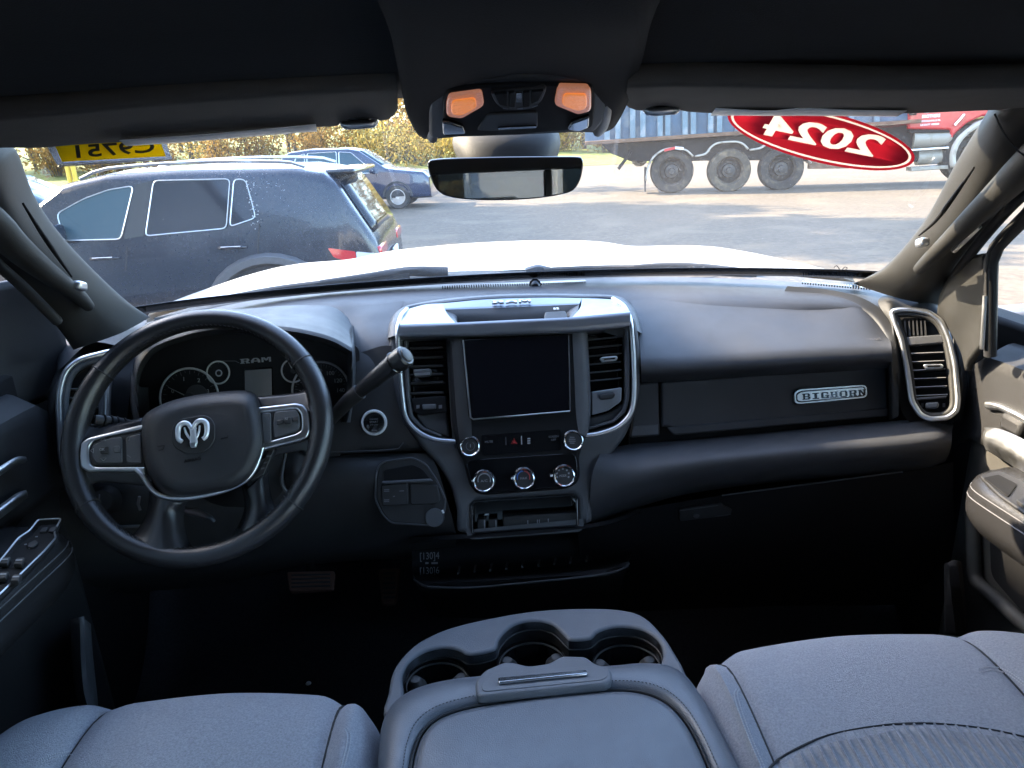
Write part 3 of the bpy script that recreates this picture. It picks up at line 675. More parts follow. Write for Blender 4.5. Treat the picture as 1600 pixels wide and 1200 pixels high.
# ---- windshield
WSB = [(-.80, 1.35, 1.555), (-.62, 1.455, 1.556), (-.35, 1.53, 1.558), (0, 1.555, 1.56), (.35, 1.53, 1.558), (.62, 1.455, 1.556), (.80, 1.35, 1.555)]
def wsp(b, t): return Vector((b[0]*(1-.13*t), b[1]-.52*t+.02*sin(pi*t), b[2]+.40*t))
ws = thing('windshield', 'dusty windshield glass of the pickup above the dashboard', 'windshield', (0, 1.5, 1.55))
loft('glass', [[wsp(b, t) for b in WSB] for t in (0, .25, .5, .75, 1.02)], 'windshield_glass', ws, 40, 20)
fb_ = [[wsp(b, t)+Vector((0, -.004, .0)) for b in WSB] for t in (0, .025, .05)]
loft('black_border', fb_, 'gloss_black', ws, 40, 5, solid=-.001)
def onws(a, b, off=0):         # point on the windshield along a sight line
    t = .5
    for i in range(30):
        p = CAM + ray(a, b).normalized()*0
        d = ray(a, b); y = 1.55-.52*t; q = CAM+d*(y/d.y); yb = 1.555-.32*(q.x/(1-.13*t))**2*1.0
        y = yb-.52*t+.02*sin(pi*t)-off; q = CAM+d*(y/d.y); t = .6*t+.4*(q.z-1.558)/.40
    return q
# dried splashes, wiper arcs and a pen squiggle on the glass
rg = random.Random(3)
def flakes(name, path, n, spread, r0, r1):
    P = crv(path, 60); ps = []
    for _ in range(n):
        q = P[rg.randrange(60)]; a, b = q[0]+rg.gauss(0, spread), q[1]+rg.gauss(0, spread*.8); c = onws(a, b, .002); r = rg.uniform(r0, r1)*(.4+.6*rg.random())
        k = rg.randrange(5, 8); ph = rg.random()*6; pts = [c+RT*(r*cos(ph+6.283*i/k)*rg.uniform(.5, 1.2))+UP*(r*sin(ph+6.283*i/k)*rg.uniform(.4, 1.1)) for i in range(k)]
        ps.append((pts, [tuple(range(k))]))
    return mesh(name, *join(ps), 'splash_white', ws, smooth=False)
flakes('dried_splash', [(378, 262), (388, 285), (394, 310), (399, 335), (398, 352)], 70, 4.5, .0006, .0018)
flakes('dried_splash', [(398, 272), (425, 285), (450, 302)], 60, 12, .0003, .0008)
flakes('dust_speck', [(200, 330), (330, 320), (460, 360), (560, 330), (640, 380)], 110, 50, .00015, .00045)
flakes('dust_speck', [(700, 340), (900, 330), (1100, 340), (1280, 330)], 60, 50, .00015, .0004)
tube('pen_squiggle', [onws(a, b, .003) for a, b in ((1303, 418), (1307, 415), (1310, 418), (1313, 422), (1317, 420), (1320, 417), (1324, 419), (1320, 422))], .0007, 'rubber', ws, n=30, seg=5)
# ---- windscreen stickers (they face outwards, so they read backwards from inside)
tg = thing('stock_tag', 'yellow stock tag in a clear sleeve at top left of windshield', 'tag', onws(170, 240, .01))
fT = Fr(onws(98, 256, .006), onws(265, 243, .006), onws(170, 205, .006))
plate('sleeve', fT, [[(75, 232), (91, 261), (269, 249), (257, 215), (70, 222)]], -.001, .001, 'clear_sleeve', tg)
plate('card', fT, [[(70, 190), (97, 252.5), (259, 244), (236, 184)]], .0008, .0008, 'tag_yellow', tg)
plate('sleeve_edge', fT, [[(91, 261.5), (269.5, 249.5), (269, 246.5), (91.5, 257.5)]], .001, .0015, 'clear_sleeve', tg)
def back_text(name, s, fr, a, b, hpx, m, par, wpx, w=.002, bold=.01, rot=0, spacing=1, stretch=1):
    ob = ftext(name, s, fr, a, b, hpx, m, par, w=0, bold=bold, wpx=wpx, spacing=spacing, rot=0)
    c = fr.px(a, b)
    for v in ob.data.vertices:
        d = v.co-c; u, q, h = -d.dot(fr.x), d.dot(fr.y)*stretch, d.dot(fr.n)
        v.co = c+fr.x*(u*cos(rot)-q*sin(rot))+fr.y*(u*sin(rot)+q*cos(rot))+fr.n*(h+w)
    return ob
back_text('lettering', 'C9751', fT, 177, 232, 31, 'tag_ink', tg, 122, rot=0, bold=.012)
yd = thing('year_decal', 'red oval 2024 decal on windshield at right, reading backwards', 'decal', onws(1280, 215, .01))
fY = Fr(onws(1150, 190, .006), onws(1420, 240, .006), onws(1290, 140, .006))
def ell(s):
    c0 = (1283, 214); th = radians(13.5); A, B = 150*s[0], 40*s[1]
    return [(c0[0]+A*cos(t)*cos(th)-B*sin(t)*sin(th), c0[1]+A*cos(t)*sin(th)+B*sin(t)*cos(th)) for t in [2*pi*i/72 for i in range(72)]]
field = plate('oval', fY, [ell((.935, .82))], 0, .0008, 'decal_red', yd)
plate('oval_rim', fY, [ell((1, 1)), ell((.965, .90))], 0, .0008, 'decal_red', yd)
plate('border', fY, [ell((.9645, .899)), ell((.9355, .821))], 0, .0008, 'decal_white', yd)
nm_ = back_text('numeral', '2024', fY, 1284, 213, 44, 'decal_white', yd, 196, w=.0004, bold=.03, rot=radians(-1.5), stretch=1.15)
cut = nm_.copy(); cut.data = nm_.data.copy(); COL.objects.link(cut)     # the numerals are let into the red field
b_ = bmesh.new(); b_.from_mesh(cut.data); bmesh.ops.remove_doubles(b_, verts=b_.verts, dist=1e-6); bmesh.ops.recalc_face_normals(b_, faces=b_.faces)
for v in b_.verts: v.co += fY.n*((v.co-nm_.data.vertices[0].co).dot(fY.n)*0 + (.004 if (v.co-fY.o).dot(fY.n) > .0005 else -.004))
b_.to_mesh(cut.data); b_.free()
md = field.modifiers.new('cut', 'BOOLEAN'); md.object = cut; md.operation = 'DIFFERENCE'; md.solver = 'EXACT'
dg_ = DG(); dg_.update(); me_ = bpy.data.meshes.new_from_object(field.evaluated_get(dg_)); field.modifiers.clear(); field.data = me_
bpy.data.objects.remove(cut)
# ---- roof lining, cab shell
hl = thing('headliner', 'dark fabric headliner across the top of the cab', 'headliner', (0, .3, 1.97))
loft('lining', [[Vector((-.86, y, z-.09)), Vector((-.78, y, z-.02)), Vector((-.4, y, z)), Vector((0, y, z+.004)), Vector((.4, y, z)), Vector((.78, y, z-.02)), Vector((.86, y, z-.09))] for y, z in ((-1.45, 1.98), (-.6, 1.985), (.2, 1.98), (.55, 1.96), (.68, 1.935), (.76, 1.908), (.92, 1.903), (1.06, 1.90), (1.09, 1.93))], 'headliner', hl, 40, 30, solid=-.03)
rf = thing('cab_roof', 'white roof skin of the pickup cab above the lining', 'roof', (0, 0, 2.05))
loft('roof_skin', [[Vector((-.93, y, z-.16)), Vector((-.85, y, z-.04)), Vector((-.4, y, z)), Vector((.4, y, z)), Vector((.85, y, z-.04)), Vector((.93, y, z-.16))] for y, z in ((-1.5, 2.03), (-.6, 2.06), (.3, 2.05), (.8, 2.02), (1.08, 1.972))], 'white_paint', rf, 24, 12, solid=.01)
bw = thing('cab_rear_wall', 'rear wall of the cab with sliding rear window behind the bench', 'wall', (0, -1.45, 1.3))
for nm, c, s_ in (('lower_panel', (0, -1.47, 1.03), (1.8, .06, .84)), ('header', (0, -1.47, 1.93), (1.76, .06, .14)), ('side_post', (-.80, -1.47, 1.65), (.2, .06, .42)), ('side_post', (.80, -1.47, 1.65), (.2, .06, .42)), ('window_bar', (-.27, -1.47, 1.65), (.04, .04, .42)), ('window_bar', (.27, -1.47, 1.65), (.04, .04, .42))):
    box(nm, c, *s_, 'door_dark', bw, bevel=.01)
box('window_pane', (0, -1.475, 1.65), 1.4, .006, .42, 'tinted_glass', bw)
rb = thing('rear_bench', 'grey rear bench seat behind the camera with three headrests', 'seat', (0, -1.1, .8))
box('cushion', (0, -.95, 1.05), 1.5, .55, .2, 'seat_fabric', rb, bevel=.06, seg=4)
box('backrest', (0, -1.33, 1.32), 1.5, .16, .5, 'seat_fabric', rb, bevel=.06, seg=4)
for x in (-.5, 0, .5): box('headrest', (x, -1.33, 1.66), .28, .11, .17, 'seat_fabric', rb, bevel=.045, seg=4)
# side of the cab behind the doors: pillars and rear doors
for s_, nm in ((-1, 'left'), (1, 'right')):
    t = thing('cab_side', '%s side of the cab behind the front seat, rear door opening' % nm, 'cab side', (s_*.86, -.7, .8))
    box('centre_pillar', (s_*.86, .05, 1.72), .09, .16, .50, 'pillar_plastic', t, bevel=.02)
    box('rear_pillar', (s_*.86, -1.35, 1.72), .09, .22, .50, 'pillar_plastic', t, bevel=.02)
    box('roof_rail', (s_*.87, -.2, 1.915), .08, 2.4, .09, 'pillar_plastic', t, bevel=.02)
    box('door_sill', (s_*.88, -.62, .74), .10, 1.66, .10, 'door_dark', t, bevel=.02)
# ---- floor, firewall
structure('floor', *gridsheet(-.88, .88, -1.4, 1.35, 6, 8, lambda x, y: .74 + (.16*max(0, 1-(x/.24)**2) if y > .3 else 0)), 'carpet')
fw_ = thing('firewall', 'black carpeted toe board under the dashboard', 'panel', (0, 1.45, .8))
loft('toe_board', [[Vector((x, y, z)) for x in (-.9, -.4, 0, .4, .9)] for y, z in ((1.2, .735), (1.33, .78), (1.45, .95), (1.5, 1.2), (1.55, 1.50))], 'carpet', fw_, 20, 16, solid=-.02)
for s_ in (-1, 1):
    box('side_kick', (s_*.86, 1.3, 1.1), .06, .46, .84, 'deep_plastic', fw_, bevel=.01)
bp = thing('brake_pedal', 'wide brown brake pedal in dark footwell below steering wheel', 'pedal', V(486, 905, 1.27))
fB = Fr((450, 922, 1.235), (522, 920, 1.235), (486, 890, 1.27))
plate('pad', fB, [fillet([(447, 893), (523, 891), (521, 920), (452, 924)], 5)], 0, .014, 'pedal_rubber', bp, .003)
for k in range(4): plate('pad_rib', fB, [[(455, 897+k*6), (516, 895.5+k*6), (516, 898+k*6), (455, 899.5+k*6)]], .014, .003, 'rubber', bp, .001)
tube('pedal_arm', [V(486, 900, 1.29), V(484, 850, 1.36), V(484, 800, 1.38)], .011, 'frame_black', bp, seg=6)
ap = thing('accelerator_pedal', 'tall narrow accelerator pedal in footwell beside centre stack', 'pedal', V(606, 915, 1.27))
fA = Fr((596, 942, 1.23), (618, 941, 1.23), (606, 890, 1.30))
plate('pad', fA, [fillet([(591, 888), (626, 887), (619, 941), (596, 943)], 4)], 0, .012, 'pedal_rubber', ap, .003)
for k in range(6): plate('pad_rib', fA, [[(598, 894+k*7.5), (618, 893.5+k*7.5), (617, 896.5+k*7.5), (599, 897+k*7.5)]], .012, .003, 'rubber', ap, .001)
# ---- kick panels (door sill trims ahead of the seats)
kp = thing('sill_trim', 'upright grey sill trim in the dark left footwell', 'trim', V(135, 1040, .98), group='footwell sill trims')
rows = [[V(a, b, y) for a, b, y in r] for r in ([(110, 968, 1.02), (112, 1030, 1.0), (118, 1085, .98), (128, 1120, .97)], [(128, 966, 1.00), (130, 1030, .98), (134, 1085, .96), (146, 1120, .95)], [(141, 974, 1.03), (144, 1030, 1.01), (150, 1085, 1.0), (152, 1110, .99)], [(142, 976, 1.12), (146, 1030, 1.1), (152, 1085, 1.09), (154, 1110, 1.08)])]
loft('panel', rows, 'grey_plastic', kp, 16, 14, solid=-.01)
kp = thing('sill_trim', 'upright grey sill trim in the dark right footwell', 'trim', V(1490, 930, .98), group='footwell sill trims')
rows = [[V(a, b, y) for a, b, y in r] for r in ([(1475, 884, 1.12), (1476, 930, 1.1), (1476, 985, 1.09)], [(1477, 880, 1.03), (1477, 930, 1.01), (1477, 990, 1.0)], [(1495, 876, 1.02), (1500, 930, 1.0), (1506, 995, .99)], [(1503, 878, 1.05), (1508, 930, 1.03), (1512, 1000, 1.02)])]
loft('panel', rows, 'deep_plastic', kp, 14, 14, solid=-.01)
# ---- sun visors
def visor(name, lab, bot, top, strip, clip):
    t = thing('sun_visor', lab, 'sun visor', V(*bot[len(bot)//2], .92), group='sun visors folded up')
    n = len(bot)
    fr = [V(a, b, .95) for a, b in bot]; fl = [V(a, b-5, .965) for a, b in bot]; mid = [V(.5*(a+c), .5*(b+d)+4, .86) for (a, b), (c, d) in zip(bot, top)]
    bk = [V(a, b, .775) for a, b in top]; bt = [q+Vector((0, .004, .022)) for q in bk]; ut = [q+Vector((0, .0, .03)) for q in mid]
    rows = [[q+Vector((0, .005, .025)) for q in fl], [q+Vector((0, .004, .010)) for q in fl], fr, mid, bk, [q+Vector((0, -.004, .010)) for q in bk], bt, ut]
    loft('board', rows, 'visor_cloth', t, 60, 36, ang=70)
    if strip:
        fs = Fr(V(*strip[0], .90)+Vector((0, -.0, -.006)), V(*strip[1], .90)+Vector((0, 0, -.006)), V(*strip[2], .935)+Vector((0, 0, -.006)))
        rows = [[V(a, b, y)+Vector((0, -.004, -.004)) for a, b in r] for r, y in ((strip[3], .90), (strip[4], .945))]
        loft('warning_label', rows, 'white_strip', t, 24, 4, solid=.0006)
    a, b = clip; sgn = 1
    q = V(a, b, .935)
    tube('retaining_clip', [q+Vector((-.020, 0, .006)), q+Vector((-.017, -.004, -.003)), q+Vector((-.008, -.006, -.0045)), q+Vector((.008, -.006, -.004)), q+Vector((.017, -.004, -.003)), q+Vector((.02, 0, .006))], .005, 'satin', t, n=24, seg=8)
    box('clip_slot', q+Vector((0, -.002, .004)), .028, .012, .008, 'gloss_black', t, bevel=.003)
    return t
visor('l', 'left sun visor folded up above the driver side', [(-70, 236), (0, 231), (60, 231), (120, 226), (190, 222), (330, 212), (490, 199), (525, 197), (545, 189), (570, 186), (596, 189), (612, 184), (622, 170)],
      [(-90, 196), (-10, 188), (60, 181), (120, 176), (190, 168), (330, 156), (490, 145), (525, 143), (545, 142), (570, 141), (596, 139), (612, 138), (620, 139)],
      [(190, 214), (495, 190), (340, 200), [(188, 213), (290, 206), (330, 203), (400, 197), (494, 188)], [(198, 222), (290, 216), (360, 210), (420, 205), (496, 199)]], (561, 189))
visor('r', 'right sun visor folded up above the passenger side', [(974, 158), (984, 169), (1004, 173), (1020, 168), (1035, 166), (1052, 169), (1070, 174), (1120, 177), (1260, 177), (1420, 177), (1500, 174), (1570, 172), (1660, 175)],
      [(980, 136), (990, 135), (1004, 135), (1020, 134.5), (1035, 134), (1052, 134), (1070, 134), (1120, 134), (1260, 137), (1420, 139), (1500, 138), (1570, 136), (1660, 134)],
      [(1115, 166), (1415, 168), (1260, 172), [(1117, 163), (1200, 167), (1250, 163), (1330, 166), (1415, 167)], [(1109, 174.5), (1200, 175), (1260, 175), (1330, 175.5), (1400, 176)]], (1033, 168))
# ---- overhead console
oc = thing('overhead_console', 'black overhead console with two amber map lights', 'overhead console', V(812, 170, .9))
hous = sil([[(560, -60, .50), (690, -70, .50), (820, -72, .50), (950, -75, .50), (1070, -80, .50)],
            [(606, 40, .62), (640, 40, .60), (820, 40, .60), (990, 35, .60), (1020, 28, .62)],
            [(622, 110, .74), (642, 120, .72), (815, 105, .71), (975, 100, .72), (1003, 95, .74)],
            [(634, 172, .88), (652, 176, .84), (815, 128, .80), (955, 165, .84), (982, 158, .88)],
            [(650, 207, .98), (664, 212, .955), (815, 200, .94), (940, 200, .955), (962, 196, .98)],
            [(662, 217, 1.04), (668, 218, 1.04), (815, 206, 1.04), (938, 207, 1.04), (950, 205, 1.04)]])
loft('housing', hous, 'headliner', oc, 50, 40)
fO = Fr((690, 213, .965), (935, 203, .965), (812, 128, .80), off=.006)
ob_ = [(669, 160), (673, 143), (684, 134), (720, 128), (810, 122), (920, 121), (944, 125), (951, 135), (951, 160), (944, 190), (930, 206), (812, 212), (690, 216), (671, 216)]
bz = plate('bezel', fO, [fillet(ob_, 6)], -.03, .036, 'black_plastic', oc, .004)
plate('inner_panel', fO, [fillet([(692, 158), (700, 141), (750, 137), (810, 134), (880, 134), (926, 135), (930, 160), (926, 200), (812, 210), (694, 214)], 6)], .004, .006, 'deep_plastic', oc, .002)
for lens in ([(697, 166), (701, 150), (753, 143), (757, 166), (722, 186), (698, 183)], [(871, 138), (920, 139), (924, 144), (924, 174), (903, 180), (866, 165)]):
    ml = plate('map_light', fO, [fillet(lens, 6)], .007, .006, 'lens_pink', oc, .002)
    cx_, cy_ = sum(p[0] for p in lens)/6, sum(p[1] for p in lens)/6
    plate('bulb', fO, [fillet([(cx_+(a-cx_)*.68, cy_+3+(b-cy_)*.62) for a, b in lens], 6)], .012, .003, 'amber', ml, .001)
bt = plate('button_panel', fO, [fillet([(766, 146), (855, 138), (847, 158), (835, 169), (812, 173), (786, 171), (774, 162)], 6)], .008, .005, 'black_plastic', oc, .0015)
for btn in ([(772, 148), (793, 146), (793, 167), (780, 164)], [(795, 146), (805, 145), (805, 168), (795, 168)], [(817, 145), (828, 144), (828, 167), (817, 168)], [(830, 144), (850, 142), (842, 158), (830, 163)]):
    plate('button', fO, [fillet(btn, 2)], .012, .003, 'deep_plastic', bt, .001)
plate('button', fO, [[(806.5, 146), (815.5, 145.5), (815.5, 160), (806.5, 160)]], .012, .002, 'gloss_black', bt)
plate('button_mark', fO, [[(786, 169), (794, 170), (794, 171), (786, 170)], [(808, 169.5), (817, 169), (817, 170.5), (808, 171)], [(832, 167), (840, 164), (840, 165.5), (832, 168.5)]], .0131, .001, 'dim_print', bt)
plate('glasses_lid', fO, [fillet([(762, 180), (840, 176), (840, 200), (770, 205), (745, 204)], 4)], .009, .003, 'black_plastic', oc, .001)
plate('lid_slot', fO, [fillet([(778, 200), (838, 197), (838, 200), (778, 203)], 1)], .012, .0015, 'gloss_black', oc)
for sw, m in (([(691, 192), (706, 194), (724, 200), (728, 210), (692, 211)], 'gloss_black'), ([(886, 203), (892, 194), (921, 184), (920, 200), (905, 206)], 'gloss_black')):
    plate('side_button', fO, [fillet(sw, 3)], .009, .006, m, oc, .002)
for pts in ([(676, 216, .985), (675, 200, .95), (676, 175, .89), (681, 158, .855)], [(934, 206, .985), (943, 195, .95), (948, 172, .89), (948, 152, .855)]):
    tube('side_rail', [V(a, b, y-.018) for a, b, y in pts], .0065, 'grey_plastic', oc, n=16, seg=8)
# ---- rear-view mirror
rm = thing('rear_view_mirror', 'rear-view mirror hanging from the windshield below the overhead console', 'mirror', V(790, 280, 1.1))
fM = Fr((680, 285, 1.085), (900, 275, 1.085), (790, 245, 1.086))
ml_ = [(667, 256), (671, 250), (700, 247), (790, 244.5), (880, 244), (907, 245), (912, 251), (910, 272), (903, 290), (890, 301), (850, 309), (800, 313), (745, 313), (705, 309), (685, 300), (674, 282)]
plate('housing', fM, [cloop(ml_, 90)], -.035, .037, 'gloss_black', rm, .005, 3)
inm = [(790+(a-790)*.974, 279+(b-279)*.925) for a, b in ml_]
# the glass is tipped a little, as a driver sets it
plate('glass', fM, [cloop(inm, 90)], .0025, .001, 'mirror_glass', rm)
st = sil([[(722, 206, 1.20), (740, 204, 1.17), (795, 202, 1.16), (845, 202, 1.17), (862, 204, 1.20)], [(716, 224, 1.19), (735, 224, 1.15), (795, 222, 1.135), (850, 221, 1.15), (866, 222, 1.19)], [(724, 244, 1.17), (742, 246, 1.135), (795, 246, 1.125), (845, 244, 1.135), (862, 243, 1.17)], [(740, 258, 1.15), (750, 260, 1.13), (795, 260, 1.12), (840, 258, 1.13), (850, 257, 1.15)]])
loft('stalk', st, 'pillar_plastic', rm, 30, 20, solid=-.01)
for a in (745, 833): tube('stalk_seam', [V(a-3, 208, 1.158), V(a, 226, 1.138), V(a+1, 245, 1.128)], .0008, 'rubber', rm, n=8, seg=5)
# ---- windshield pillars
def pillar(lab, inner, outer, mid, handle, m='pillar_plastic'):
    t = thing('pillar_trim', lab, 'pillar trim', V(*inner[-1]), group='windshield pillar trims')
    loft('trim', sil([[(a, b, y+.05) for a, b, y in inner], inner, mid, outer, [(a, b, y+.06) for a, b, y in outer]]), m, t, 50, 30, solid=0)
    return t
inR = [(1600, 96, .95), (1560, 150, 1.00), (1538, 186, 1.02), (1500, 250, 1.09), (1448, 345, 1.19), (1392, 412, 1.29), (1355, 436, 1.36), (1335, 444, 1.42)]
miR = [(1650, 90, .86), (1600, 150, .90), (1572, 190, .94), (1548, 265, 1.02), (1500, 350, 1.11), (1448, 420, 1.21), (1420, 450, 1.27), (1400, 465, 1.32)]
ouR = [(1790, 140, .86), (1720, 200, .92), (1670, 245, .96), (1604, 296, 1.03), (1545, 355, 1.12), (1500, 415, 1.21), (1474, 455, 1.27), (1462, 478, 1.31)]
pr_ = pillar('right windshield pillar trim with grab handle, in sunlight', inR, ouR, miR, None)
inL = [(-50, 150, .93), (-10, 212, .98), (22, 236, 1.01), (52, 310, 1.08), (95, 372, 1.14), (150, 430, 1.22), (198, 474, 1.29), (232, 497, 1.36)]
miL = [(-120, 180, .86), (-60, 240, .90), (-20, 270, .93), (10, 330, .99), (45, 385, 1.05), (100, 440, 1.13), (150, 490, 1.20), (190, 520, 1.26)]
ouL = [(-250, 210, .86), (-160, 260, .90), (-110, 300, .93), (-60, 350, .99), (-10, 410, 1.05), (40, 455, 1.10), (90, 505, 1.16), (120, 545, 1.2)]
pl_ = pillar('left windshield pillar trim with grab handle, in shade', inL, ouL, miL, None)
def grab(t, slot, body, r, cap):
    tube('handle_recess', [V(*p) for p in slot], [.0015, .0035, .0035, .0035, .0015], 'deep_plastic', t, n=20, seg=8)
    tube('grab_handle', [V(a, b, y+.014) for a, b, y in body], r, 'pillar_plastic', t, n=28, seg=14)
    q = V(*cap); box('handle_cap', q, .015, .014, .022, 'satin', t, bevel=.004, axes=(RT, UP, FW))
grab(pr_, [(1522, 262, 1.008), (1490, 308, 1.06), (1462, 345, 1.115), (1436, 368, 1.16)], [(1650, 205, .90), (1600, 262, .95), (1562, 300, 1.0), (1520, 340, 1.05), (1484, 375, 1.10), (1452, 405, 1.15), (1436, 420, 1.2)], [.018, .021, .020, .017, .013, .011, .009], (1441, 379, 1.165))
grab(pl_, [(36, 318, .985), (62, 360, 1.02), (92, 404, 1.07), (112, 432, 1.10)], [(-60, 300, .92), (-10, 350, .96), (24, 385, .99), (60, 415, 1.03), (96, 442, 1.08), (122, 462, 1.12), (138, 478, 1.16)], [.018, .021, .020, .017, .013, .011, .009], (124, 447, 1.115))
tube('seam', [V(a, b, y-.004) for a, b, y in [(1554, 178, .955), (1572, 214, .945), (1600, 243, .935), (1640, 262, .94)]], .0012, 'rubber', pr_, n=16, seg=5)
sl_ = tube('door_seal', [V(a, b, y-.006) for a, b, y in [(1700, 224, .95), (1604, 300, 1.02), (1548, 358, 1.11), (1500, 420, 1.2), (1478, 460, 1.26), (1470, 520, 1.27)]], .008, 'rubber', pr_, n=30, seg=8)
p = [V(1490, 388, 1.135), V(1528, 350, 1.085)]; tube('handle_clip', [p[0]+Vector((-.012, -.02, .0)), p[1]+Vector((-.012, -.02, 0))], .005, 'satin', pr_, seg=6)
tube('door_seal', [V(a, b, y-.006) for a, b, y in [(-110, 296, .92), (-60, 346, .98), (-10, 406, 1.04), (40, 452, 1.09), (90, 502, 1.15)]], .008, 'rubber', pl_, n=30, seg=8)
# ---- front doors
dr = thing('passenger_door', 'passenger front door in sunlight with grey armrest and silver pull handle', 'door', (.82, .8, .8))
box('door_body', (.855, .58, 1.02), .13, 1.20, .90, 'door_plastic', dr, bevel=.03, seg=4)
top = [[Vector((x, y, z)) for y, z in ((1.18, 1.478-.02), (1.16, 1.478), (1.0, 1.484), (.6, 1.49), (0, 1.49))] for x in (.79, .795, .83, .90)]
for r, dz in zip(top, (-.16, -.02, .0, .0)):
    for q in r: q.z += dz
top.insert(2, [Vector((.806, q.y, q.z+.006)) for q in top[1]])
loft('top_pad', top, 'door_dark', dr, 30, 24, solid=-.01)
# recessed bowl behind the pull, framed by a bright strip
fD_ = Fr(Vector((.785, 1.15, 1.3)), Vector((.785, .5, 1.3)), Vector((.785, .8, 1.5)))
plate('upper_trim', fD_, [cloop([(1536, 628), (1560, 632), (1600, 652), (1680, 700), (1680, 715), (1600, 664), (1560, 642), (1540, 640)], 60)], .0, .012, 'satin', dr, .004)
plate('pull_bowl', fD_, [cloop([(1545, 648), (1575, 648), (1640, 690), (1700, 740), (1690, 790), (1600, 742), (1560, 716), (1543, 690)], 60)], -.001, .004, 'door_dark', dr, .001)
rows = [[VX(a, b, x) for a, b, x in r] for r in ([(1549, 676, .774), (1565, 677, .770), (1600, 693, .766), (1680, 745, .762)], [(1549, 686, .764), (1565, 692, .758), (1600, 711, .754), (1680, 765, .75)], [(1553, 696, .772), (1567, 704, .768), (1600, 725, .764), (1680, 780, .76)])]
loft('pull_handle', rows, 'satin', dr, 20, 12, solid=-.014)
box('lock_button', VX(1586, 664, .78), .02, .05, .03, 'door_dark', dr, bevel=.008)
def armrest(t, sgn, y1, m):
    rows = []
    for y, xi, zt in ((y1+.012, .772, 1.326), (y1+.010, .735, 1.328), (y1+.004, .700, 1.330), (y1-.008, .676, 1.332), (y1-.04, .662, 1.335), (y1-.15, .658, 1.342), (y1-.3, .655, 1.35), (y1-.5, .655, 1.356), (.2, .66, 1.358)):
        xo = .80; r = [Vector((sgn*xo, y, zt+.004)), Vector((sgn*(xi*.45+xo*.55), y, zt+.006)), Vector((sgn*(xi+.02), y, zt+.002)), Vector((sgn*(xi+.004), y, zt-.010)), Vector((sgn*xi, y, zt-.03)), Vector((sgn*(xi+.006), y, zt-.065)), Vector((sgn*(xi+.04), y, zt-.10)), Vector((sgn*xo, y, zt-.13))]
        rows.append(r)
    loft('armrest', rows, m, t, 40, 40)
    for dz, dx in ((-.014, .0032), (-.026, .0003)):
        tube('stitching', [Vector((sgn*(xi+dx-.0015), y, zt+dz)) for y, xi, zt in ((y1+.007, .735, 1.328), (y1+.001, .700, 1.330), (y1-.010, .676, 1.332), (y1-.042, .662, 1.335), (y1-.15, .658, 1.342), (y1-.3, .655, 1.35), (y1-.5, .655, 1.356))], .0008, 'dim_print', t, n=40, seg=5)
armrest(dr, 1, 1.0, 'leather')
fAr = Fr(Vector((.70, .98, 1.340)), Vector((.70, .5, 1.354)), Vector((.78, .7, 1.350)))
plate('switch_plate', fAr, [fillet([(1530, 742), (1560, 734), (1600, 752), (1660, 790), (1660, 838), (1600, 800), (1560, 772)], 6)], .0, .005, 'door_dark', dr, .002)
plate('pull_cup', fAr, [fillet([(1536, 746), (1560, 741), (1590, 756), (1576, 776), (1560, 764)], 4)], .004, .003, 'deep_plastic', dr, .001)
plate('window_switch', fAr, [fillet([(1588, 780), (1606, 775), (1640, 800), (1620, 806)], 3)], .004, .005, 'black_plastic', dr, .001)
fLp = Fr(Vector((.788, 1.15, 1.0)), Vector((.788, .5, 1.0)), Vector((.788, .8, 1.2)))
plate('door_pocket', fLp, [fillet([(1545, 812), (1600, 850), (1700, 920), (1700, 1060), (1600, 960), (1548, 900)], 14)], -.001, .004, 'deep_plastic', dr, .001)
tube('pocket_edge', [fLp.px(a, b, .01) for a, b in [(1527, 800), (1530, 860), (1534, 905), (1560, 930), (1600, 966), (1680, 1035)]], .012, 'door_plastic', dr, n=30, seg=8)
tube('lower_seam', [fLp.px(a, b, .003) for a, b in [(1530, 918), (1560, 944), (1600, 978), (1680, 1045)]], .0012, 'stitch', dr, n=12, seg=4)
# window frame, sail panel, glass
tube('window_frame', [V(1547, 556, 1.095), V(1548, 480, 1.095), V(1549, 408, 1.095), V(1556, 388, 1.09), V(1600, 342, 1.045), V(1690, 262, .95)]+[Vector((.80, .72, 1.90)), Vector((.80, .1, 1.92))], [.009, .009, .009, .011, .018, .02, .02, .02], 'door_dark', dr, n=50, seg=10)
tube('frame_glint', [V(1534, 545, 1.085), V(1537, 500, 1.085), V(1539, 462, 1.085)], .0035, 'satin', dr, seg=6)
tube('window_seal', [V(1541, 548, 1.085), V(1542, 480, 1.085), V(1542, 410, 1.085), V(1550, 385, 1.08), V(1600, 332, 1.03), V(1690, 250, .94)]+[Vector((.785, .72, 1.885)), Vector((.785, .1, 1.905))], .0028, 'rubber', dr, n=40, seg=8)
mesh('glass', [(.875, 1.12, 1.47), (.875, .1, 1.47), (.83, .1, 1.94), (.83, .84, 1.90), (.86, 1.12, 1.66)], [(0, 1, 2, 3, 4)], 'side_glass', dr, solid=.004)
rows = sil([[(1536, 396, 1.13), (1512, 402, 1.17), (1488, 425, 1.21), (1468, 462, 1.24), (1464, 490, 1.25)], [(1538, 425, 1.125), (1520, 435, 1.15), (1500, 458, 1.18), (1484, 490, 1.205), (1482, 515, 1.215)], [(1539, 480, 1.12), (1528, 490, 1.14), (1514, 508, 1.16), (1502, 530, 1.18), (1500, 548, 1.185)], [(1539, 535, 1.12), (1530, 545, 1.13), (1521, 555, 1.14), (1512, 568, 1.155), (1508, 580, 1.16)]])
loft('sail_panel', rows, 'pillar_plastic', dr, 24, 20, solid=-.01)
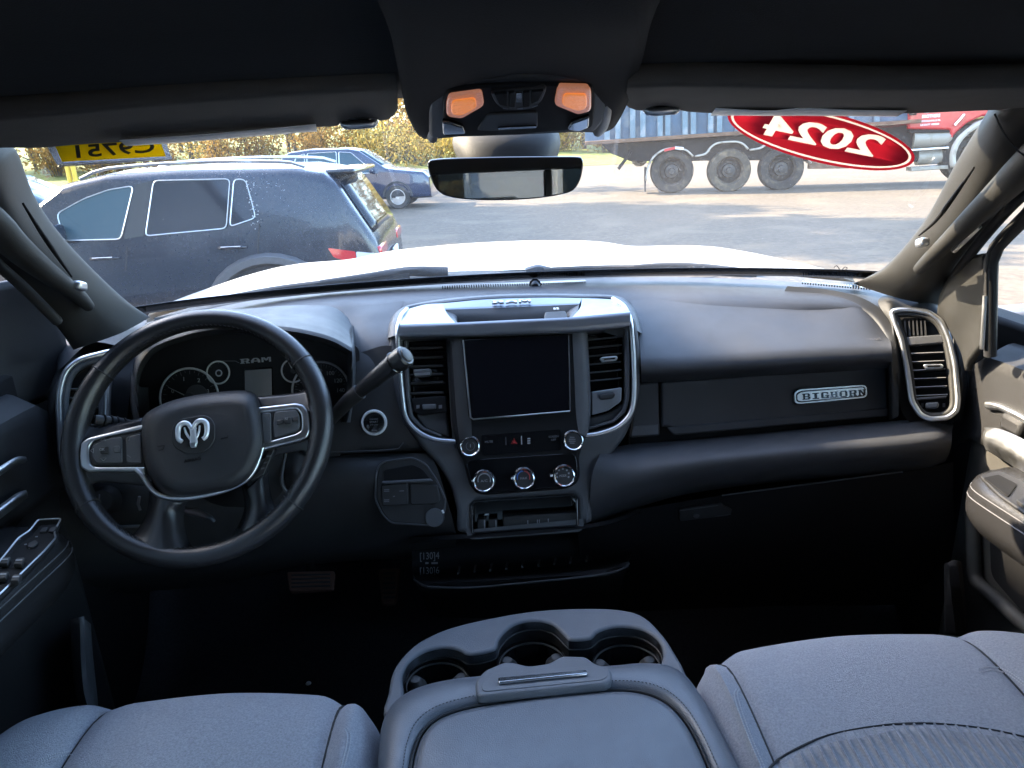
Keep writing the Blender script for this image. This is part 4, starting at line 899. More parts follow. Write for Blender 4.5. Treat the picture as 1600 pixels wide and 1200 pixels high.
om = thing('door_mirror', 'dark exterior door mirror seen through the passenger window', 'mirror', VX(1590, 520, 1.08))
fX = Fr(VX(1574, 555, 1.02), VX(1574, 555, 1.02)+Vector((.25, -.03, 0)), VX(1574, 555, 1.02)+Vector((0, 0, .2)))
plate('housing', fX, [fillet([(1574, 556), (1577, 505), (1584, 490), (1700, 480), (1700, 570), (1620, 566)], 8)], -.08, .08, 'grey_plastic', om, .012, 3)
plate('glass', fX, [fillet([(1580, 552), (1583, 508), (1590, 497), (1690, 488), (1690, 562)], 6)], .001, .002, 'mirror_glass', om)
box('bracket', fX.px(1600, 562, -.05)+Vector((0, .02, -.03)), .1, .06, .06, 'grey_plastic', om, bevel=.015)
dl = thing('driver_door', 'driver front door in shade with window switches on the armrest', 'door', (-.82, .8, .8))
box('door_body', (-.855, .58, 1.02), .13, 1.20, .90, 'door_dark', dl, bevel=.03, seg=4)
loft('top_pad', [[Vector((-q.x, q.y, q.z)) for q in r] for r in top], 'door_dark', dl, 30, 24, solid=-.01)
rows = [[VX(a, b, x) for a, b, x in r] for r in ([(38, 716, -.772), (25, 716, -.765), (0, 731, -.758), (-60, 770, -.755)], [(39, 718, -.768), (25, 720, -.761), (0, 735.5, -.754), (-60, 774, -.752)], [(37, 721, -.772), (22, 725, -.766), (0, 740, -.759), (-60, 779, -.756)])]
loft('upper_trim', rows, 'satin', dl, 20, 10, solid=-.003)
rows = [[VX(a, b, x) for a, b, x in r] for r in ([(39, 768, -.772), (28, 772, -.765), (0, 792, -.758), (-60, 835, -.755)], [(40, 772, -.766), (28, 778, -.756), (0, 799, -.750), (-60, 842, -.748)], [(39, 777, -.771), (28, 786, -.764), (0, 807, -.758), (-60, 851, -.756)])]
loft('pull_handle', rows, 'satin', dl, 20, 12, solid=-.003)
plate('pull_bowl', Fr(Vector((-.785, 1.15, 1.3)), Vector((-.785, .5, 1.3)), Vector((-.785, .8, 1.5))), [cloop([(42, 750), (20, 752), (-60, 800), (-60, 880), (0, 842), (35, 812), (45, 780)], 50)], -.001, .004, 'deep_plastic', dl, .001)
armrest(dl, -1, .985, 'leather')
fAl = Fr(Vector((-.70, .98, 1.343)), Vector((-.70, .5, 1.356)), Vector((-.78, .7, 1.352)))
sp = plate('switch_panel', fAl, [fillet([(-40, 928), (0, 888), (30, 850), (48, 838), (62, 820), (96, 818), (84, 838), (87, 846), (70, 866), (0, 935), (-40, 970)], 4)], .0, .006, 'deep_plastic', dl, .002)
tube('panel_trim', [fAl.px(a, b, .007) for a, b in fillet([(-40, 926), (0, 886), (30, 848), (48, 836), (61, 819), (97, 817), (86, 838), (89, 847), (71, 868), (0, 938), (-40, 974)], 4)], .0013, 'satin', dl, closed=True, seg=5)
for sw in ([(66, 824), (76, 823), (72, 830), (61, 831)], [(80, 823), (90, 822), (85, 830), (75, 830)]): plate('memory_switch', fAl, [fillet(sw, 2)], .006, .003, 'black_plastic', sp, .001)
for sw in ([(44, 848), (56, 843), (60, 848), (50, 855), (42, 854)],): plate('mirror_switch', fAl, [fillet(sw, 3)], .006, .003, 'black_plastic', sp, .001)
for a, b in ((7, 875), (29, 876), (4, 898), (24, 902), (-14, 900)):
    plate('window_switch', fAl, [fillet([(a-9, b+5), (a-3, b-5), (a+10, b-6), (a+5, b+5)], 2)], .006, .007, 'black_plastic', sp, .002)
    plate('switch_mark', fAl, [[(a-4, b-2), (a+6, b-2.5), (a+5, b-.5), (a-5, b)]], .0135, .0005, 'grey_print', sp)
for a, b in ((30, 842), (40, 850), (52, 846), (57, 838), (46, 856)): plate('switch_mark', fAl, [[(a-2, b), (a+2, b-.5), (a+2, b+.8), (a-2, b+1.2)]], .0062, .0004, 'grey_print', sp)
tube('window_frame', [Vector((-q[0], q[1], q[2])) for q in [(.86, 1.12, 1.49), (.86, 1.135, 1.60), (.85, 1.11, 1.66), (.83, .96, 1.80), (.815, .82, 1.895), (.81, .5, 1.93), (.81, .1, 1.93)]], .020, 'door_dark', dl, n=40, seg=10)
mesh('glass', [(-.875, 1.12, 1.47), (-.875, .1, 1.47), (-.83, .1, 1.94), (-.83, .84, 1.90), (-.86, 1.12, 1.66)], [(0, 1, 2, 3, 4)], 'side_glass', dl, solid=.004)
rows = [[Vector((-x, y, z)) for x, y, z in r] for r in ([(.78, 1.25, 1.66), (.80, 1.3, 1.55), (.80, 1.3, 1.45)], [(.83, 1.17, 1.66), (.83, 1.18, 1.55), (.83, 1.18, 1.45)], [(.85, 1.11, 1.64), (.85, 1.11, 1.55), (.85, 1.11, 1.46)])]
loft('sail_panel', rows, 'door_dark', dl, 16, 14, solid=-.01)
# ================================================================== DASHBOARD
da = thing('dashboard', 'black pickup dashboard with chrome ringed vents, touchscreen and glove box', 'dashboard', (0, 1.25, .9))
# top sheet from the windshield base back to the crests
loft('top_pad', sil([[(205, 510, 1.42), (300, 488, 1.48), (450, 461, 1.535), (640, 446, 1.56), (800, 441, 1.565), (1000, 433, 1.56), (1180, 437, 1.53), (1340, 449, 1.46), (1400, 462, 1.40)],
                    [(205, 514, 1.38), (300, 492, 1.45), (450, 467, 1.50), (640, 452, 1.53), (800, 447, 1.535), (1000, 440, 1.53), (1180, 444, 1.49), (1330, 455, 1.42), (1396, 468, 1.37)],
                    [(200, 535, 1.32), (300, 512, 1.37), (450, 482, 1.41), (640, 471, 1.42), (800, 462, 1.44), (1000, 463, 1.42), (1180, 466, 1.39), (1310, 474, 1.35), (1385, 490, 1.32)],
                    [(195, 575, 1.30), (300, 545, 1.33), (450, 520, 1.35), (640, 500, 1.36), (800, 495, 1.37), (1000, 498, 1.36), (1180, 500, 1.35), (1300, 505, 1.34), (1380, 520, 1.33)]]), 'soft_pad', da, 70, 24)
# speaker / defroster grilles
def slots(name, a, b, n, w_, ln, m):
    parts = []
    for i in range(n):
        t = (i+.5)/n; p = a(t); parts.append(box_vf(p, w_, ln, .004, *[(v) for v in b(t)]))
    mesh(name, *join(parts), m, da)
def defr(x0, y0, x1, y1, Y0, Y1, n):
    def a(t): return V(x0+(x1-x0)*t, y0+(y1-y0)*t, Y0+(Y1-Y0)*t)+Vector((0, 0, .003))
    def b(t):
        X = (V(x1, y1, Y1)-V(x0, y0, Y0)).normalized(); Z = Vector((0, 0, 1)); Yv = Z.cross(X).normalized(); return X, Yv, X.cross(Yv)
    return a, b
a, b = defr(690, 451.5, 915, 442, 1.525, 1.54, 60); slots('defroster_slot', a, b, 60, .0022, .014, 'gloss_black')
a, b = defr(1252, 443.5, 1360, 453, 1.465, 1.41, 26); slots('defroster_slot', a, b, 26, .0025, .016, 'gloss_black')
lathe('sun_sensor', V(836, 444, 1.535), Vector((0, -.3, 1)), [(.014, 0), (.012, .004), (.006, .010), (0, .012)], 'gloss_black', da, 16)
# passenger side pad, rolling down to the glove box
PR = [[(985, 470, 1.40), (1060, 462, 1.42), (1150, 461, 1.42), (1250, 462, 1.40), (1330, 474, 1.35), (1362, 488, 1.33)],
      [(990, 490, 1.35), (1060, 482, 1.37), (1150, 481, 1.37), (1250, 482, 1.36), (1345, 493, 1.315), (1378, 506, 1.30)],
      [(998, 525, 1.285), (1060, 521, 1.292), (1150, 518, 1.292), (1250, 515, 1.288), (1355, 518, 1.27), (1389, 526, 1.262)],
      [(1001, 560, 1.232), (1060, 558, 1.235), (1150, 553, 1.235), (1250, 546, 1.232), (1360, 542, 1.222), (1393, 544, 1.215)],
      [(1002, 580, 1.222), (1060, 578, 1.222), (1150, 573, 1.222), (1250, 567, 1.218), (1360, 560, 1.21), (1394, 560, 1.207)],
      [(1002, 589, 1.232), (1060, 587, 1.232), (1150, 582, 1.232), (1250, 576, 1.228), (1360, 569, 1.22), (1394, 568, 1.217)],
      [(1002, 598, 1.262), (1060, 596, 1.262), (1150, 591, 1.262), (1250, 585, 1.26), (1360, 577, 1.25), (1394, 575, 1.245)]]
loft('passenger_pad', sil(PR), 'soft_pad', da, 50, 50, ang=70)
# end of the dashboard beside the right vent
EC = [[(1230, 447, 1.44), (1290, 452, 1.41), (1340, 463, 1.37), (1375, 482, 1.33), (1392, 505, 1.29), (1400, 550, 1.225), (1404, 610, 1.205), (1404, 650, 1.20)],
      [(1225, 456, 1.425), (1285, 461, 1.40), (1330, 472, 1.355), (1364, 492, 1.315), (1383, 520, 1.27), (1391, 560, 1.215), (1394, 615, 1.21), (1394, 655, 1.21)],
      [(1222, 462, 1.43), (1280, 466, 1.405), (1323, 478, 1.36), (1356, 498, 1.32), (1376, 526, 1.28), (1386, 566, 1.24), (1388, 617, 1.24), (1388, 656, 1.24)]]
loft('pad_edge', sil(EC), 'pillar_plastic', da, 50, 12, ang=70)
EF = [[(1392, 505, 1.285), (1398, 540, 1.235), (1403, 590, 1.207), (1408, 640, 1.20), (1424, 664, 1.195)],
      [(1372, 470, 1.35), (1396, 474, 1.315), (1424, 560, 1.22), (1440, 630, 1.20), (1455, 667, 1.19)],
      [(1400, 458, 1.38), (1440, 468, 1.31), (1470, 520, 1.23), (1478, 600, 1.185), (1478, 668, 1.18)],
      [(1440, 462, 1.36), (1474, 484, 1.29), (1497, 540, 1.21), (1503, 600, 1.175), (1497, 655, 1.165)],
      [(1452, 460, 1.40), (1486, 482, 1.32), (1506, 540, 1.24), (1511, 605, 1.21), (1503, 660, 1.20)]]
EF = [[(a, b, y+(.035 if i == 1 and b > 500 else (.02 if i == 2 and b > 500 else 0))) for a, b, y in r] for i, r in enumerate(EF)]
loft('dash_end', sil(EF), 'pillar_plastic', da, 30, 30, ang=70)
def rct(*r): return list(r)
GLY = {   # slab lettering as strokes in a unit box: x0, y0, x1, y1
 'B': [(.0, 0, .22, .16), (.0, .84, .22, 1), (.10, 0, .34, 1), (.3, 0, .86, .17), (.3, .83, .82, 1), (.3, .43, .84, .57), (.70, .10, .98, .46), (.68, .54, .94, .90)],
 'I': [(.1, 0, .9, .17), (.1, .83, .9, 1), (.34, 0, .66, 1)],
 'G': [(.04, .12, .32, .88), (.14, 0, .86, .17), (.14, .83, .82, 1), (.70, .0, .96, .50), (.5, .38, 1.0, .52), (.70, .68, .92, .95)],
 'H': [(.12, 0, .38, 1), (.62, 0, .88, 1), (.3, .42, .7, .58), (0, 0, .46, .15), (.54, 0, 1, .15), (0, .85, .46, 1), (.54, .85, 1, 1)],
 'O': [(.02, .14, .30, .86), (.70, .14, .98, .86), (.14, 0, .86, .17), (.14, .83, .86, 1)],
 'R': [(.10, 0, .36, 1), (0, 0, .46, .15), (0, .85, .4, 1), (.3, .83, .84, 1), (.3, .42, .82, .57), (.70, .5, .96, .92), (.62, 0, .86, .46), (.62, 0, 1.0, .15)],
 'N': [(.10, 0, .32, 1), (.68, 0, .90, 1), (0, 0, .42, .15), (.58, .85, 1, 1), (0, .85, .3, 1), 'd'],
 'A': [(.02, 0, .26, .62), (.74, 0, .98, .62), (.14, .5, .36, .86), (.64, .5, .86, .86), (.28, .80, .72, 1), (.2, .26, .8, .42)],
 'M': [(.0, 0, .2, 1), (.80, 0, 1, 1), (.16, .72, .36, 1), (.64, .72, .84, 1), (.3, .42, .46, .82), (.54, .42, .70, .82), (.42, .30, .58, .6)]}
def slab(name, s_, fr, a, b, wpx, hpx, m, par, w=.001, th=.0008, rot=0, gap=.14):
    o = fr.px(a, b, w); k = (fr.px(a+10, b)-fr.px(a, b)).length/10
    X = fr.x*cos(rot)+fr.y*sin(rot); Y = fr.y*cos(rot)-fr.x*sin(rot); n = len(s_); cw = wpx/(n+(n-1)*gap); ps = []; q = 0
    for i, ch in enumerate(s_):
        x0 = -wpx/2+i*cw*(1+gap)
        for g in GLY[ch]:
            q += 1
            if g == 'd':
                P = [o+X*((x0+u*cw)*k)+Y*((v-.5)*hpx*k) for u, v in ((.08, 1), (.36, 1), (.92, 0), (.64, 0))]
                ps.append((P+[p+fr.n*(th*1.07) for p in P], [(0, 1, 2, 3), (4, 5, 6, 7), (0, 1, 5, 4), (1, 2, 6, 5), (2, 3, 7, 6), (3, 0, 4, 7)])); continue
            c = o+X*((x0+(g[0]+g[2])/2*cw)*k)+Y*(((g[1]+g[3])/2-.5)*hpx*k)
            t_ = th*(1+.02*(q % 9)); ps.append(box_vf(c+fr.n*t_/2, (g[2]-g[0])*cw*k, (g[3]-g[1])*hpx*k, t_, X, Y, fr.n))
    return mesh(name, *join(ps), m, par)
# ---- glove box band
FG = Fr((1030, 682, 1.235), (1388, 652, 1.235), (1200, 595, 1.262))
plate('recess_panel', FG, [[(985, 594), (1396, 564), (1396, 664), (985, 700)]], -.03, .02, 'deep_plastic', da)
gb = plate('glove_box_door', FG, [fillet([(1033, 597), (1384, 571), (1388, 650), (1057, 680), (1050, 668), (1040, 666), (1034, 668)], 5)], -.006, .014, 'soft_pad', da, .004)
plate('lower_bevel', FG, [fillet([(1042, 668), (1388, 637), (1388, 650), (1053, 680)], 3)], .007, .005, 'soft_pad', gb, .003)
plate('side_panel', FG, [fillet([(996, 600), (1029, 597), (1031, 681), (985, 684)], 4)], -.006, .013, 'soft_pad', da, .003)
plate('blank_slot', FG, [fillet([(990, 666), (1029, 663), (1029, 679), (986, 681)], 2)], .006, .003, 'grey_plastic', da, .001)
bg_ = plate('badge', FG, [fillet([(1239, 612), (1248, 607), (1350, 600), (1356, 603), (1357, 619), (1351, 623), (1249, 633), (1240, 631)], 5)], .008, .004, 'gloss_black', da, .0012)
plate('badge_rim', FG, [fillet([(1241.5, 613.5), (1250, 608.5), (1349, 601.5), (1354, 604), (1355, 618), (1350, 621.5), (1250, 631), (1242, 629.5)], 4), fillet([(1243.5, 615), (1251, 610.5), (1348, 603.5), (1352, 605.5), (1353, 617), (1349, 619.5), (1251, 629), (1244, 627.5)], 4)], .012, .001, 'satin', bg_)
plate('badge_field', FG, [fillet([(1246, 616.5), (1253, 612.5), (1347, 605.5), (1350.5, 607), (1351.3, 616), (1348, 617.7), (1252, 627), (1246.3, 625.6)], 3)], .012, .0006, 'satin', bg_)
slab('badge_lettering', 'BIGHORN', FG, 1298.6, 616.3, 99, 9.5, 'gloss_black', bg_, w=.0126, th=.0005, rot=radians(-.6))
ftext('lettering', 'AIRBAG', Fr((1345, 536, 1.245), (1375, 534, 1.243), (1360, 520, 1.262)), 1360, 533, 4, 'dim_print', da, w=.004, wpx=30)
# ---- lower pad, right
LR = [[(940, 704, 1.19), (985, 694, 1.225), (1060, 688, 1.235), (1200, 675, 1.235), (1390, 658, 1.225), (1470, 656, 1.205), (1490, 664, 1.19)],
      [(935, 716, 1.165), (985, 706, 1.185), (1060, 698, 1.19), (1200, 685, 1.19), (1390, 667, 1.18), (1470, 664, 1.165), (1488, 672, 1.16)],
      [(925, 742, 1.15), (985, 736, 1.15), (1060, 722, 1.145), (1200, 706, 1.14), (1390, 690, 1.135), (1465, 685, 1.13), (1487, 690, 1.135)],
      [(922, 790, 1.145), (975, 770, 1.145), (1060, 746, 1.14), (1200, 729, 1.135), (1390, 714, 1.13), (1462, 708, 1.13), (1484, 706, 1.14)],
      [(924, 815, 1.16), (960, 800, 1.165), (1060, 768, 1.165), (1200, 748, 1.165), (1390, 733, 1.16), (1450, 728, 1.155), (1480, 716, 1.16)],
      [(930, 818, 1.22), (962, 806, 1.225), (1060, 775, 1.225), (1200, 755, 1.225), (1390, 740, 1.22), (1440, 735, 1.21), (1476, 722, 1.20)]]
loft('lower_pad', sil(LR), 'soft_pad', da, 60, 44, ang=70)
tube('trim_line', [V(a, b, 1.155) for a, b in ((1128, 774), (1250, 758), (1410, 737))], .0015, 'grey_plastic', da, n=16, seg=5)
LG = [[(900, 812, 1.19), (1000, 795, 1.20), (1128, 774, 1.185), (1250, 758, 1.18), (1412, 738, 1.175), (1490, 722, 1.17)],
      [(905, 850, 1.21), (1000, 845, 1.21), (1128, 830, 1.205), (1250, 820, 1.20), (1412, 810, 1.19), (1490, 800, 1.18)],
      [(910, 920, 1.29), (1000, 915, 1.29), (1128, 905, 1.28), (1250, 900, 1.28), (1412, 900, 1.26), (1500, 900, 1.25)],
      [(910, 960, 1.38), (1000, 955, 1.38), (1128, 950, 1.38), (1250, 948, 1.38), (1412, 945, 1.36), (1500, 945, 1.35)]]
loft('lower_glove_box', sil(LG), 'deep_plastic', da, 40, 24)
fl = Fr((1060, 805, 1.197), (1150, 797, 1.192), (1105, 780, 1.19))
plate('latch', fl, [fillet([(1062, 796), (1128, 787), (1130, 791), (1145, 797), (1140, 806), (1062, 815)], 4)], .0, .006, 'black_plastic', da, .002)
lathe('latch_lock', fl.px(1087, 802, .006), fl.n, [(.006, 0), (.005, .002), (0, .002)], 'grey_plastic', da, 16)
plate('latch_edge', fl, [[(1062, 797.5), (1122, 789.5), (1122, 790.5), (1062, 799)], [(1118, 806), (1142, 803), (1142, 804), (1118, 807.5)]], .0062, .001, 'grey_plastic', da)
# ---- right outer vent
FV = Fr((1425, 620, 1.198), (1492, 612, 1.172), (1440, 500, 1.252))
CH = [(1392, 489), (1404, 486), (1425, 486), (1450, 490), (1470, 504), (1482, 530), (1491, 570), (1496, 625), (1494, 643), (1480, 654), (1452, 656), (1437, 649), (1424, 628), (1417, 580), (1408, 532)]
vr = plate('air_vent', FV, [fillet([(1402, 492), (1452, 493), (1474, 515), (1484, 560), (1491, 640), (1478, 651), (1444, 650), (1428, 622)], 6)], -.012, .006, 'deep_plastic', da)
vr['label'] = 'right outer air vent in chrome frame'
tube('chrome_frame', [FV.px(a, b, .010) for a, b in fillet(CH, 7)], .0048, 'satin', vr, closed=True, seg=10)
tube('frame_step', [FV.px(1447+(a-1447)*.86, 572+(b-572)*.93, .004) for a, b in cloop(CH, 80)], .006, 'pillar_plastic', vr, closed=True, seg=8)
for k in range(6): plate('slat', FV, [[(1413+k*6.2, 501), (1415+k*6.2, 501), (1417+k*6.2, 524), (1414+k*6.2, 524)]], -.006, .010, 'black_plastic', vr)
plate('cross_bar', FV, [fillet([(1415, 526), (1474, 522), (1477, 536), (1418, 541)], 2)], -.004, .012, 'soft_pad', vr, .003)
for k in range(6): y = 551+k*13.2; plate('slat', FV, [[(1423+k*1.4, y), (1474+k*1.4, y-2), (1474+k*1.4, y+.2), (1423+k*1.4, y+2.3)]], -.006, .012, 'black_plastic', vr, .0015); plate('slat_edge', FV, [[(1423+k*1.4, y+.7), (1474+k*1.4, y-1.3), (1474+k*1.4, y-.6), (1423+k*1.4, y+1.4)]], .006, .0006, 'grey_print', vr)
tb_ = plate('vent_tab', FV, [fillet([(1442, 570), (1446, 568.5), (1472, 568.5), (1475, 572), (1471, 575.5), (1446, 576.5)], 2)], .006, .008, 'satin', vr, .002)
plate('tab_slot', FV, [fillet([(1449, 571.5), (1469, 570.5), (1469, 573), (1449, 574)], 1)], .014, .001, 'gloss_black', tb_)
plate('vent_sill', FV, [fillet([(1429, 622), (1479, 618), (1479, 621), (1429, 625)], 1)], -.004, .012, 'grey_plastic', vr, .001)
plate('vent_wheel', FV, [fillet([(1446, 629), (1466, 627.5), (1468, 633), (1465, 637.5), (1447, 638.5)], 3)], -.004, .012, 'grey_plastic', vr, .003)
for a in (1441, 1475): plate('vent_mark', FV, [[(a-2, 630), (a+2, 630), (a+2, 636), (a-2, 636)]], -.0055, .001, 'dim_print', vr)
# ---- left outer vent
FVL = Fr((98, 660, 1.172), (165, 660, 1.198), (150, 540, 1.252))
CL = [(93, 640), (95, 608), (104, 582), (122, 566), (150, 557), (178, 553), (172, 580), (168, 620), (167, 670), (163, 720), (150, 742), (112, 742), (98, 722)]
vl = plate('air_vent', FVL, [fillet([(98, 640), (105, 590), (150, 560), (172, 560), (164, 720), (110, 738), (99, 720)], 8)], -.012, .006, 'gloss_black', da)
vl['label'] = 'left outer air vent half hidden by the steering wheel'
tube('chrome_frame', [FVL.px(a, b, .008) for a, b in cloop(CL, 80)], .0055, 'satin', vl, closed=True, seg=10)
tube('frame_step', [FVL.px(134+(a-134)*.80, 650+(b-650)*.92, .003) for a, b in cloop(CL, 80)], .007, 'grey_plastic', vl, closed=True, seg=8)
for k in range(7): y = 606+k*14; plate('slat', FVL, [[(106, y), (160, y+1), (160, y+3.5), (106, y+2.5)]], -.006, .012, 'grey_plastic', vl, .0015)
ELL = [[(215, 540, 1.30), (205, 600, 1.25), (196, 680, 1.22), (190, 760, 1.20)], [(185, 540, 1.28), (180, 600, 1.225), (176, 680, 1.20), (172, 760, 1.19)], [(140, 535, 1.27), (135, 600, 1.21), (134, 680, 1.18), (130, 760, 1.17)], [(96, 575, 1.22), (84, 620, 1.17), (82, 690, 1.155), (96, 752, 1.15)], [(88, 575, 1.27), (75, 620, 1.22), (74, 690, 1.20), (90, 752, 1.19)]]
ELL = [[(a, b, y+(.035 if i in (1, 2) else .012)) for a, b, y in r] for i, r in enumerate(ELL)]
loft('dash_end', sil(ELL), 'black_plastic', da, 30, 24, ang=70)
loft('dash_corner', sil([[(88, 575, 1.27), (96, 575, 1.22), (140, 536, 1.27), (185, 540, 1.28), (215, 540, 1.30)], [(90, 540, 1.34), (110, 535, 1.31), (150, 515, 1.33), (190, 520, 1.34), (220, 520, 1.36)], [(150, 500, 1.40), (170, 500, 1.40), (190, 500, 1.41), (205, 504, 1.42), (230, 500, 1.43)]]), 'soft_pad', da, 24, 14)
# ---- instrument binnacle
LIP = [(212, 605), (214, 580), (224, 556), (245, 536), (300, 517), (350, 510), (400, 509), (460, 514), (515, 527), (550, 545)]
BK = [(203, 580), (206, 555), (218, 532), (248, 508), (300, 492), (350, 485), (400, 481), (460, 477), (520, 480), (553, 505)]
loft('binnacle_hood', [[V(a, b, 1.36) for a, b in BK], [V(a*.6+c*.4, b*.6+d*.4-3, 1.30) for (a, b), (c, d) in zip(BK, LIP)], [V(a*.25+c*.75, b*.25+d*.75-3, 1.215) for (a, b), (c, d) in zip(BK, LIP)],
      [V(a, b-1, 1.155) for a, b in LIP], [V(a, b+4, 1.150) for a, b in LIP], [V(a+(380-a)*.012, b+9, 1.17) for a, b in LIP], [V(a+(380-a)*.03, b+12, 1.25) for a, b in LIP]], 'soft_pad', da, 60, 40, ang=75)
loft('binnacle_side', sil([[(553, 505, 1.36), (556, 545, 1.30), (556, 600, 1.26), (548, 660, 1.24)], [(549, 515, 1.28), (553, 545, 1.20), (553, 600, 1.17), (546, 660, 1.16)], [(550, 545, 1.155), (551, 570, 1.15), (550, 610, 1.15), (543, 660, 1.15)], [(546, 548, 1.16), (547, 570, 1.16), (546, 610, 1.16), (538, 660, 1.16)], [(540, 552, 1.25), (542, 580, 1.25), (540, 620, 1.25), (533, 660, 1.25)]]), 'soft_pad', da, 24, 20, ang=75)
loft('binnacle_side', sil([[(204, 575, 1.36), (203, 600, 1.30), (206, 650, 1.26), (222, 710, 1.24)], [(208, 585, 1.20), (208, 610, 1.17), (212, 650, 1.16), (228, 710, 1.15)], [(214, 600, 1.155), (215, 620, 1.15), (219, 655, 1.15), (236, 710, 1.15)], [(222, 605, 1.20), (224, 625, 1.20), (228, 655, 1.20), (246, 705, 1.20)], [(232, 605, 1.25), (234, 625, 1.25), (240, 655, 1.25), (256, 700, 1.25)]]), 'grey_plastic', da, 24, 20, ang=75)
FC = Fr((297, 640, 1.235), (502, 628, 1.235), (400, 530, 1.27))
ic = plate('instrument_cluster', FC, [fillet([(206, 720), (205, 600), (230, 540), (300, 505), (400, 497), (520, 515), (562, 545), (560, 660), (520, 730)], 10)], -.012, .010, 'gauge_face', da)
def disc_px(fr, a, b, r): return [(a+r*cos(2*pi*i/48), b+r*sin(2*pi*i/48)) for i in range(48)]
def arc_marks(fr, a, b, r0, r1, a0, a1, n, w_, th=.0006):
    ps = []
    for i in range(n):
        an = radians(a0+(a1-a0)*i/(n-1)); d = (cos(an), -sin(an)); e = (sin(an), cos(an)); L = r0 if i % 2 == 0 else (r0+r1)/2
        q = [fr.px(a+d[0]*u+e[0]*v, b+d[1]*u+e[1]*v, th) for u, v in ((L, -w_), (r1, -w_), (r1, w_), (L, w_))]; ps.append((q, [(0, 1, 2, 3)]))
    return join(ps)
def gauge(a, b, r, a0, a1, n, nums, needle, nm):
    g = plate('gauge', FC, [disc_px(FC, a, b, r)], -.001, .002, 'gauge_face', da); g['label'] = nm
    k = (FC.px(a+10, b)-FC.px(a, b)).length/10
    tube('gauge_ring', [FC.px(x, y, .004) for x, y in disc_px(FC, a, b, r)], .0020 if r > 30 else .0016, 'ring_white', g, closed=True, seg=8)
    mesh('tick_marks', *arc_marks(FC, a, b, r*.80, r*.92, a0, a1, n, .35 if r > 30 else .3, .0015), 'grey_print', g, smooth=False)
    for s_, an, rr in nums:
        an = radians(an); ftext('numeral', s_, FC, a+cos(an)*r*rr, b-sin(an)*r*rr, 6.5 if r > 30 else 4, 'white_print', g, w=.0015)
    if needle is not None:
        an = radians(needle); d = (cos(an), -sin(an)); e = (sin(an)*.9, cos(an)*.9)
        mesh('needle', [FC.px(a+d[0]*u+e[0]*v, b+d[1]*u+e[1]*v, .004) for u, v in ((0, -1), (r*.8, -.35), (r*.8, .35), (0, 1))], [(0, 1, 2, 3)], 'white_print', g, solid=.001)
        lathe('hub', FC.px(a, b, .001), FC.n, [(.010 if r > 30 else .005, 0), (.009 if r > 30 else .0045, .005), (0, .005)], 'grey_plastic', g, 24)
    return g
g1 = gauge(297, 621, 45.5, 215, -35, 25, [('0', 160, .62), ('1', 108, .66), ('2', 62, .66), ('3', 18, .66), ('4', -15, .66)], 154, 'tachometer')
plate('gauge_dome', FC, [disc_px(FC, 307, 618, 17)], .001, .002, 'dim_print', g1)
g2 = gauge(502, 610, 44.5, 215, -35, 41, [('20', 185, .68), ('40', 155, .68), ('60', 125, .68), ('80', 95, .68), ('100', 62, .68), ('120', 30, .68), ('140', 0, .68)], 205, 'speedometer')
g3 = gauge(342, 582, 17.5, 200, -20, 9, [], None, 'small oil gauge'); tube('gauge_dot', [FC.px(x, y, .002) for x, y in disc_px(FC, 342.5, 583, 4.5)], .0012, 'satin', g3, closed=True, seg=6)
g4 = gauge(459, 579, 18, 200, -20, 9, [], 120, 'small temperature gauge')
lcd = plate('display', FC, [fillet([(381, 576), (425, 573), (427, 632), (382, 634)], 2)], -.001, .003, 'gloss_black', da)
plate('display_glass', FC, [fillet([(382.5, 579), (424, 576), (425, 631), (383, 633)], 1)], .002, .0008, 'lcd', lcd)
slab('emblem_lettering', 'RAM', FC, 399.5, 563, 48, 7.5, 'ring_white', ic, w=.0, th=.0015, rot=radians(1.0))
tube('cluster_line', [FC.px(*p, .001) for p in ((345, 564), (368, 564), (374, 567))], .0006, 'grey_print', ic, seg=4)
# ---- centre stack
FS = Fr((738, 655, 1.200), (892, 642, 1.200), (806, 525, 1.25))
OUT = [(607, 550), (608, 528), (614, 512), (700, 512), (800, 507), (900, 502), (994, 494), (1001, 540), (1001, 610), (994, 645), (978, 682), (952, 716), (934, 748), (926, 790), (926, 818), (740, 836), (712, 832), (714, 800), (704, 760), (684, 726), (655, 696), (628, 660), (613, 610)]
LVH = fillet([(630, 531), (700, 527), (703, 600), (706, 686), (690, 683), (658, 670), (640, 652), (635, 620)], 4)
RVH = fillet([(914, 520), (983, 512), (986, 560), (986, 622), (980, 646), (962, 662), (920, 674)], 4)
CUB = fillet([(737, 790), (744, 784), (896, 774), (902, 779), (903, 822), (738, 834)], 3)
bd = plate('stack_body', FS, [fillet(OUT, 8, 3), LVH, RVH, CUB], -.055, .050, 'grey_plastic', da, .010, 3)
bd['label'] = 'grey surround of the centre stack'
plate('vent_back', FS, [LVH], -.050, .004, 'gloss_black', da); plate('vent_back', FS, [RVH], -.050, .004, 'gloss_black', da)
tube('chrome_trim', [V(636, 483, 1.372), V(627, 493, 1.33), V(622, 508, 1.27)]+[FS.px(a, b, .004) for a, b in ((621.5, 522), (624, 560), (629, 615), (635, 652), (652, 673), (678, 686), (712, 690))], .0042, 'satin', da, n=50, seg=8)
tube('chrome_trim', [V(958, 467, 1.372), V(973, 477, 1.33), V(982, 492, 1.27)]+[FS.px(a, b, .004) for a, b in ((985, 508), (989, 560), (990, 615), (985, 645), (966, 666), (938, 677), (914, 681))], .0046, 'satin', da, n=50, seg=8)
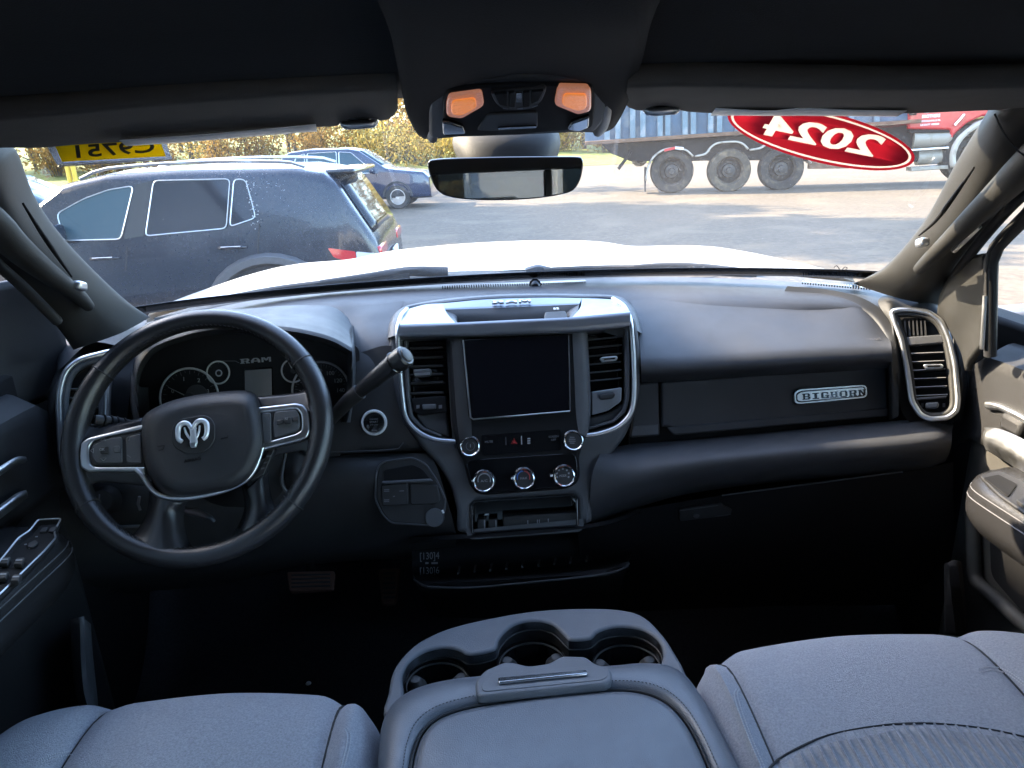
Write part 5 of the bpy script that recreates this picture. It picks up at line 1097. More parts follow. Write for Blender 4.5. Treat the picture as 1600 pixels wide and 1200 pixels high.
lv = plate('air_vent', FS, [fillet([(631, 532), (636, 532), (640, 620), (645, 650), (662, 668), (690, 680), (690, 684), (658, 672), (639, 653), (634, 620)], 2)], -.03, .026, 'grey_plastic', da, .002); lv['label'] = 'centre air vent on the driver side of the screen'
for k, y in enumerate((541, 556, 570, 583, 596, 612)): plate('slat', FS, [[(640, y+1), (692, y-1), (693, y+3), (641, y+5)]], -.030, .018, 'black_plastic', lv, .002)
plate('vent_tab', FS, [fillet([(645, 577), (672, 575), (675, 582), (672, 588), (647, 590)], 3)], -.014, .012, 'grey_plastic', lv, .003)
plate('tab_strip', FS, [fillet([(647, 583), (672, 581.5), (672, 585.5), (648, 587)], 1)], -.002, .001, 'satin', lv)
plate('vent_base', FS, [fillet([(641, 622), (697, 618), (700, 645), (690, 645), (660, 650), (646, 644)], 4)], -.03, .022, 'deep_plastic', lv, .003)
plate('vent_wheel', FS, [fillet([(659, 632), (681, 631), (681, 639), (660, 640)], 2)], -.008, .007, 'grey_plastic', lv, .002)
for a in (653, 688): plate('vent_mark', FS, [[(a-2.5, 633), (a+2.5, 632.5), (a+2.5, 638), (a-2.5, 638.5)]], -.0078, .001, 'dim_print', lv)
plate('vent_shelf', FS, [fillet([(648, 648), (698, 640), (702, 684), (690, 681), (664, 669)], 5)], -.034, .020, 'soft_pad', lv, .004)
rv = plate('air_vent', FS, [fillet([(975, 514), (981, 513), (984, 560), (984, 622), (978, 645), (960, 660), (920, 672), (920, 667), (958, 656), (973, 640), (978, 620)], 2)], -.03, .026, 'grey_plastic', da, .002); rv['label'] = 'centre air vent on the passenger side of the screen'
for k, y in enumerate((528, 541, 554, 567, 580, 593)): plate('slat', FS, [[(918, y+1.5), (972, y-3.5), (972, y-1.6), (918, y+3.6)]], -.030, .018, 'grey_plastic', lv if False else rv, .0015)
t_ = plate('vent_tab', FS, [fillet([(937, 560), (941, 557.5), (963, 555.5), (966, 558.5), (963, 563.5), (941, 566)], 2)], -.012, .010, 'satin', rv, .002)
plate('tab_slot', FS, [fillet([(944, 560.5), (961, 558.8), (961, 561), (944, 562.8)], 1)], -.002, .001, 'gloss_black', t_)
plate('vent_base', FS, [fillet([(924, 612), (972, 605), (971, 627), (950, 642), (925, 649)], 3)], -.022, .018, 'brushed', rv, .002)
plate('vent_wheel', FS, [fillet([(935, 616), (959, 612.5), (962, 617), (958, 623), (938, 625.5)], 4)], -.004, .008, 'black_plastic', rv, .003)
plate('vent_shelf', FS, [fillet([(918, 652), (952, 645), (974, 630), (980, 640), (962, 660), (918, 672)], 4)], -.034, .020, 'soft_pad', rv, .004)
# centre panel with the screen
CP = fillet([(700, 529), (806, 524), (913, 518), (917, 600), (919, 655), (912, 690), (905, 716), (907, 745), (900, 758), (882, 765), (760, 774), (745, 772), (733, 758), (724, 722), (714, 704), (705, 660)], 6)
cp = plate('centre_panel', FS, [CP], -.012, .024, 'deep_plastic', da, .007, 3)
loft('panel_edge', [[FS.px(a, b, w_) for a, b in ((893, 521), (896, 585), (899, 650), (903, 676))] for w_ in (.013,)] + [[FS.px(a, b, .014) for a, b in ((908, 521), (912, 590), (914, 650), (910, 680))], [FS.px(a, b, .004) for a, b in ((917, 520), (921, 590), (922, 650), (917, 684))], [FS.px(a, b, -.03) for a, b in ((921, 520), (924, 590), (925, 650), (920, 684))]], 'grey_plastic', da, 20, 10)
loft('panel_edge', [[FS.px(a, b, .0135) for a, b in ((724, 530), (731, 600), (737, 660), (738, 690))], [FS.px(a, b, .0145) for a, b in ((712, 530), (716, 600), (722, 660), (726, 690))], [FS.px(a, b, .004) for a, b in ((699, 530), (703, 600), (706, 660), (712, 700))], [FS.px(a, b, -.03) for a, b in ((695, 530), (699, 600), (703, 660), (708, 700))]], 'black_plastic', da, 20, 10)
ts = plate('touchscreen', FS, [fillet([(724, 531), (888, 523), (892, 644), (736, 656)], 3)], .0125, .004, 'gloss_black', da, .001)
plate('screen_glass', FS, [fillet([(729, 534), (885, 526), (888, 641), (739, 652)], 2)], .0166, .0008, 'screen_glass', ts)
tube('screen_bezel', [FS.px(a, b, .0165) for a, b in ((724.5, 533), (730, 592), (736, 652), (740, 655), (815, 649), (889, 642.5))], .0015, 'satin', ts, seg=6)
tube('screen_bezel', [FS.px(a, b, .0165) for a, b in ((889.5, 642), (888.5, 580), (887, 526))], .0010, 'grey_plastic', ts, seg=6)
plate('button_row', FS, [fillet([(752, 680), (875, 671), (876, 703), (754, 712)], 3)], .0115, .0015, 'gloss_black', da)
def knob(a, b, rpx, w0, hgt, label=None, style=0):
    k = (FS.px(a+10, b)-FS.px(a, b)).length/10; r = rpx*k; o = FS.px(a, b, w0)
    kn = lathe('knob', o, FS.n, [(r*1.12, 0), (r*1.08, .003), (r, .004), (r*.96, hgt-.002), (r*.9, hgt)], 'gloss_black', da, 40)
    lathe('knob_ring', o, FS.n, [(r*.99, hgt-.006), (r*.985, hgt+.0006), (r*.90, hgt+.0012), (r*.84, hgt+.0004), (r*.84, hgt-.003)], 'chrome', kn, 40)
    lathe('knob_face', o, FS.n, [(r*.845, hgt-.002), (r*.8, hgt-.001), (0, hgt-.0008)], 'black_plastic', kn, 32)
    f = FS.sh(w0+hgt)
    if style == 0:
        tube('knob_mark', [f.px(a+.0+cos(t)*rpx*.45, b+sin(t)*rpx*.45, .0003) for t in [radians(q) for q in range(-60, 241, 12)]], .0005, 'dim_print', kn, seg=4)
        tube('knob_mark', [f.px(a, b-3, .0003), f.px(a, b+2, .0003)], .0005, 'grey_print', kn, seg=4)
    elif style == 1:
        for dy in (-4.5, -1.5, 1.5, 4.5): plate('knob_mark', f, [[(a-6+abs(dy)*.5, b+dy-.8-.08*6), (a+6-abs(dy)*.5, b+dy-.8+.0), (a+6-abs(dy)*.5, b+dy+.8), (a-6+abs(dy)*.5, b+dy+.8)]], .0, .0004, 'dim_print', kn)
    else:
        for q0, q1, m in (style):
            tube('knob_mark', [f.px(a+cos(t)*rpx*.62, b-sin(t)*rpx*.62, .0003) for t in [radians(q0+(q1-q0)*i/14) for i in range(15)]], .0009, m, kn, seg=4)
        ftext('knob_lettering', label, f, a, b+1.5, 3.6, 'grey_print', kn, w=.0002, wpx=11)
        plate('knob_pointer', f, [[(a-rpx*.98, b+rpx*.14), (a-rpx*1.22, b+rpx*.20), (a-rpx*1.22, b+rpx*.02), (a-rpx*.98, b-rpx*.02)]], -.004, .003, 'white_print', kn)
    return kn
knob(735, 697, 15, .009, .017, style=0); knob(894, 688, 15, .009, .017, style=1)
ftext('lettering', 'MUTE', FS, 764, 690, 3.4, 'dim_print', da, w=.014, wpx=12)
ftext('lettering', 'SCREEN', FS, 864, 682, 3.2, 'dim_print', da, w=.014, wpx=15); ftext('lettering', 'OFF', FS, 864, 687, 3.2, 'dim_print', da, w=.014)
f2 = FS.sh(.0135)
tube('hazard_mark', [f2.px(a, b) for a, b in ((799, 693.5), (808, 693), (803.3, 685))], .0007, 'red_print', da, closed=True, seg=4)
plate('hazard_fill', f2, [[(801, 692.5), (806.5, 692.2), (803.5, 687)]], 0, .0003, 'red_print', da)
plate('divider', f2, [[(814, 681), (815.6, 681), (816, 694.5), (814.4, 694.5)]], 0, .0006, 'grey_print', da)
plate('divider', f2, [[(790, 683), (790.6, 683), (791, 695), (790.4, 695)]], 0, .0004, 'dim_print', da)
for y in (684.5, 688, 691.5): plate('button_mark', f2, [[(824, y), (828.5, y-.3), (828.7, y+1.8), (824.2, y+2.1)]], 0, .0004, 'grey_print', da)
plate('climate_panel', FS, [fillet([(728, 722), (742, 718), (895, 708), (901, 716), (903, 743), (896, 755), (880, 761), (762, 770), (747, 768), (737, 756)], 7)], .0115, .003, 'gloss_black', da, .001)
knob(756.5, 750, 16, .013, .020, 'A/C', [(200, -20, 'grey_print')]); knob(818, 746, 16, .013, .020, 'MAX', [(200, 95, 'blue_print'), (85, -20, 'red_print')])
kn_ = knob(879.5, 742, 16, .013, .020, 'MODE', [(-30, -31, 'grey_print')])
f3 = FS.sh(.033)
for an in (200, 165, 130, 90, 50, 15, -20):
    a, b = 879.5+cos(radians(an))*9.5, 742-sin(radians(an))*9.5; plate('knob_mark', f3, [[(a-1.3, b-1.3), (a+1.3, b-1.3), (a+1.3, b+1.3), (a-1.3, b+1.3)]], 0, .0004, 'grey_print', kn_)
# storage slot with sockets
cbk = plate('cubby_back', FS, [[(735, 783), (905, 772), (906, 826), (736, 838)]], -.054, .004, 'gloss_black', da)
tube('cubby_rim', [FS.px(a, b, -.003) for a, b in CUB], .0022, 'gloss_black', da, closed=True, seg=6)
plate('cubby_shelf', FS, [[(785, 806), (902, 799), (903, 822), (786, 829)]], -.046, .034, 'black_plastic', da, .004)
for a in (752, 770):
    so = plate('usb_socket', FS, [fillet([(a-7, 811), (a+7, 810), (a+7, 828), (a-7, 829)], 2)], -.040, .026, 'black_plastic', da, .003)
    plate('socket_edge', FS, [[(a+4, 813), (a+5.5, 812.8), (a+6, 826), (a+4.4, 826.2)]], -.014, .001, 'grey_print', so)
plate('socket_lamp', FS, [fillet([(757, 803), (764, 802.5), (764, 805), (757, 805.5)], 1)], -.046, .004, 'white_print', da)
for a, b in ((824, 813), (839, 812), (842, 812), (856, 810.5)): plate('shelf_mark', FS, [[(a, b), (a+1.3, b), (a+1.5, b+9), (a+.2, b+9)]], -.0118, .0006, 'grey_print', da)
plate('rim_glint', FS, [fillet([(894, 778), (899, 781), (900, 786), (897, 784)], 1)], -.03, .02, 'satin', da, .001)
# ---- bright hood of the stack with its tray
hoodm = 'brushed'
TOPZ = [[(627, 529, None, -.01), (720, 527.5, None, -.01), (800, 525, None, -.01), (900, 521, None, -.01), (981, 513, None, -.01)], [(626, 528, None, .018), (720, 526.5, None, .02), (800, 524, None, .022), (900, 520, None, .02), (981, 512, None, .018)],
        [(626, 513, None, .020), (712, 510, None, .024), (800, 506, None, .026), (893, 501, None, .024), (982, 494, None, .020)], [(627, 509, None, .018), (712, 506.5, None, .021), (800, 502.5, None, .022), (893, 498, None, .021), (982, 490, None, .018)]]
fascia = [[FS.px(a, b, w_) for a, b, _, w_ in r] for r in TOPZ]
lip = [[V(q0, q1, y) for q0, q1, y in r] for r in ([(627, 509, 1.262), (712, 506.5, 1.262)],)]
ht = loft('stack_hood', fascia, hoodm, da, 40, 14, ang=75, solid=0); ht['label'] = 'brushed silver hood over the screen with an open tray'
yl = fascia[3][1].y
loft('hood_wing', [[fascia[3][0], (fascia[3][0]+fascia[3][1])/2, fascia[3][1]], [V(628, 497, 1.32), V(662, 490, 1.32), V(698, 489, 1.32)], [V(634, 484, 1.37), V(664, 476, 1.375), V(692, 474, 1.38)]], hoodm, ht, 16, 14)
loft('hood_wing', [[fascia[3][3], (fascia[3][3]+fascia[3][4])/2, fascia[3][4]], [V(907, 480, 1.32), V(945, 478, 1.32), V(979, 480, 1.32)], [V(909, 466, 1.38), V(935, 466.5, 1.378), V(960, 468, 1.37)]], hoodm, ht, 16, 14)
loft('hood_rim', [[V(692, 474, 1.38), V(750, 468.5, 1.39), V(800, 466, 1.392), V(860, 465, 1.39), V(909, 466, 1.38)], [V(690, 482, 1.355), V(750, 480, 1.362), V(800, 478, 1.364), V(860, 475.5, 1.362), V(906, 473.5, 1.355)], [V(691, 484, 1.353), V(750, 482, 1.36), V(800, 480, 1.362), V(860, 477.5, 1.36), V(905, 475.5, 1.353)]], hoodm, ht, 30, 10, ang=75)
loft('tray_wall', [[V(691, 484, 1.353), V(750, 482, 1.36), V(800, 480, 1.362), V(860, 477.5, 1.36), V(905, 475.5, 1.353)], [V(713, 493, 1.345), V(760, 492, 1.348), V(800, 490.5, 1.349), V(850, 489, 1.348), V(886, 488, 1.345)], [V(714, 507, 1.338), V(760, 506, 1.34), V(800, 504, 1.34), V(850, 502, 1.34), V(886, 501, 1.338)], [V(714, 530, 1.33), V(760, 530, 1.33), V(800, 528, 1.33), V(850, 526, 1.33), V(886, 525, 1.33)]], 'black_plastic', ht, 30, 16, ang=75)
loft('tray_cheek', [[fascia[3][1], V(704, 498, 1.30), V(691, 484, 1.353)], [fascia[3][1]+Vector((.006, .012, -.006)), V(712, 499, 1.31), V(713, 493, 1.345)], [fascia[3][1]+Vector((.01, .02, -.05)), V(716, 510, 1.31), V(714, 507, 1.338)]], 'soft_pad', ht, 10, 10)
loft('tray_cheek', [[fascia[3][3], V(902, 487, 1.30), V(905, 475.5, 1.353)], [fascia[3][3]+Vector((-.006, .012, -.006)), V(890, 492, 1.31), V(886, 488, 1.345)], [fascia[3][3]+Vector((-.01, .02, -.05)), V(888, 504, 1.31), V(886, 501, 1.338)]], 'soft_pad', ht, 10, 10)
fr_ = Fr(V(690, 480, 1.358), V(906, 472, 1.358), V(800, 467, 1.388))
slab('raised_lettering', 'RAM', fr_, 799, 473.5, 60, 8.5, 'satin', ht, w=.0, th=.004, rot=0)
fq = Fr((850, 500, 1.30), (886, 498, 1.30), (868, 487, 1.33))
sk = plate('socket_cap', fq, [fillet([(851, 487), (884, 485), (889, 500), (849, 502)], 3)], 0, .012, 'black_plastic', ht, .003)
ftext('socket_mark', '52', fq, 869, 492, 6, 'white_print', sk, w=.0125, bold=.03, wpx=9)
hb = [(607, 528, 1.262), (610, 506, 1.30), (620, 489, 1.345), (640, 477, 1.39), (690, 468, 1.405), (750, 462.5, 1.412), (800, 460, 1.415), (860, 459.5, 1.412), (910, 460, 1.405), (962, 463, 1.392), (984, 477, 1.345), (996, 498, 1.30), (1001, 520, 1.262)]
hin = [(621, 524, 1.255), (624, 506, 1.285), (630, 492, 1.335), (641, 482, 1.378), (692, 473, 1.385), (750, 467.5, 1.395), (800, 465, 1.397), (860, 464, 1.395), (909, 465, 1.385), (957, 466, 1.378), (974, 478, 1.335), (984, 496, 1.285), (987, 514, 1.255)]
loft('hood_skirt', sil([hin, [(a*.5+c*.5, b*.5+d*.5-1, y*.5+f*.5-.004) for (a, b, y), (c, d, f) in zip(hb, hin)], hb, [(a+(a-800)*.012, b-1+(2 if b > 500 else 0), y+.04) for a, b, y in hb]]), 'grey_plastic', da, 60, 14, ang=75)
loft('centre_fill', sil([[(536, 482, 1.39), (575, 478, 1.40), (632, 470, 1.42)], [(540, 505, 1.345), (575, 500, 1.345), (620, 495, 1.36)], [(540, 540, 1.285), (575, 535, 1.28), (614, 530, 1.285)], [(540, 590, 1.245), (575, 590, 1.24), (616, 590, 1.24)], [(540, 645, 1.232), (575, 645, 1.225), (625, 645, 1.225)]]), 'soft_pad', da, 16, 24, ang=75)
# ---- start button, driver side switch panel
FB_ = Fr((520, 705, 1.20), (628, 699, 1.20), (575, 630, 1.225))
DB_ = [[(470, 560, 1.28), (545, 555, 1.27), (600, 540, 1.26), (628, 545, 1.25)], [(470, 640, 1.235), (545, 640, 1.225), (600, 635, 1.22), (640, 640, 1.22)], [(470, 706, 1.205), (545, 703, 1.205), (600, 700, 1.205), (655, 698, 1.205)], [(470, 712, 1.22), (545, 709, 1.22), (600, 706, 1.22), (665, 704, 1.22)]]
loft('driver_panel', sil(DB_), 'black_plastic', da, 24, 20, ang=40)
loft('driver_panel', sil([[(230, 640, 1.29), (350, 640, 1.28), (480, 640, 1.27)], [(235, 712, 1.21), (350, 712, 1.20), (480, 710, 1.205)], [(235, 722, 1.21), (350, 720, 1.21), (480, 718, 1.21)]]), 'deep_plastic', da, 20, 12)
tube('panel_line', [V(a, b, 1.203) for a, b in ((480, 707), (560, 705), (622, 701), (630, 692))], .0012, 'grey_plastic', da, n=14, seg=5)
o = FB_.px(585, 660, .002); k = (FB_.px(595, 660)-FB_.px(585, 660)).length/10
sb = lathe('start_button', o, FB_.n, [(k*20.5, -.004), (k*20.5, .003), (k*19, .0055), (k*17, .0055), (k*16, .003)], 'ring_white', da, 48)
lathe('button_face', o, FB_.n, [(k*16.2, .002), (k*15.5, .006), (k*14, .0065), (0, .007)], 'gloss_black', sb, 40)
for s_, dy, h in (('ENGINE', -4.5, 3), ('START', 0, 4), ('STOP', 4.5, 3)): ftext('button_lettering', s_, FB_, 585.5, 659+dy, h*.8, 'dim_print', sb, w=.0095, wpx=13)
ftext('button_lettering', 'RUN', FB_, 586, 672, 2.6, 'dim_print', sb, w=.0095)
# ---- lower pad, left, with knee panel
LL = [[(85, 752, 1.20), (200, 740, 1.215), (330, 735, 1.215), (470, 715, 1.215), (580, 709, 1.215), (670, 708, 1.20)], [(85, 765, 1.17), (200, 752, 1.18), (330, 747, 1.185), (470, 728, 1.185), (580, 722, 1.185), (680, 724, 1.185)], [(90, 800, 1.15), (200, 790, 1.155), (330, 785, 1.16), (470, 765, 1.165), (580, 752, 1.165), (690, 752, 1.17)], [(100, 850, 1.16), (200, 842, 1.165), (330, 835, 1.17), (470, 825, 1.175), (580, 822, 1.175), (712, 830, 1.15)], [(110, 905, 1.20), (200, 900, 1.205), (330, 890, 1.21), (470, 870, 1.215), (580, 862, 1.22), (712, 850, 1.22)], [(115, 930, 1.32), (200, 925, 1.33), (330, 915, 1.35), (470, 885, 1.35), (580, 875, 1.35), (712, 870, 1.35)]]
loft('knee_panel', sil(LL), 'black_plastic', da, 50, 40, ang=70)
FK = Fr((590, 815, 1.160), (700, 812, 1.150), (640, 715, 1.195), off=.020)
PB = [(588, 745), (591, 730), (600, 721), (645, 715), (665, 724), (684, 752), (697, 782), (694, 804), (680, 821), (612, 817), (598, 803), (587, 780)]
bp_ = plate('switch_pod', FK, [fillet(PB, 7)], -.01, .013, 'black_plastic', da, .003)
tube('pod_edge', [FK.px(a, b, .003) for a, b in fillet(PB, 7)], .0016, 'grey_plastic', bp_, closed=True, seg=6)
plate('pod_recess', FK, [fillet([(599, 735), (645, 726), (660, 733), (675, 752), (600, 756)], 5)], .002, .003, 'deep_plastic', bp_, .001)
plate('lamp_switch', FK, [fillet([(595, 758), (637, 754), (638, 789), (597, 791)], 4)], .002, .006, 'black_plastic', bp_, .002)
plate('blank_switch', FK, [fillet([(640, 754), (684, 758), (688, 782), (682, 788), (641, 789)], 4)], .002, .005, 'black_plastic', bp_, .002)
plate('pod_ledge', FK, [fillet([(596, 752), (672, 748), (676, 752), (597, 757)], 2)], .002, .008, 'grey_plastic', bp_, .002)
for a, b, c in ((600, 764.5, 8), (600, 767, 8), (624, 766.5, 7), (600, 780.5, 8), (600, 783, 8), (614, 775, 3)): plate('switch_mark', FK, [[(a, b), (a+c, b-.3), (a+c, b+1.2), (a, b+1.5)]], .008, .0006, 'dim_print', bp_)
o = FK.px(680, 808, .001); k = (FK.px(690, 808)-FK.px(680, 808)).length/10
lathe('round_cover', o, FK.n, [(k*14.5, 0), (k*14.5, .008), (k*13.5, .010), (0, .010)], 'grey_plastic', bp_, 32)
tube('cover_tab', [FK.px(692, 796, .008), FK.px(694, 801, .008)], .0018, 'white_print', bp_, seg=6)
# ---- tray and skirt under the stack
lt = [[(640, 840, 1.17), (700, 836, 1.14), (830, 828, 1.13), (940, 815, 1.14), (1000, 796, 1.17)], [(640, 849, 1.16), (700, 843, 1.13), (830, 834, 1.12), (940, 821, 1.13), (1000, 801, 1.16)], [(643, 854, 1.235), (700, 849, 1.235), (830, 841, 1.235), (940, 830, 1.235), (995, 812, 1.235)], [(645, 893, 1.215), (700, 892, 1.215), (830, 884, 1.215), (940, 872, 1.215), (990, 858, 1.215)], [(648, 903, 1.137), (664, 911, 1.108), (830, 903, 1.093), (945, 891, 1.103), (982, 878, 1.122)], [(649, 912, 1.135), (666, 920, 1.105), (830, 912, 1.09), (945, 900, 1.10), (983, 887, 1.12)], [(655, 920, 1.20), (680, 930, 1.18), (830, 925, 1.16), (935, 915, 1.18), (975, 900, 1.20)], [(670, 960, 1.25), (690, 965, 1.24), (830, 965, 1.24), (930, 960, 1.24), (965, 950, 1.25)]]
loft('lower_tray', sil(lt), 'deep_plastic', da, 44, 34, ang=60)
tube('tray_edge', [V(a, b, y-.004) for a, b, y in ((647, 905, 1.135), (656, 912, 1.12), (670, 917, 1.10), (740, 918, 1.095), (830, 910, 1.088), (900, 903, 1.09), (945, 897, 1.10), (975, 888, 1.118), (983, 880, 1.13))], .0022, 'black_plastic', da, n=40, seg=6)
for k in range(9):
    x = 718+k*25; tube('floor_rib', [V(x, 886-k*2.2, 1.205), V(x-2, 896-k*2.4, 1.135)], .0022, 'black_plastic', da, seg=5)
FT2 = Fr((650, 893, 1.215), (760, 888, 1.215), (670, 852, 1.235), off=.020)
for s_, b in (('[130]4', 869), ('[130]6', 892)): ftext('lettering', s_, FT2, 671, b, 11, 'dim_print', da, w=.001, wpx=30, ext=.0003)
for a, b, w_ in ((667, 880, 5), (679, 880, 10)): plate('glyph', FT2, [[(a-w_/2, b-1.5), (a+w_/2, b-1.7), (a+w_/2, b+1.3), (a-w_/2, b+1.5)]], 0, .0006, 'dim_print', da)
# filler body behind everything so no daylight leaks through the dash
box('dash_core', (0, 1.43, 1.30), 1.56, .14, .36, 'deep_plastic', da)
# ================================================================== STEERING WHEEL AND COLUMN
WC = Vector((-.488, 1.04, 1.449)); TL = radians(36); RR = .183
wx = Vector((1, 0, 0)); wy = Vector((0, sin(TL), cos(TL))); wn_ = wx.cross(wy)   # towards the driver
FWH = Fr(WC, WC+wx, WC+wy)
sw = thing('steering_wheel', 'black leather steering wheel with silver spokes and ram head emblem', 'steering wheel', WC)
def wp(a, r=RR, w_=0): return WC+wx*(r*cos(a))+wy*(r*sin(a))+wn_*w_
# rim with slightly thicker grips
N_ = 120; rows = []
for i in range(N_+1):
    a = 2*pi*i/N_; g = .0162+.0012*cos(2*(a-pi/2)+pi); rr = []
    e1 = Vector((cos(a)*wx+sin(a)*wy)); 
    for j in range(18):
        t = 2*pi*j/18; rr.append(wp(a)+e1*(g*1.0*cos(t))+wn_*(g*1.08*sin(t)))
    rows.append(rr)
mesh('rim', *grid(rows, True), 'leather', sw, fix=True, ang=60)
for deg in (34, 146, 214, 322, 300, 240):
    a = radians(deg)
    if deg in (300, 240): continue
    e1 = cos(a)*wx+sin(a)*wy; tube('rim_seam', [wp(a)+e1*(.0170*cos(t))+wn_*(.0178*sin(t)) for t in [2*pi*j/20 for j in range(20)]], .0011, 'rubber', sw, closed=True, seg=5)
# stitching round the inside of the rim
st_ = []
for i in range(150):
    a = 2*pi*i/150; e1 = cos(a)*wx+sin(a)*wy; e2 = -sin(a)*wx+cos(a)*wy; c = wp(a)-e1*.0135+wn_*.0100
    st_.append(box_vf(c, .0035, .0012, .0012, (e2+.35*e1).normalized(), e1, wn_))
mesh('stitching', *join(st_), 'rubber', sw)
FH = FWH.sh(.012)
HUB = [(222, 668), (226, 652), (240, 640), (270, 627), (310, 618), (350, 613), (385, 612), (400, 620), (406, 640), (411, 668), (412, 694), (404, 722), (388, 748), (362, 764), (325, 772), (288, 777), (264, 774), (246, 760), (231, 735), (223, 705)]
def hubloop(s, w_, n=72, dy=0):
    f = FWH.sh(w_); c = f.uv(316, 694); L = [f.uv(a, b) for a, b in HUB]
    return [f.P(c[0]+(q[0]-c[0])*s, c[1]+(q[1]-c[1])*s+dy) for q in crv([(u, v) for u, v in L], n, True)]
hl_ = [hubloop(1.0, -.03), hubloop(1.02, .004), hubloop(1.0, .014), hubloop(.93, .026), hubloop(.80, .032), hubloop(.72, .0315), hubloop(.55, .033), hubloop(.3, .034), hubloop(.02, .034)]
hub = mesh('airbag_cover', *grid(hl_, True), 'airbag_vinyl', sw, ang=60, fix=True)
FE = FWH.sh(.033)
HEX = [(267, 678), (270, 664), (282, 654), (318, 648), (329, 652), (336, 664), (336, 686), (328, 700), (312, 709), (290, 709), (276, 702), (268, 692)]
plate('emblem_base', FE, [fillet(HEX, 5)], -.002, .004, 'black_plastic', hub, .0015)
# ram head: two horns curling down from a wedge-shaped face
FEm = FE.sh(.004)
em_ = plate('ram_emblem', FEm, [fillet([(294.5, 666), (300, 671), (305, 665), (305.5, 676), (307.5, 690), (305, 698), (297, 699), (295.5, 692), (296.5, 678)], 1.5)], 0, .006, 'emblem', hub, .002, 3)
fz = FEm.sh(.003)
for cv in ([(300, 671), (294, 662.5), (287, 661), (280, 666), (278, 676), (279, 686), (284, 690)], [(301, 670), (307, 660), (315, 657), (322, 661), (323.5, 672), (321.5, 682), (317, 686)], [(288, 668), (291, 677), (298, 688)], [(312, 665), (310.5, 676), (304.5, 690)]):
    big = len(cv) > 4
    tube('horn', [fz.px(a, b) for a, b in cv], [.0030, .0038, .0040, .0040, .0036, .0032] if big else [.0012, .0018, .0014], 'emblem', em_, n=26, seg=10)
plate('emblem_groove', FEm, [[(297, 692), (306, 691), (304.5, 697), (298, 698)]], .006, .0006, 'satin', em_)
FTx = FWH.sh(.0318)
ftext('lettering', 'AIRBAG', FTx, 302, 719, 5, 'deep_plastic', hub, w=.0022, wpx=26, rot=radians(8))
for pts in ([(247, 698), (258, 697), (256, 703), (249, 704)], [(346, 686), (357, 684), (357, 681)]): tube('horn_mark', [FTx.px(a, b, .0025) for a, b in pts], .0008, 'deep_plastic', hub, seg=4)
# silver spokes
FSP = FWH.sh(.010)
LSP = fillet([(219, 664), (160, 678), (136, 684), (126, 692), (123, 712), (125, 730), (136, 737), (212, 737), (222, 742), (236, 766), (247, 774), (268, 782), (300, 781), (345, 772), (380, 757), (400, 735), (412, 702), (470, 688), (480, 683), (484, 672), (481, 642), (474, 632), (462, 629), (404, 636), (404, 642), (420, 700), (396, 733), (380, 748), (345, 762), (300, 771), (268, 771), (250, 764), (240, 752), (226, 728), (222, 720)], 4)
LSPi = fillet([(222, 671), (165, 683), (145, 689), (139, 697), (138, 712), (140, 725), (147, 729), (226, 729)], 4)
plate('silver_spoke', FSP, [fillet([(225, 662), (160, 678), (136, 684), (126, 692), (123, 712), (125, 730), (136, 737), (212, 737), (226, 742), (226, 729), (147, 729), (140, 725), (138, 712), (139, 697), (145, 689), (165, 683), (225, 670)], 3)], -.008, .012, 'satin', sw, .003)
plate('silver_spoke', FSP, [fillet([(400, 636), (462, 629), (474, 632), (481, 642), (484, 672), (480, 683), (470, 688), (411, 703), (408, 692), (462, 677), (470, 672), (471, 660), (469, 646), (463, 639), (400, 646)], 3)], -.008, .012, 'satin', sw, .003)
tube('silver_trim', [FSP.px(a, b, .002) for a, b in ((212, 733), (222, 742), (237, 764), (250, 774), (270, 779), (300, 778), (345, 769), (380, 754), (398, 735), (411, 700))], .0036, 'satin', sw, n=50, seg=8)
swp = plate('switch_panel', FSP, [fillet([(224, 672), (165, 684), (145, 690), (139, 699), (138.5, 712), (141, 724), (148, 728), (226, 728)], 4)], -.008, .010, 'black_plastic', sw, .002)
plate('button_block', FSP, [fillet([(144, 696), (165, 686), (190, 682), (191, 723), (150, 724), (143, 714)], 5)], .002, .003, 'grey_plastic', swp, .0015)
plate('button_block', FSP, [fillet([(196, 683), (219, 677), (220, 724), (197, 723)], 4)], .002, .003, 'grey_plastic', swp, .0015)
plate('ok_button', FSP, [fillet([(156, 698), (170, 697), (170, 709), (156, 709)], 3)], .005, .002, 'black_plastic', swp, .001)
plate('ok_button', FSP, [fillet([(177, 697), (187, 696), (187, 707), (177, 707)], 3)], .005, .002, 'grey_plastic', swp, .001)
ftext('button_lettering', 'OK', FSP, 163.5, 704, 4.5, 'grey_print', swp, w=.0075, wpx=8)
for tri in ([(160, 690), (169, 690), (164.5, 685.5)], [(160, 717), (169, 717), (164.5, 721.5)], [(149, 702), (149, 709), (144.5, 705.5)], [(184, 699), (184, 705), (188, 702)]): tube('button_mark', [FSP.px(a, b, .0055) for a, b in tri], .0005, 'grey_print', swp, closed=True, seg=4)
for tri in ([(201, 686), (206, 684), (204, 690)], [(201, 712), (207, 716)]): tube('button_mark', [FSP.px(a, b, .0055) for a, b in tri], .0006, 'dim_print', swp, seg=4)
swr = plate('switch_panel', FSP, [fillet([(403, 644), (462, 638), (468, 646), (470, 660), (469, 671), (462, 677), (408, 694)], 4)], -.008, .010, 'black_plastic', sw, .002)
plate('button_block', FSP, [fillet([(429, 643), (463, 640), (468, 650), (468, 668), (462, 674), (428, 684), (426, 665)], 4)], .002, .003, 'grey_plastic', swr, .0015)
plate('resume_button', FSP, [fillet([(443, 652), (455, 651), (456, 662), (444, 663)], 4)], .005, .003, 'black_plastic', swr, .0015)
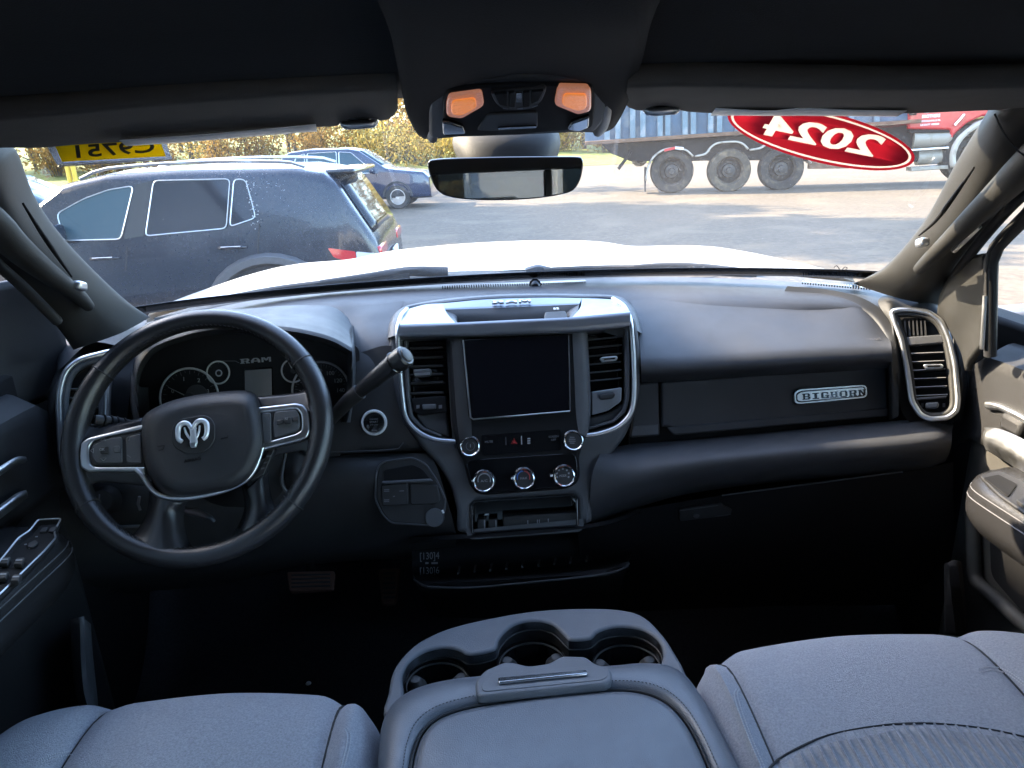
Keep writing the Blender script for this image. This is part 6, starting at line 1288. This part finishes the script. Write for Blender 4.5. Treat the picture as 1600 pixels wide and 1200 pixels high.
plate('button_ridge', FSP, [fillet([(432, 657), (442, 655), (442, 662), (432, 664)], 2)], .005, .002, 'black_plastic', swr, .001)
plate('button_ridge', FSP, [fillet([(457, 652), (466, 650), (466, 657), (457, 659)], 2)], .005, .002, 'black_plastic', swr, .001)
ftext('button_lettering', 'N', FSP, 449.5, 657, 4, 'grey_print', swr, w=.0083)
plate('button_block', FSP, [fillet([(408, 646), (423, 644), (424, 690), (412, 694)], 4)], .002, .003, 'grey_plastic', swr, .0015)
sbk = plate('paddle_switch', FWH, [fillet([(402, 738), (420, 702), (430, 700), (412, 742), (392, 752), (388, 746)], 3)], -.004, .008, 'black_plastic', sw, .002)
for b in (712, 722, 731): plate('switch_mark', FWH, [[(422-(b-702)*.48, b), (428-(b-702)*.48, b-1), (427-(b-702)*.48, b+1.5), (421-(b-702)*.48, b+2.5)]], .004, .0006, 'dim_print', sbk)
# leather spokes joining hub to rim
def spoke(rows, nm='spoke'): return loft(nm, rows, 'leather', sw, 18, 20, ang=70, solid=-.006)
def w3(a, b, w_): return FWH.sh(w_).px(a, b)
spoke([[w3(130, 668, -.008), w3(118, 690, .004), w3(112, 712, .006), w3(115, 738, .004), w3(128, 765, -.008)], [w3(158, 670, -.010), w3(150, 690, -.002), w3(148, 712, 0), w3(150, 735, -.002), w3(160, 752, -.010)], [w3(225, 655, -.014), w3(222, 690, -.010), w3(222, 712, -.010), w3(224, 735, -.010), w3(232, 760, -.014)]])
spoke([[w3(500, 600, -.008), w3(508, 630, .004), w3(508, 660, .006), w3(503, 690, .004), w3(490, 722, -.008)], [w3(472, 615, -.010), w3(484, 640, -.002), w3(487, 660, 0), w3(482, 685, -.002), w3(468, 705, -.010)], [w3(402, 622, -.014), w3(408, 645, -.010), w3(410, 668, -.010), w3(408, 690, -.010), w3(400, 720, -.014)]])
spoke([[w3(240, 752, -.022), w3(252, 770, .0), w3(268, 780, .004), w3(282, 782, .0), w3(292, 770, -.022)], [w3(236, 800, -.02), w3(244, 800, -.002), w3(254, 800, .003), w3(268, 801, -.002), w3(282, 803, -.02)], [w3(214, 838, -.018), w3(232, 838, .0), w3(252, 836, .005), w3(272, 842, .0), w3(290, 848, -.018)], [w3(190, 850, -.014), w3(215, 860, .004), w3(252, 872, .008), w3(280, 874, .004), w3(310, 870, -.014)]])
spoke([[w3(375, 748, -.022), w3(384, 762, .0), w3(398, 752, .004), w3(410, 742, .0), w3(418, 730, -.022)], [w3(382, 792, -.02), w3(390, 790, -.002), w3(402, 786, .003), w3(414, 780, -.002), w3(424, 775, -.02)], [w3(366, 832, -.018), w3(380, 828, .0), w3(398, 822, .005), w3(420, 812, .0), w3(436, 800, -.018)], [w3(340, 866, -.014), w3(370, 862, .004), w3(400, 846, .008), w3(430, 826, .004), w3(455, 800, -.014)]])
# hub back and column
cl = thing('steering_column', 'black steering column shroud with indicator stalk behind the wheel', 'steering column', WC+Vector((0, .1, -.05)))
P0 = WC-wn_*.03; P1 = WC-wn_*.24
rows = []
for t, rx, ry in ((0, .062, .055), (.1, .075, .065), (.5, .085, .075), (1, .10, .085)):
    c = P0+(P1-P0)*t; rows.append([c+wx*(rx*cos(q)*abs(cos(q))**-.3 if abs(cos(q)) > 1e-3 else 0)+wy*(ry*sin(q)) for q in [2*pi*i/28 for i in range(28)]])
vs, fs = grid(rows, True); fs.append(tuple(range(28))[::-1]); mesh('shroud', vs, fs, 'black_plastic', cl, ang=50)
st0 = [V(205, 664, 1.10), V(185, 661, 1.085), V(165, 658, 1.07), V(148, 656, 1.062)]
tube('indicator_stalk', st0, [.0075, .009, .0085, .0075], 'black_plastic', cl, n=20, seg=14)
for t in (.25, .45, .62, .8):
    p = crv(st0, 50)[int(t*49)]; d = (st0[-1]-st0[0]).normalized(); lathe('stalk_ring', p, d, [(.0085, -.0015), (.0102, -.001), (.0102, .001), (.0085, .0015)], 'deep_plastic', cl, 20)
tube('tilt_lever', [V(282, 796, 1.10), V(308, 802, 1.07), V(330, 810, 1.05), V(335, 815, 1.05)], [.006, .010, .008, .004], 'grey_plastic', cl, n=14, seg=10, flat=(Vector((0, 0, 1)), .5))
o = V(166, 782, 1.15); lathe('lamp_knob', o, Vector((.1, -.9, .4)), [(.026, 0), (.024, .008), (.020, .012), (.018, .022), (0, .023)], 'black_plastic', cl, 32)
tube('lamp_knob_mark', [o+Vector((.0, -.020, .011)), o+Vector((.004, -.022, .022))], .0012, 'grey_print', cl, seg=5)
tube('knee_trim', [V(a, b, 1.145) for a, b in ((184, 823), (232, 822))], .003, 'grey_plastic', cl, seg=6); tube('knee_trim', [V(a, b, 1.165) for a, b in ((147, 752), (214, 750))], .003, 'grey_plastic', cl, seg=6)
tube('key_tag', [V(218, 776, 1.12), V(216, 788, 1.12), V(219, 797, 1.12)], .0025, 'satin', cl, seg=6)
tube('column_trim', [V(a, b, 1.12) for a, b in ((446, 708), (442, 730), (440, 752), (446, 766), (454, 768))], .0028, 'grey_plastic', cl, n=20, seg=8)
loft('column_boot', sil([[(452, 705, 1.16), (470, 712, 1.15), (480, 725, 1.15)], [(446, 735, 1.13), (462, 738, 1.12), (474, 742, 1.13)], [(450, 768, 1.15), (462, 762, 1.14), (472, 758, 1.15)]]), 'rubber', cl, 12, 12, solid=-.004)
# ---- column shifter
cs_ = thing('gear_shifter', 'thick black column gear shifter rising beside the start button', 'gear lever', V(525, 650, 1.12))
tube('lever', [V(500, 672, 1.14), V(524, 648, 1.12), V(545, 626, 1.105), V(562, 612, 1.10)], [.011, .010, .010, .013], 'black_plastic', cs_, n=20, seg=14)
g0 = [V(557, 617, 1.102), V(562, 612, 1.10), V(576, 600, 1.092), V(600, 581, 1.080), V(618, 567, 1.072), V(628, 560, 1.068), V(631, 558, 1.067)]
tube('grip', g0, [.010, .0145, .0158, .0166, .0170, .0172, .0172], 'leather', cs_, n=36, seg=20)
d = (g0[6]-g0[3]).normalized()
g_end = g0[6]
lathe('grip_end', g_end, d, [(.0172, -.012), (.0174, -.002), (.0168, .003), (.0145, .0055), (0, .006)], 'leather', cs_, 28)
lathe('end_button', g_end, d, [(.0115, .004), (.0112, .0078), (.0095, .0088), (0, .009)], 'grey_plastic', cs_, 28)
lathe('grip_ring', g0[4], d, [(.0172, -.001), (.0182, -.0004), (.0182, .0004), (.0172, .001)], 'gloss_black', cs_, 28)
# ================================================================== SEATS AND CONSOLE
PATH0 = [(.05, 1.165), (.25, 1.172), (.45, 1.182), (.60, 1.194), (.69, 1.200), (.745, 1.196), (.78, 1.180), (.803, 1.15), (.808, 1.10), (.795, 1.03), (.77, .95), (.74, .86)]
def seat(sgn, x0, x1, lab, yoff, s_in, s_out, zo=0):
    """x0 inner edge, x1 outer edge; s_in/s_out seam positions across (0..1)"""
    t = thing('%s_seat' % ('passenger' if sgn > 0 else 'driver'), lab, 'seat', (sgn*(x0+x1)/2, .4+yoff, .8))
    W_ = x1-x0; PATH = [(y, z+zo) for y, z in PATH0]
    prof = [(-.005, -.17), (-.004, -.10), (.0, -.05), (.025, -.012), (.06, .004), (s_in*.6, .010), (s_in-.035, .008), (s_in-.012, .001), (s_in, -.005), (s_in+.012, .000), (s_in+.06, .006), ((s_in+s_out)/2, .012), (s_out-.06, .006), (s_out-.012, .000), (s_out, -.005), (s_out+.012, .002), (s_out+.06, .012), ((1+s_out)/2+.02, .016), (.95, .008), (.985, -.012), (1.0, -.05), (1.005, -.10), (1.005, -.17)]
    rows = []
    for (y, z) in crv(PATH, 46):
        r = []
        for u, h in prof:
            a = abs(2*u-1); fl = min(1, max(0, (y-.3)/.4)); back = .075*a**5*(1 if z > 1.0 else .6)
            hh = h*(1 if z > 1.17 else max(.3, 1-(1.17-z)*4))
            if h < -.04: hh = h
            r.append(Vector((sgn*(x0+W_*u), y+yoff-back, z+hh*1.0 if z > 1.1 else z+hh*.5)))
        rows.append(r)
    G = [crv(r, 110) for r in rows]
    mesh('cushion', *grid(G), 'seat_fabric', t, ang=80)
    P = crv(PATH, 400)
    def h(x, y):
        u = min(1.004, max(-.004, (sgn*x-x0)/W_)); a = abs(2*u-1); yy = y-yoff+.075*a**5
        z = P[0][1]
        for q in P[:260]:
            if q[0] >= yy: z = q[1]; break
        return z+interp(prof, u)
    def along(u, y0, y1, n=40, dz=.0):
        out = []
        k = [q for q in P if y0 <= q[0] <= y1 and (q[1] > 1.0)]
        for q in k[::max(1, len(k)//n)]:
            a = abs(2*u-1); out.append(Vector((sgn*(x0+W_*u), q[0]+yoff-.075*a**5, q[1]+interp(prof, u)+dz)))
        return out
    for u in (s_in, s_out): tube('seam', along(u, .06, .82, 60), .0022, 'seam', t, seg=6)
    return t, h, along
pt, hP, alP = seat(1, .182, .687, 'grey cloth passenger seat cushion with ribbed centre insert', .025, .105, .748, .009)
arc = [(1195, 1215), (1210, 1192), (1250, 1168), (1300, 1148), (1380, 1134), (1450, 1131), (1530, 1138), (1600, 1152), (1680, 1175)]
top_ = [VH(a, b, hP) for a, b in crv(arc, 30)]
rows = []
for k in range(16):
    f = k/15; rows.append([Vector((p.x, p.y*(1-f)+.10*f, hP(p.x, p.y*(1-f)+.10*f)+.0035+(.003*min(1, k/2) if k else -.004))) for p in top_ if p.x < .56])
mesh('ribbed_insert', *grid(rows), 'seat_rib', pt, ang=80)
tube('insert_seam', [p+Vector((0, 0, .0005)) for p in top_ if p.x < .56], .0014, 'seam', pt, seg=6)
rb_ = []
for i in range(26):        # raised ribs of the knitted insert
    x = .262+.0112*i
    yt = min(p.y for p in sorted(top_, key=lambda q: abs(q.x-x))[:2])-.006
    rb_.append(tube_vf([Vector((x+.02*(.0), y, hP(x, y)+.0068)) for y in [yt-(yt-.12)*k/14 for k in range(15)]], .0013, seg=5))
mesh('rib', *join(rb_), 'seat_fabric', pt, ang=80)['kind'] = 'stuff'
def stitches(name, pts, n, par, r=.0008, m='stitch', L=.005):
    P = crv(pts, n*2); mesh(name, *join([tube_vf([P[2*i], P[2*i]+(P[2*i+1]-P[2*i])*.9], r, seg=4) for i in range(n-1)]), m, par)
def onseat(h, pts, dz=.0012): return [VH(a, b, h)+Vector((0, 0, dz)) for a, b in crv(pts, 24)]
for dx in (0, 5):
    stitches('stitching', onseat(hP, [(1150+dx, 1078), (1147+dx, 1086), (1155+dx, 1115), (1172+dx, 1160), (1192+dx, 1205)]), 40, pt)
    stitches('stitching', onseat(hP, [(1530, 1046+dx), (1550, 1043+dx), (1575, 1050+dx), (1610, 1075+dx)]), 26, pt)
dt_, hD, alD = seat(-1, .195, .675, 'grey cloth driver seat cushion, only its front part in view', -.008, .125, .735, .006)
for dx in (0, 5):
    stitches('stitching', onseat(hD, [(538+dx, 1140), (543+dx, 1150), (541+dx, 1170), (532+dx, 1205)]), 26, dt_)
    stitches('stitching', onseat(hD, [(60, 1190+dx), (85, 1180+dx), (115, 1175+dx)]), 16, dt_)
# ---- centre console
cc = thing('centre_console', 'blue-grey centre console with three cup holders and padded lid', 'console', (0, .6, .8))
zc = 1.172
FCo = Fr(VZ(700, 1010, zc), VZ(1000, 1000, zc), VZ(840, 952, zc))
OUTC = [(604, 1120), (607, 1080), (613, 1050), (628, 1026), (655, 1002), (700, 981), (760, 966), (830, 954), (900, 949.5), (965, 951), (1005, 962), (1035, 990), (1055, 1020), (1070, 1048), (1085, 1100), (1000, 1140), (700, 1150)]
HOLE = [(636, 1100), (631, 1076), (629, 1055), (640, 1033), (664, 1017), (692, 1011), (716, 1014), (733, 1022), (773, 1014), (780, 997), (800, 977), (830, 969), (862, 974), (882, 992), (890, 999), (922, 997), (936, 985), (968, 978), (1004, 983), (1028, 999), (1036, 1018), (1030, 1040), (1000, 1075), (800, 1100)]
pl2 = plate('holder_plate', FCo, [cloop(OUTC, 120), cloop(HOLE, 140)], -.022, .022, 'console_plastic', cc, .005, 3)
hp = [FCo.px(a, b, -.004) for a, b in cloop(HOLE, 140)]
mesh('well_wall', *grid([hp, [p+Vector((0, 0, -.018)) for p in hp], [p+Vector((0, 0, -.07)) for p in hp]], True), 'black_plastic', cc, fix=True)
tube('well_edge', [p+Vector((0, 0, -.014)) for p in hp], .0016, 'black_plastic', cc, closed=True, seg=6)
for (a, b, ra) in ((682, 1052, 50), (831, 1022, 54), (980, 1026, 55)):
    c = FCo.px(a, b); r = (FCo.px(a+ra, b)-c).length
    cu = lathe('cup_holder', c+Vector((0, 0, -.10)), Vector((0, 0, 1)), [(0, 0), (r*.80, 0), (r*.88, .006), (r*.99, .088)], 'gloss_black', cc, 40)
    tube('holder_ring', [c+Vector((cos(2*pi*i/40)*r*.97, sin(2*pi*i/40)*r*.97, -.018)) for i in range(40)], .0014, 'black_plastic', cu, closed=True, seg=6)
    for an in (160, 20):
        p = c+Vector((cos(radians(an))*r*.78, sin(radians(an))*r*.62+.006, -.052)); e = Vector((cos(radians(an)), sin(radians(an)), 0))
        lathe('grip_pad', p-Vector((0, 0, .03)), Vector((0, 0, 1)), [(0, 0), (.011, .004), (.017, .018), (.0185, .034), (.015, .052), (.007, .062), (0, .064)], 'black_plastic', cu, 20)
        tube('pad_groove', [p+Vector((-e.x*.0168, -e.y*.0168-.003, q)) for q in (-.02, 0, .015)], .0008, 'gloss_black', cu, seg=4)
box('well_floor', tuple(FCo.px(835, 1050)+Vector((0, -.02, -.108))), .36, .20, .01, 'deep_plastic', cc)
# console sides
sw_ = [FCo.px(a, b, -.012) for a, b in crv([(604, 1120), (607, 1080), (613, 1050), (628, 1026), (655, 1002), (700, 981), (760, 966), (830, 954), (900, 949.5), (965, 951), (1005, 962), (1035, 990), (1055, 1020), (1070, 1048), (1085, 1100)], 50)]
mid_ = sum(sw_, Vector())/len(sw_)
mesh('side_skirt', *grid([sw_, [p+Vector(((p.x-mid_.x)*-.02, -.02, -.10)) for p in sw_], [p+Vector(((p.x-mid_.x)*-.06, -.06, -.42)) for p in sw_]]), 'deep_plastic', cc)
box('console_body', (.0, .36, .97), .33, .80, .34, 'deep_plastic', cc, bevel=.03)
# padded lid
zl = 1.212
LID = [(588, 1260), (592, 1180), (597, 1135), (608, 1108), (632, 1087), (665, 1073), (705, 1064), (740, 1060), (850, 1051), (955, 1043), (1000, 1039), (1038, 1041), (1068, 1054), (1092, 1082), (1122, 1135), (1150, 1190), (1185, 1260)]
INR = [(630, 1262), (638, 1210), (645, 1172), (660, 1140), (690, 1117), (740, 1102), (800, 1092), (860, 1084), (940, 1077), (990, 1078), (1030, 1089), (1060, 1110), (1084, 1142), (1108, 1192), (1135, 1258)]
def up(L, z, n=90): return [VZ(a, b, z) for a, b in crv(L, n)]
n_ = 90
L0 = up(LID, zl-.012, n_); L0 = [Vector((L0[0].x, .10, zl-.012))]+L0+[Vector((L0[-1].x, .10, zl-.012))]
def ins(P, d, z):      # move an open outline inwards by d
    out = []
    for i, p in enumerate(P):
        a, b = P[max(0, i-1)], P[min(len(P)-1, i+1)]; t = (b-a).normalized(); nn = Vector((t.y, -t.x, 0)); out.append(Vector((p.x+nn.x*d, p.y+nn.y*d, z)))
    return out
I0 = up(INR, zl+.002, n_); I0 = [Vector((I0[0].x, .10, zl+.002))]+I0+[Vector((I0[-1].x, .10, zl+.002))]
def mixr(A, B, f, z): return [Vector((a.x*(1-f)+b.x*f, a.y*(1-f)+b.y*f, z)) for a, b in zip(A, B)]
cB = Vector((.003, .11, 0))
rows = [[Vector((p.x, p.y, 1.10)) for p in L0], [Vector((p.x, p.y, zl-.030)) for p in L0], ins(L0, -.002, zl-.018), ins(L0, .004, zl-.006), mixr(L0, I0, .30, zl+.002), mixr(L0, I0, .6, zl+.006), mixr(L0, I0, .90, zl+.005), mixr(L0, I0, 1, zl-.002)]
mesh('lid_border', *grid([crv(c, 26) for c in zip(*rows)]), 'lid_leather', cc, ang=80)
I1 = ins(I0, .003, zl-.002)
rows = [I1, ins(I0, .006, zl+.003), ins(I0, .015, zl+.006)]
fin = ins(I0, .015, zl+.006); rows += [[Vector((p.x*(1-f)+cB.x*f, p.y*(1-f)+(cB.y if True else 0)*f, zl+.006+.004*f)) for p in fin] for f in (.3, .6, 1)]
mesh('lid_panel', *grid(rows), 'lid_leather', cc, ang=80)
tube('lid_seam', [p+Vector((0, 0, .0035)) for p in ins(I0, .0015, zl-.002)], .0016, 'seam', cc, seg=6)
stitches('stitching', [Vector((p.x, p.y, p.z+.0009)) for p in mixr(L0, I0, .84, zl+.0055)], 330, cc, .0005, 'seam')
FLt = Fr(VZ(745, 1085, zl+.006), VZ(955, 1068, zl+.006), VZ(850, 1045, zl-.002))
plate('latch_plate', FLt, [fillet([(742, 1064), (756, 1047), (786, 1034), (802, 1034), (826, 1040), (856, 1036), (878, 1024), (915, 1025), (932, 1037), (954, 1043), (957, 1060), (948, 1067), (750, 1087), (744, 1084)], 6)], -.006, .012, 'console_plastic', cc, .004)
lt_ = plate('latch_recess', FLt, [fillet([(752, 1068), (770, 1052), (930, 1040), (946, 1046), (950, 1056), (940, 1062), (760, 1080), (753, 1078)], 5)], .005, .002, 'console_plastic', cc, .0008)
plate('latch_bar', FLt, [fillet([(778, 1058), (916, 1046), (918, 1052), (779, 1066)], 2)], .007, .004, 'chrome', lt_, .0015)
plate('latch_gap', FLt, [[(779, 1064), (917, 1051), (917, 1054), (780, 1068)]], .0072, .0008, 'gloss_black', lt_)
lathe('litter', VZ(482, 1068, .80), Vector((0, 0, 1)), [(.006, 0), (.004, .003), (0, .004)], 'white_print', fw_, 8)
